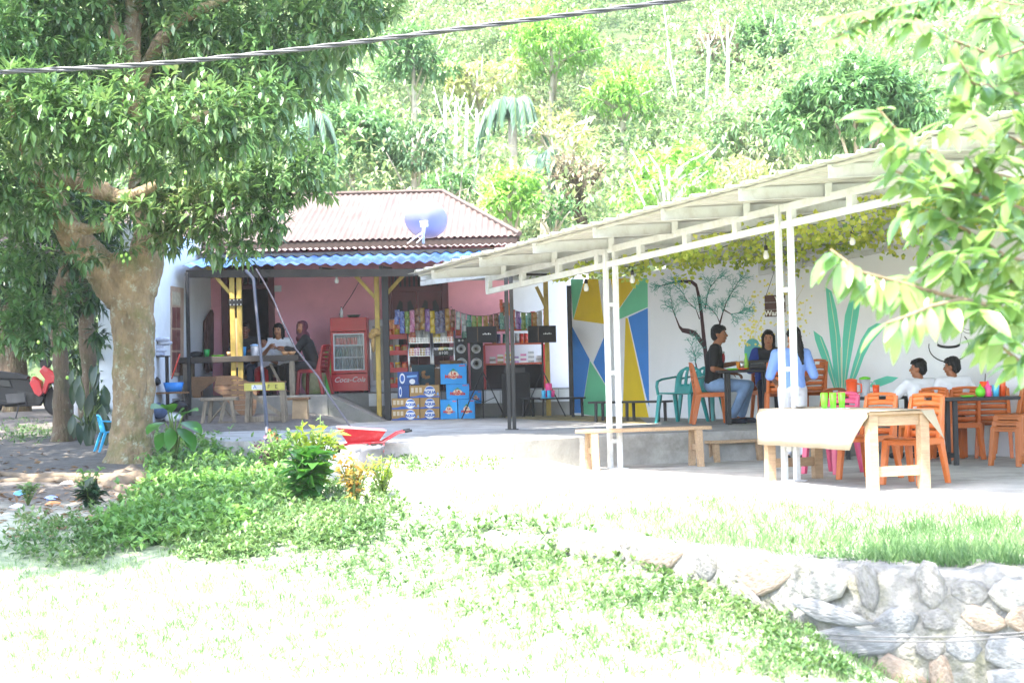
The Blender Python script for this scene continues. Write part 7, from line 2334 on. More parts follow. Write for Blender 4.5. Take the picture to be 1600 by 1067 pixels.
MB().tube([(0.05, -0.12, 0.26), (-0.3, -0.14, 0.24), (-0.5, -0.15, 0.3), (-0.85, -0.16, 0.36)], [0.02, 0.025, 0.045, 0.045], 10).build('exhaust', m_black, mk, smooth=True)
for sy in (-1, 1):
    MB().tube([(0.62, sy * 0.09, 0.285), (0.45, sy * 0.08, 0.75)], 0.02, 8).build('fork', m_chrome, mk, smooth=True)
    MB().tube([(0.34, sy * 0.05, 0.98), (0.28, sy * 0.3, 1.0), (0.2, sy * 0.36, 0.99)], 0.017, 8).build('handlebar', m_black, mk, smooth=True)
    mr = MB().tube([(0.3, sy * 0.2, 1.0), (0.26, sy * 0.3, 1.14)], 0.008, 6).build('mirror', m_black, mk, smooth=True)
    MB().ell((0.24, sy * 0.32, 1.18), (0.03, 0.07, 0.045), 12, 8).build('mirror_glass', m_chrome, mr, smooth=True)
MB().tube([(-0.05, -0.15, 0.22), (-0.1, -0.2, 0.0)], 0.012, 6).build('kickstand', m_black, mk)
# ---- bits left of the house
bar = thing('jerrycan', 'blue plastic drum between the two rear trunks', 'drum', (ux(108, 31, 0.7), 31, gz(ux(108, 31, 0.7), 31)))
MB().lathe([(0.13, 0), (0.14, 0.02), (0.14, 0.2), (0.145, 0.22), (0.14, 0.24), (0.14, 0.42), (0.12, 0.46), (0.04, 0.47)], 16).build('body', M('drum_blue', hx('1d4fb0'), 0.4), bar, smooth=True)
MB().lathe([(0.035, 0.47), (0.035, 0.5)], 10).build('cap', m_black, bar)
ws = MB().ell((0, 0, 0.18), (0.16, 0.13, 0.2), 12, 8).build('white_sack', m_bagw, None, smooth=True)
ws.location = (ux(117, 29.5, 0.6), 29.5, gz(-7.2, 29.5) - 0.02); tag(ws, 'white sack beside the blue drum', 'sack')
# pile of household things against the white wing wall
ct = thing('side_table', 'cluttered small table against the white wing wall', 'table', (ux(262, 29.3, 0.9), 29.4, 0.45))
MB().bx(-0.3, 0.3, -0.2, 0.2, 0.52, 0.55).build('tabletop', m_wood_brown, ct)
for sx in (-1, 1):
    for sy in (-1, 1):
        MB().bx(sx * 0.26 - 0.02, sx * 0.26 + 0.02, sy * 0.16 - 0.02, sy * 0.16 + 0.02, -0.06, 0.519).build('leg', m_wood_dark, ct)
tp = Vector((ct.location.x, 29.3, 1.0))
bc = thing('basin', 'blue plastic basin on the cluttered side table', 'basin', tp + Vector((0.1, 0, 0.004)))
MB().lathe([(0.13, 0), (0.17, 0.15), (0.16, 0.15), (0.12, 0.012)], 18).build('basin_shell', M('basin_blue', hx('2a7fd0'), 0.4), bc, smooth=True)
for i, (dx, dz, m_, lab, r) in enumerate(((-0.22, 0.1, m_black_matte, 'black bag left of the blue basin', 0.1), (-0.12, -0.22, M('denim', hx('4a5a78'), 0.9, 0.2, 12), 'grey blue cloth under the side table', 0.15), (0.1, -0.3, m_white_pl, 'white plastic bundle at the foot of the side table', 0.12), (0.2, -0.12, m_black_matte, 'black bundle under the blue basin', 0.12))):
    mb = MB(); r_ = random.Random(i)
    mb.ell((0, 0, r * 0.7), (r * 1.2, r, r * 0.8), 12, 8)
    mb.v = [(x * (1 + r_.uniform(-.18, .18)), y, z * (1 + r_.uniform(-.15, .15))) for x, y, z in mb.v]
    o = mb.build('bundle', m_, None, smooth=True); o.location = tp + Vector((dx, -0.05 if dz > 0 else -0.12, dz if dz > 0 else dz - 0.2)); tag(o, lab, 'bundle', 'things heaped by the wing wall')
rpole = MB().tube([at(268, 592, 29.1), at(281, 553, 29.1)], 0.012, 6).build('broom_handle', M('red_stick', hx('c4402f'), 0.5), None, smooth=True); tag(rpole, 'red stick leaning over the blue basin', 'stick')
wc = MB(); r_ = random.Random(4)
for k in range(5):
    wc.ell((r_.uniform(-.08, .08), r_.uniform(-.04, .04), 0.05 + 0.06 * k), (0.13, 0.1, 0.045), 12, 6)
o = wc.build('folded_laundry', M('laundry', hx('b9bcc8'), 0.9, 0.3, 7, dirt=hx('4d5f8c'), dirt_scale=6, dirt_amt=0.6), None, smooth=True); o.location = (ux(250, 29.3, 1.6), 29.35, at(250, 556, 29.3).z - 0.02); tag(o, 'heap of folded laundry beside the mango trunk', 'laundry')
cbx = thing('laundry_stand', 'dark stand holding the folded laundry', 'stand', (o.location.x, 29.35, 0.45))
for dx in (-0.1, 0.1):
    MB().bx(dx - 0.015, dx + 0.015, -0.08, 0.08, -0.05, o.location.z - 0.45).build('leg', m_black, cbx)
MB().bx(-0.14, 0.14, -0.1, 0.1, o.location.z - 0.45, o.location.z - 0.43).build('tray', m_black, cbx)
# garment on the wing wall
q = onwing(323, 485, 0.03)
gm = MB()
gpts = [(318, 502), (328, 484), (330, 490), (330, 545), (328, 580), (325, 578), (322, 582), (319, 576), (320, 540)]
gm.slab([onwing(a, b, 0.02 + 0.02 * (i % 3)) for i, (a, b) in enumerate(gpts)], wn_ * 0.05)
tag(gm.build('hanging_garment', M('brown_cloth', hx('5a3b38'), 0.9, 0.35, 8, 0.3, 20), None), 'brown garment hanging on the white wing wall', 'garment')
# ---- bulbs on short leads
def bulb(label, u, v, Y, drop, hang=0.12):
    p = at(u, v, Y)
    t = thing('light_bulb', label, 'bulb', p, group='hanging light bulbs')
    MB().lathe([(0.002, -0.055), (0.025, -0.05), (0.035, -0.025), (0.033, 0.0), (0.02, 0.035), (0.018, 0.05)], 14).build('globe', m_bulb, t, smooth=True)
    MB().lathe([(0.022, 0.05), (0.022, 0.1), (0.012, 0.11)], 12).build('socket', m_black_matte if drop != 2 else m_white_pl, t, smooth=True)
    MB().tube([(0, 0, 0.1), (0.004, 0, 0.1 + hang)], 0.005, 5).build('lead', m_black_matte, t)
bulb('white bulb hanging over the geometric mural, left of the front post', 916, 449, 23.5, 1, 0.35)
bulb('white bulb hanging over the geometric mural, right of the front post', 988, 436, 22.8, 1, 0.3)
bulb('white bulb hanging among the ivy left of the second post', 1197, 398, 21.0, 1, 0.3)
bulb('white bulb hanging from the ivy right of the second post', 1332, 376, 20.2, 1, 0.4)
bulb('white bulb half hidden by the near leaves at the right', 1462, 352, 19.0, 1, 0.3)
bulb('white bulb under the veranda roof beam over the cooler', 526, 438, 31.0, 2, 0.05)
# ---- hanging sign
sg = at(1212, 478, 25.6)
hw = 17 / pxm(25.6); hh = 17 / pxm(25.6)
sn = thing('hanging_sign', 'dark brown wooden sign with white lettering behind the second post', 'sign', (sg.x, 25.6, sg.z - hh))
for k in range(3):
    MB().bx(-hw, hw, -0.012, 0.012, k * 2 * hh / 3 + 0.002, (k + 1) * 2 * hh / 3 - 0.002).build('board', M('sign_wood', hx('4a2c2a'), 0.6, 0.3, 8, stretch=(1, 1, 8)), sn)
text('lettering', 'Wa', 0.1, m_prw, sn, (0.06, -0.014, hh * 1.6), RX, bold=0.003)
text('lettering', 'Warung', 0.1, m_prw, sn, (0, -0.014, hh * 0.32), RX, bold=0.003)
for sx in (-1, 1):
    MB().tube([(sx * hw * 0.85, 0, 2 * hh), (sx * 0.02, 0, 2 * hh + 0.3), (sx * 0.02, 0, 2 * hh + 0.42)], 0.004, 5).build('cord', m_black_matte, sn)
# ---- ivy garlands under the canopy
L_IVY = leafmat('ivy_leaf', [(0.10, 0.2, 0.05), (0.36, 0.48, 0.08), (0.58, 0.62, 0.13), (0.12, 0.24, 0.08)], 0.5, 0.55, 1.6)
def ivy(label, o, t0, t1, n, hang, dz=-0.05):
    a = cp((t0 + t1) / 2, o, tz_((t0 + t1) / 2))
    t = thing('ivy_garland', label, 'ivy', a, group='artificial ivy under the canopy')
    P = []
    tt = t0
    pts = []
    k = 0
    while tt <= t1:
        pts.append(cp(tt, o + 0.12 * math.sin(tt * 2.1 + o), tz_(tt) + CS * o + dz - 0.06 * abs(math.sin(tt * 2.3)) ))
        tt += 0.15
    MB().tube(pts, 0.006, 5).build('stem', m_stem, t, world=True)
    cx = rng.integers(0, len(pts), n)
    base = np.array([np3(p) for p in pts])[cx]
    dens = 0.5 + 0.5 * np.sin(base[:, 1] * 3.1 + o * 2)
    drop = -hang * rng.random(n) ** 2 * (0.3 + dens)
    Pn = base + np.stack([rng.normal(0, 0.09, n), rng.normal(0, 0.09, n), drop + rng.normal(0, 0.02, n)], axis=1)
    D = rng.normal(size=(n, 3)) * np.array([[0.8, 0.8, 0.4]]) + np.array([[0, -0.2, -0.6]])
    U = rng.normal(size=(n, 3)) * 0.6 + np.array([[-0.3, -1.0, 0.4]])
    V, F = leaf_arrays(Pn, D, U, 0.075 * rng.uniform(0.6, 1.2, n), 0.07 * rng.uniform(0.7, 1.1, n), fold=0.12, droop=0.15)
    npmesh('foliage', V, F, L_IVY, t, world=True)
ivy('yellow-green ivy garland just behind the front truss', 0.5, -2.6, 6.5, 700, 0.12, -0.02)
ivy('yellow-green ivy garland under the middle of the canopy', 1.7, -3.0, 5.5, 850, 0.18, 0.02)
ivy('ivy garland in the deeper half of the canopy', 2.9, -3.0, 4.5, 750, 0.2, 0.03)
ivy('ivy garland nearest the mural wall, above the painted tree', 4.0, -3.0, 3.5, 700, 0.25, 0.03)
# ---- things on the tables
def cup(label, p, mat, r=0.038, h=0.13, straw=None, group='cups on the tables', name='cup'):
    t = thing(name, label, 'cup', p, group=group)
    MB().lathe([(r * 0.75, 0), (r, h), (r * 0.9, h), (r * 0.68, 0.01)], 14).build('body', mat, t, smooth=True)
    if straw: MB().tube([(0, 0, 0.02), (0.02, 0, h + 0.09)], 0.005, 6).build('straw', straw, t)
    return t
def jug(label, p, mat, lid, r=0.065, h=0.22):
    t = thing('jug', label, 'jug', p, group='jugs on the tables')
    MB().lathe([(r * 0.85, 0), (r * 0.9, 0.01), (r, h), (r * 0.92, h), (r * 0.8, 0.014)], 16).build('body', mat, t, smooth=True)
    MB().lathe([(r * 1.03, h), (r * 1.03, h + 0.02), (r * 0.4, h + 0.035)], 16).build('lid', lid, t, smooth=True)
    MB().tube([(r, 0, h * 0.85), (r + 0.05, 0, h * 0.8), (r + 0.05, 0, h * 0.3), (r * 0.9, 0, h * 0.25)], 0.01, 8).build('handle', mat, t, smooth=True)
def tplate(label, p, mat, r=0.09):
    t = thing('plate', label, 'plate', p, group='plates on the tables')
    MB().lathe([(r * 0.55, 0), (r, 0.02), (r * 0.97, 0.024), (r * 0.5, 0.008)], 18).build('dish', mat, t, smooth=True)
ntz = PZ + TH + 0.012
for k, u in enumerate((1319, 1331, 1343)):
    q = onz(u, 636, ntz)
    p = cen + el.normalized() * 0.12 + Vector(((k - 1) * 0.085 - 0.02, 0, 0))
    cup(('left', 'middle', 'right')[k] + ' of the three lime green cups turned over on the cloth table', (p.x, p.y, ntz), m_lime, 0.036, 0.15)
p = cen + el.normalized() * 0.12
tr_ = thing('tray', 'white tray under the lime green cups', 'tray', (p.x - 0.02, p.y, ntz - 0.006))
MB().bx(-0.15, 0.15, -0.07, 0.07, 0, 0.006).build('tray_plate', m_white_pl, tr_)
p = cen + el.normalized() * 0.62 + Vector((-0.1, 0, 0))
tplate('small metal ashtray at the far end of the cloth table', (p.x, p.y, ntz), m_chrome, 0.06)
# black patio table
bz = PZ + 0.751
def onb(u, dy=0.0):
    y = bt.location.y + dy
    return (ux(u, y, bz), y, bz)
tplate('lime green saucer on the black patio table', onb(1512, -0.1), m_lime, 0.085)
t = thing('sugar_bowl', 'lime green lidded sugar bowl on the black patio table', 'bowl', onb(1532, 0.0))
MB().lathe([(0.035, 0), (0.055, 0.03), (0.055, 0.08), (0.03, 0.11), (0.012, 0.12), (0.012, 0.14), (0.002, 0.145)], 14).build('pot', m_lime, t, smooth=True)
t = thing('sauce_bottle', 'pink squeeze bottle on the black patio table', 'bottle', onb(1544, 0.02))
MB().lathe([(0.035, 0), (0.04, 0.01), (0.04, 0.11), (0.015, 0.14), (0.006, 0.18)], 12).build('body', m_pink_pl, t, smooth=True)
cup('pale blue cup on the black patio table', onb(1556, 0.02), m_cup_blue, 0.045, 0.13)
cup('orange cup with a straw behind the sugar bowl', onb(1538, 0.16), m_orange_b, 0.05, 0.17, m_black_matte)
cup('tall orange cup with a straw at the right end of the black patio table', onb(1566, 0.08), m_orange_b, 0.045, 0.2, m_black_matte)
# jugs standing behind the cloth table on a further table
p = onz(1352, 716, PZ)
bt2 = table('steel_table', 'black table behind the chairs, in front of the two boys', (p.x + 0.12, p.y + 0.1, PZ), 0.1, 0.9, 0.55, 0.75, m_black, m_black, 0.045, 0.035, 0.08)
def onb2(u, dy=0.0):
    y = bt2.location.y + dy
    return (ux(u, y, bz), y, bz)
jug('orange jug behind the magenta chair', onb2(1331, 0.0), m_orange_b, m_orange_b, 0.07, 0.19)
jug('clear jug with a green lid behind the orange chairs', onb2(1352, 0.05), glassmat('clear_plastic', (0.8, 0.82, 0.9), 0.35, 0.1), m_lime, 0.07, 0.21)
cup('orange cup right of the clear jug', onb2(1369, 0.0), m_orange_b, 0.045, 0.14)
# man's table
mz = TZ + 0.741
def onm(u, dy=0.0):
    y = mtab.location.y + dy
    return (ux(u, y, mz), y, mz)
tplate('lime green plate in front of the man in the black T-shirt', onm(1146, -0.12), m_lime, 0.1)
tplate('orange saucer on the black terrace table', onm(1160, -0.14), m_orange_b, 0.09)
t = thing('green_bottle', 'small green bottle standing on the black terrace table', 'bottle', onm(1166, 0.02))
MB().lathe([(0.035, 0), (0.038, 0.01), (0.036, 0.1), (0.016, 0.17), (0.014, 0.2)], 12).build('body', M('bottle_lime', hx('8dbf2f'), 0.3), t, smooth=True)
MB().lathe([(0.017, 0.2), (0.017, 0.225)], 10).build('cap', m_lime, t)
cup('glass of orange drink on the black terrace table', onm(1154, 0.0), M('orange_drink', hx('d98a2a'), 0.2), 0.033, 0.11, m_prw)
cup('small metal cup on the orange saucer', (onm(1160, -0.14)[0], mtab.location.y - 0.14, mz + 0.026), m_chrome, 0.032, 0.08)
t = thing('shoulder_bag', 'black bag lying on the terrace table before the woman in blue', 'bag', onm(1187, 0.05))
MB().bx(-0.16, 0.16, -0.07, 0.07, 0.001, 0.13).build('body', M('bag_cloth', (0.02, 0.02, 0.025), 0.7, 0.3, 12), t, bevel=0.03)
MB().tube([(-0.13, -0.075, 0.08), (0.0, -0.078, 0.085), (0.06, -0.078, 0.083)], 0.004, 5).build('zip', m_chrome, t)
# shelf table with a red box and dark flowers
sz = TZ + 0.741
t = thing('red_box', 'red box on the black table beside the wall', 'box', (ux(1276, btab.location.y - 0.25, sz), btab.location.y - 0.25, sz))
MB().bx(-0.08, 0.06, -0.06, 0.06, 0, 0.16).build('box', m_red, t, bevel=0.005)
t = thing('dark_bouquet', 'dark dried flowers behind the red box', 'flowers', (ux(1264, btab.location.y - 0.05, sz), btab.location.y - 0.05, sz))
n = 90
Pn = np.array([[t.location.x, t.location.y, sz + 0.14]]) + rng.normal(size=(n, 3)) * np.array([[0.09, 0.05, 0.035]])
V, F = leaf_arrays(Pn, rng.normal(size=(n, 3)) + np.array([[0, 0, 0.6]]), rng.normal(size=(n, 3)), 0.07, 0.03)
npmesh('foliage', V, F, leafmat('dark_dry', [(0.01, 0.01, 0.012), (0.03, 0.03, 0.035)], 0.7, 0.1), t, world=True)
MB().lathe([(0.04, 0), (0.05, 0.1), (0.046, 0.1), (0.035, 0.01)], 12).build('pot', m_black_matte, t, smooth=True)
# veranda table things
vz = VZ + VTH
def onv(u, dy=0.0):
    return (ux(u, 31.0 + dy, vz), 31.0 + dy, vz + 0.001)
cup('green tumbler on the left half of the veranda table', onv(323, -0.1), m_green_pl, 0.055, 0.13)
cup('blue tumbler behind the twin yellow post', onv(381, -0.05), M('tumbler_blue', hx('3f8fc8'), 0.4), 0.045, 0.16)
jug('clear jug with a pale blue lid on the veranda table', onv(398, 0.0), glassmat('clear_plastic', (0.8, 0.82, 0.9), 0.35, 0.1), M('lid_blue', hx('8fb4e0'), 0.4), 0.075, 0.17)
tplate('lime green plate on the veranda table', onv(340, -0.1), m_lime, 0.12)
cup('small tan cup left of the twin yellow post', onv(358, -0.1), M('cup_tan', hx('b98a60'), 0.5), 0.04, 0.08)
for i, (u, lab) in enumerate(((446, 'tan bowl before the woman in white'), (456, 'small brown bowl at the right end of the veranda table'))):
    t = thing('bowl', lab, 'bowl', onv(u, -0.1), group='bowls on the veranda table')
    MB().lathe([(0.04, 0), (0.075, 0.06), (0.068, 0.06), (0.035, 0.01)], 14).build('bowl_shell', M('cup_tan', 0), t, smooth=True)
t = thing('black_bag', 'black bag lying at the left end of the veranda table', 'bag', onv(307, 0.0))
mb = MB(); mb.ell((0, 0, 0.05), (0.13, 0.08, 0.055), 12, 8); mb.build('body', m_black_matte, t, smooth=True)
# loose cables on the pink wall
wi = MB().tube(spline([at(415, 424, 30.6), at(450, 432, 30.8), at(500, 428, 30.9), at(560, 424, 31)], 8), 0.006, 5).build('slack_wire', m_black_matte, None, smooth=True)
tag(wi, 'slack black wire looped under the veranda beam', 'wire')
wi = MB().tube(spline([at(568, 428, 33.0), at(550, 460, 33.4), at(538, 478, 33.45), at(530, 492, 33.3)], 8), 0.006, 5).build('cooler_cord', m_black_matte, None, smooth=True)
tag(wi, 'thin black cord running up the pink wall from the cooler', 'cord')
# litter on the soil
for i, (u, v, c, lab) in enumerate(((32, 778, '6fb0d8', 'pale blue plastic scrap on the shaded soil'), (80, 782, '8f9fd0', 'violet blue wrapper on the shaded soil'), (82, 790, 'c98a5a', 'orange scrap next to the violet wrapper'), (25, 800, 'c8c8c8', 'white scrap at the left edge of the shaded soil'), (105, 768, 'b8b4ae', 'crumpled pale bag on the shaded soil'))):
    g = on_ground(u, v)
    r_ = random.Random(i)
    mb = MB(); mb.ell((0, 0, 0.02), (0.07, 0.05, 0.025), 8, 5)
    mb.v = [(x * (1 + r_.uniform(-.35, .35)), y * (1 + r_.uniform(-.35, .35)), z * (1 + r_.uniform(-.3, .3))) for x, y, z in mb.v]
    o = mb.build('litter', M('litter_' + c, hx(c), 0.6, 0.2, 20), None); o.location = g; tag(o, lab, 'litter', 'litter under the mango tree')
# ================================================================== people
def blend(o, vox, smooth_it=3):
    r = o.modifiers.new('union', 'REMESH'); r.mode = 'VOXEL'; r.voxel_size = vox; r.use_smooth_shade = True
    s = o.modifiers.new('relax', 'SMOOTH'); s.factor = 0.5; s.iterations = smooth_it
    return o
SKIN = dict(mid=M('skin_mid', hx('8f5b3d'), 0.5, 0.08, 9), dark=M('skin_dark', hx('6f4430'), 0.5, 0.08, 9), light=M('skin_light', hx('ab7757'), 0.5, 0.08, 9))
m_hair = M('black_hair', (0.0035, 0.003, 0.003), 0.5, 0.3, 30, 0.3, 80, stretch=(6, 6, 1), spec=0.25)
m_eye = M('eye_white', (0.2, 0.18, 0.16), 0.5); m_iris = M('iris_dark', (0.015, 0.01, 0.008), 0.25); m_lip = M('lip', hx('8d4a44'), 0.5)
def hand(mb, wrist, elbow, palm_n, curl=0.5, side=1):
    wrist, h = Vector(wrist), (Vector(wrist) - Vector(elbow)).normalized()
    n = Vector(palm_n); n = (n - h * n.dot(h)).normalized()
    s = h.cross(n) * side
    R = Matrix((s, h, n)).transposed()
    c = wrist + h * 0.055
    mb.ell(c, (0.04, 0.052, 0.018), 12, 8, R)
    for k, (off, L) in enumerate(((-0.028, 0.062), (-0.009, 0.072), (0.010, 0.068), (0.027, 0.054))):
        a = c + h * 0.042 + s * off
        b = a + (h * math.cos(curl) + n * math.sin(curl)) * L * 0.55 + s * off * 0.15
        e = b + (h * math.cos(curl * 2.1) + n * math.sin(curl * 2.1)) * L * 0.5
        mb.cap(a, b, 0.0105, 0.0095, 8); mb.cap(b, e, 0.0095, 0.008, 8)
    a = wrist + h * 0.025 - s * 0.03
    b = a + (h * 0.6 - s * 0.7 + n * 0.35).normalized() * 0.045
    mb.cap(a, b, 0.014, 0.011, 8); mb.cap(b, b + (h * 0.9 - s * 0.1 + n * 0.5).normalized() * 0.035, 0.011, 0.009, 8)
def human(label, loc, rz, J, skin='mid', top=None, bottom=None, sleeve=0.6, leg_cov=1.0, hair='short', face=(0, 1, 0), scale=1.0, shoes=None, jacket=None, hood=None, vox=0.009, print_=None, curl=(0.5, 0.5)):
    """one continuous body in the pose J (joints in local space, facing +Y); hair and clothes are its children"""
    t = thing('person', label, 'person', loc, rz)
    t.scale = (scale,) * 3
    g = {k: Vector(v) for k, v in J.items()}
    pel, chest, neck, head = g['pel'], g['chest'], g['neck'], g['head']
    b = MB()
    def torso(mb, e):
        mb.ell(pel, (0.155 + e, 0.115 + e, 0.13 + e), 16, 10)
        mid = pel.lerp(chest, 0.5)
        mb.cap(pel + Vector((0.05, 0, 0)), mid + Vector((0.045, 0, 0)), 0.105 + e, 0.1 + e); mb.cap(pel - Vector((0.05, 0, 0)), mid - Vector((0.045, 0, 0)), 0.105 + e, 0.1 + e)
        mb.cap(mid + Vector((0.04, 0, 0)), chest + Vector((0.065, 0, 0)), 0.105 + e, 0.108 + e); mb.cap(mid - Vector((0.04, 0, 0)), chest - Vector((0.065, 0, 0)), 0.105 + e, 0.108 + e)
        for s in 'LR':
            mb.cap(g['sh' + s], neck.lerp(chest, 0.25), 0.058 + e, 0.062 + e)
            mb.cap(g['sh' + s], chest, 0.06 + e, 0.1 + e)
    torso(b, 0.0)
    b.cap(neck, head - Vector((0, 0, 0.06)), 0.058, 0.052)
    for s in 'LR':
        b.cap(g['sh' + s], g['el' + s], 0.052, 0.042); b.cap(g['el' + s], g['wr' + s], 0.042, 0.028)
        hand(b, g['wr' + s], g['el' + s], g.get('pn' + s, Vector((0, 0, -1))), curl[0], 1 if s == 'L' else -1)
        b.cap(g['hip' + s], g['kn' + s], 0.085, 0.058); b.cap(g['kn' + s], g['an' + s], 0.055, 0.037)
        b.cap(g['an' + s] + Vector((0, -0.03, -0.03)), g['to' + s], 0.036, 0.03)
    fw = Vector(face).normalized(); up = (Vector((0, 0, 1)) - fw * fw.z).normalized(); rt_ = fw.cross(up)
    R = Matrix((rt_, fw, up)).transposed()
    H = lambda x, y, z: head + rt_ * x + fw * y + up * z
    b.ell(H(0, -0.01, 0.03), (0.073, 0.092, 0.088), 18, 12, R)
    b.ell(H(0, 0.022, -0.03), (0.062, 0.066, 0.08), 16, 10, R)
    b.ell(H(0, 0.05, -0.085), (0.032, 0.03, 0.026), 12, 8, R)
    b.cap(H(0, 0.082, 0.015), H(0, 0.104, -0.02), 0.011, 0.015, 8)
    for sx in (-1, 1):
        b.ell(H(sx * 0.074, -0.008, -0.005), (0.012, 0.022, 0.032), 10, 8, R)
        b.ell(H(sx * 0.032, 0.072, -0.03), (0.024, 0.018, 0.022), 10, 8, R)
    blend(b.build('body', SKIN[skin], t), vox)
    if hair != 'hidden' or hood is None:
        for sx in (-1, 1):
            e = MB().ell(H(sx * 0.031, 0.078, 0.008), (0.014, 0.009, 0.006), 10, 6, R).build('eye', m_eye, t, smooth=True)
            MB().ell(H(sx * 0.031, 0.086, 0.008), (0.0075, 0.006, 0.0075), 8, 6, R).build('iris', m_iris, e, smooth=True)
            MB().ell(H(sx * 0.033, 0.084, 0.03), (0.02, 0.008, 0.004), 10, 6, R).build('eyebrow', m_hair, t, smooth=True)
        MB().ell(H(0, 0.083, -0.055), (0.024, 0.012, 0.009), 12, 6, R).build('mouth', m_lip, t, smooth=True)
    if hair in ('short', 'long', 'bob', 'pony'):
        h = MB()
        h.ell(H(0, -0.02, 0.048), (0.082, 0.095, 0.092), 18, 12, R)
        h.ell(H(0, -0.055, 0.0), (0.076, 0.062, 0.085), 16, 10, R)
        h.ell(H(0, 0.05, 0.088), (0.06, 0.038, 0.028), 14, 8, R)
        for sx in (-1, 1):
            h.cap(H(sx * 0.07, 0.02, 0.06), H(sx * 0.074, -0.005, 0.02), 0.018, 0.012, 8)
        if hair == 'short':
            for k in range(9):
                a = -0.9 + 1.8 * k / 8
                h.cap(H(0.055 * math.sin(a), 0.045 * math.cos(a), 0.105), H(0.066 * math.sin(a) + random.uniform(-.008, .008), 0.088 * math.cos(a), 0.072 + random.uniform(-.012, .01)), 0.02, 0.009, 6)
        if hair in ('long', 'bob'):
            L = 0.22 if hair == 'bob' else 0.36
            for sx in (-1, 1):
                h.cap(H(sx * 0.07, 0.0, 0.04), H(sx * 0.078, 0.005, -L * 0.65), 0.03, 0.02)
                h.cap(H(sx * 0.05, -0.06, 0.0), H(sx * 0.05, -0.07, -L), 0.05, 0.035)
            h.cap(H(0, -0.075, 0.0), H(0, -0.08, -L), 0.055, 0.04)
        if hair == 'pony':
            h.cap(H(0, -0.09, 0.02), H(0.02, -0.11, -0.12), 0.045, 0.045); h.cap(H(0.02, -0.11, -0.12), H(0.03, -0.09, -0.33), 0.045, 0.03)
        ho = blend(h.build('hair', m_hair, t), 0.007, 1)
        tx = bpy.data.textures.get('hair_tufts') or bpy.data.textures.new('hair_tufts', 'CLOUDS')
        tx.noise_scale = 0.022; tx.noise_depth = 2
        dm = ho.modifiers.new('tufts', 'DISPLACE'); dm.texture = tx; dm.strength = 0.016; dm.mid_level = 0.5; dm.texture_coords = 'LOCAL'
    if hood:
        h = MB()
        h.ell(H(0, -0.03, 0.03), (0.092, 0.098, 0.102), 18, 12, R)
        for sx in (-1, 1):
            h.cap(H(sx * 0.07, 0.015, 0.05), H(sx * 0.06, 0.03, -0.09), 0.03, 0.035)
        h.cap(H(0, 0.0, -0.12), Vector(neck) + Vector((0, 0.04, -0.03)), 0.075, 0.1)
        h.cap(Vector(neck), chest + Vector((0, 0.06, 0.03)), 0.11, 0.11)
        h.ell(H(0, 0.03, 0.09), (0.07, 0.05, 0.03), 12, 8, R)
        blend(h.build('headscarf', hood, t), 0.01, 3)
    if top is not None:
        s_ = MB(); torso(s_, 0.014)
        for s in 'LR':
            a, c, d = g['sh' + s], g['el' + s], g['wr' + s]
            if sleeve <= 1:
                s_.cap(a, a.lerp(c, sleeve), 0.07, 0.066)
            else:
                s_.cap(a, c, 0.07, 0.06); s_.cap(c, c.lerp(d, sleeve - 1), 0.06, 0.05)
        blend(s_.build('shirt', top, t), 0.011, 4)
    if bottom is not None:
        p_ = MB()
        p_.ell(pel + Vector((0, 0, -0.02)), (0.17, 0.135, 0.125), 16, 10)
        for s in 'LR':
            a, c, d = g['hip' + s], g['kn' + s], g['an' + s]
            p_.cap(a, c, 0.102, 0.074); p_.cap(c, c.lerp(d, leg_cov * 0.93), 0.072, 0.058)
        blend(p_.build('trousers', bottom, t), 0.011, 4)
    if shoes is not None:
        for s in 'LR':
            f_ = MB(); f_.cap(g['an' + s] + Vector((0, -0.045, -0.045)), g['to' + s] + Vector((0, 0.01, 0)), 0.042, 0.038)
            blend(f_.build('shoe', shoes, t), 0.01, 2)
    if jacket is not None:
        j = MB()
        for s, sx in (('L', -1), ('R', 1)):
            j.cap(g['sh' + s], g['el' + s], 0.078, 0.066); j.cap(g['el' + s], g['el' + s].lerp(g['wr' + s], 0.85), 0.066, 0.055)
            j.cap(g['sh' + s], chest + Vector((sx * 0.1, -0.03, -0.05)), 0.075, 0.1); j.cap(chest + Vector((sx * 0.1, -0.02, -0.05)), pel + Vector((sx * 0.1, -0.01, 0.0)), 0.1, 0.1)
        blend(j.build('jacket', jacket, t), 0.011, 4)
    return t, g
def seated(seat=0.45, lean=0.03, elL=(-0.27, 0.1, 0.72), wrL=(-0.16, 0.33, 0.77), elR=(0.27, 0.1, 0.72), wrR=(0.16, 0.33, 0.77), kneeL=(-0.11, 0.44, None), kneeR=(0.11, 0.44, None), anL=(-0.11, 0.42), anR=(0.11, 0.42), dz=0.0, headoff=(0, 0.03), torso=1.0):
    p = seat + 0.09
    J = dict(pel=(0, 0, p), chest=(0, lean * 0.7 - 0.01, p + 0.33 * torso), neck=(0, lean, p + 0.475 * torso), head=(headoff[0], lean + headoff[1], p + 0.475 * torso + 0.152),
             shL=(-0.175, lean * 0.9, p + 0.44 * torso), shR=(0.175, lean * 0.9, p + 0.44 * torso), elL=elL, elR=elR, wrL=wrL, wrR=wrR, hipL=(-0.085, 0.02, p - 0.03), hipR=(0.085, 0.02, p - 0.03),
             knL=(kneeL[0], kneeL[1], seat + 0.04), knR=(kneeR[0], kneeR[1], seat + 0.04), anL=(anL[0], anL[1], 0.09), anR=(anR[0], anR[1], 0.09),
             toL=(anL[0] - 0.02, anL[1] + 0.15, 0.032), toR=(anR[0] + 0.02, anR[1] + 0.15, 0.032))
    return J
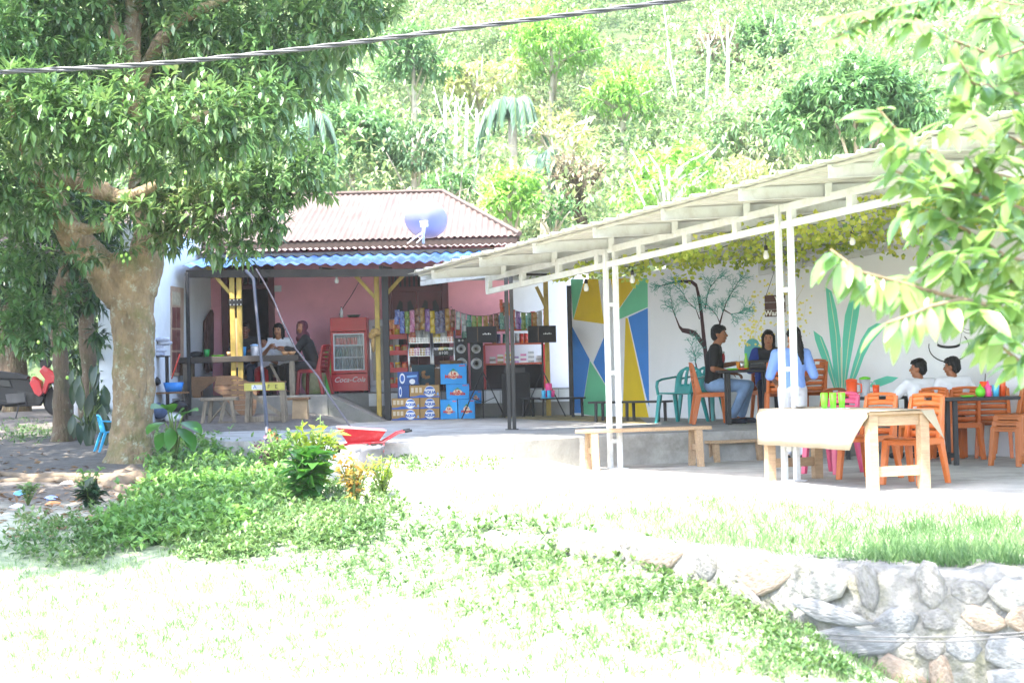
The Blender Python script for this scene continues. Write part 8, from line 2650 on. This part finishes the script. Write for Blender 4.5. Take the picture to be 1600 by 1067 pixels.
c_black = M('black_cotton', (0.005, 0.005, 0.006), 0.85, 0.2, 10, 0.7, 11); c_jean = M('faded_denim', hx('7f9cc4'), 0.85, 0.18, 9, 0.7, 11); c_white = M('white_cotton', (0.66, 0.67, 0.72), 0.85, 0.05, 6, 0.7, 11)
c_lblue = M('light_blue_cotton', hx('7f9fe0'), 0.85, 0.06, 6, 0.7, 11); c_royal = M('royal_blue_cloth', hx('18358c'), 0.8, 0.12, 8, 0.7, 11); c_navy = M('navy_cloth', hx('141a2c'), 0.85, 0.15, 8, 0.7, 11); c_maroon = M('maroon_scarf', hx('521d2c'), 0.85, 0.15, 8, 0.7, 11)
c_redcl = M('red_cloth', hx('a82030'), 0.85, 0.1, 8, 0.7, 11); c_pale = M('pale_cotton', (0.64, 0.63, 0.68), 0.85, 0.05, 6, 0.7, 11); c_grey = M('dark_grey_cloth', (0.012, 0.012, 0.015), 0.85, 0.2, 8, 0.7, 11)
# man in the black T-shirt: his chair faces +X
p = onz(1117, 662, TZ)
J = seated(0.45, 0.04, elL=(-0.26, 0.05, 0.75), wrL=(-0.12, 0.30, 0.79), elR=(0.27, 0.02, 0.72), wrR=(0.13, 0.26, 0.66), kneeL=(-0.13, 0.45, 0), kneeR=(0.16, 0.43, 0), anL=(-0.12, 0.34), anR=(0.15, 0.24), headoff=(0.0, 0.05))
man, g = human('man in a black T-shirt and faded jeans sitting sideways on the terrace', (p.x, p.y, TZ), face(0.95, -0.18), J, 'mid', c_black, c_jean, 0.75, 1.0, 'short', (0.12, 1, 0.02), 1.06, c_navy)
# shirt print: a red patch and white marks on his chest
pr = MB().ell((0.08, 0.142, 0.86), (0.055, 0.02, 0.065), 12, 8).build('shirt_print', M('print_red', hx('8e1f26'), 0.8, 0.3, 20), man, smooth=True)
MB().ell((-0.02, 0.135, 0.93), (0.03, 0.018, 0.02), 10, 6).build('shirt_print', M('print_pale_mark', (0.4, 0.4, 0.42), 0.8), man, smooth=True)
MB().box((0.255, 0.03, 0.87), (0.012, 0.07, 0.022), Matrix.Rotation(0.3, 3, 'X')).build('sleeve_tag', c_white, man)
# woman in the blue jacket facing the camera
p = onz(1203, 657.5, TZ)
J = seated(0.45, 0.1, elL=(-0.27, 0.16, 0.74), wrL=(-0.08, 0.38, 0.80), elR=(0.27, 0.16, 0.74), wrR=(0.08, 0.38, 0.80))
human('woman in a royal blue jacket facing the camera across the terrace table', (p.x, p.y - 0.02, TZ), face(-0.1, -1), J, 'light', c_grey, c_navy, 0.8, 1.0, 'bob', (0.05, 1, 0.0), 1.0, c_grey, c_royal)
# woman standing with her back to us
p = onz(1241, 721, PZ)
J = dict(pel=(0, 0, 0.90), chest=(0, 0.03, 1.21), neck=(0, 0.04, 1.36), head=(0.05, 0.07, 1.51), shL=(-0.18, 0.03, 1.31), shR=(0.18, 0.03, 1.31), elL=(-0.27, 0.0, 1.05), elR=(0.27, 0.0, 1.05), wrL=(-0.17, 0.2, 0.98), wrR=(0.17, 0.2, 0.98),
         hipL=(-0.085, 0, 0.87), hipR=(0.085, 0, 0.87), knL=(-0.09, 0.02, 0.47), knR=(0.10, 0.02, 0.47), anL=(-0.09, -0.02, 0.09), anR=(0.10, -0.02, 0.09), toL=(-0.10, 0.14, 0.032), toR=(0.12, 0.14, 0.032))
human('woman in a light blue blouse and white trousers standing with her back turned', (p.x, p.y, PZ), 0.05, J, 'light', c_lblue, c_pale, 1.05, 1.0, 'pony', (-0.25, 1, -0.15), 0.985, c_grey)
# two boys in white shirts looking to the wall
for k, (u, lab, d, hf) in enumerate(((1440, 'left boy in a white shirt at the wall, arm round the other', (-0.3, 0.95), (-0.75, 0.65, 0)), (1492, 'right boy in a white shirt at the wall, head turned left', (-0.2, 0.98), (-0.7, 0.7, -0.05)))):
    Y = 21.35
    X = ux(u, Y, 1.1)
    if k == 0:
        J = seated(0.43, 0.06, elL=(-0.30, 0.16, 0.80), wrL=(-0.22, 0.36, 0.80), elR=(0.42, 0.0, 0.93), wrR=(0.62, 0.1, 0.92))
    else:
        J = seated(0.43, 0.06, elR=(0.30, 0.05, 0.78), wrR=(0.30, 0.3, 0.80))
    human(lab, (X, Y, PZ - 0.0), face(*d), J, 'mid', c_white, c_navy, 0.8, 1.0, 'short', hf, 0.94 if k == 0 else 0.95, c_grey)
    ochair_at((X, Y, PZ), d, ('left' if k == 0 else 'right') + ' orange chair, under the boy in white at the wall')
# people on the veranda
def vperson(label, u, Y, rz, J, **k):
    return human(label, (ux(u, Y, 1.9), Y, VZ), rz, J, vox=0.011, **k)
vperson('woman with black hair and a white blouse behind the veranda table', 438, 31.9, face(-0.1, -1), seated(0.40, 0.12, elL=(-0.25, 0.2, 0.72), wrL=(-0.05, 0.36, 0.80), elR=(0.25, 0.2, 0.72), wrR=(0.1, 0.38, 0.84)), skin='light', top=c_white, bottom=c_grey, sleeve=0.8, hair='bob', face=(0.1, 1, -0.03), scale=1.02, shoes=c_grey)
vperson('woman in a maroon headscarf leaning over the right end of the veranda table', 489, 31.25, face(-0.9, -0.15), seated(0.45, 0.16, elL=(-0.2, 0.32, 0.76), wrL=(-0.1, 0.5, 0.82), elR=(0.24, 0.28, 0.74), wrR=(0.1, 0.48, 0.82)), skin='mid', top=c_black, bottom=c_grey, sleeve=1.8, hair='hidden', hood=c_maroon, face=(-0.75, 0.66, 0), scale=1.0, shoes=c_grey)
vperson('man in dark clothes seated before the open doorway behind the twin post', 384, 31.95, face(0.05, -1), seated(0.42, 0.05), skin='dark', top=c_grey, bottom=M('dark_denim', hx('2c3a58'), 0.85, 0.15, 8), sleeve=0.8, hair='short', face=(0, 1, 0), scale=1.03, shoes=c_grey)
vperson('small child in white behind the veranda table beside the woman in white', 413, 31.8, face(0, -1), seated(0.5, 0.04, torso=0.92), skin='mid', top=c_white, bottom=c_redcl, sleeve=0.8, hair='short', face=(0.1, 1, 0), scale=0.8, shoes=None)
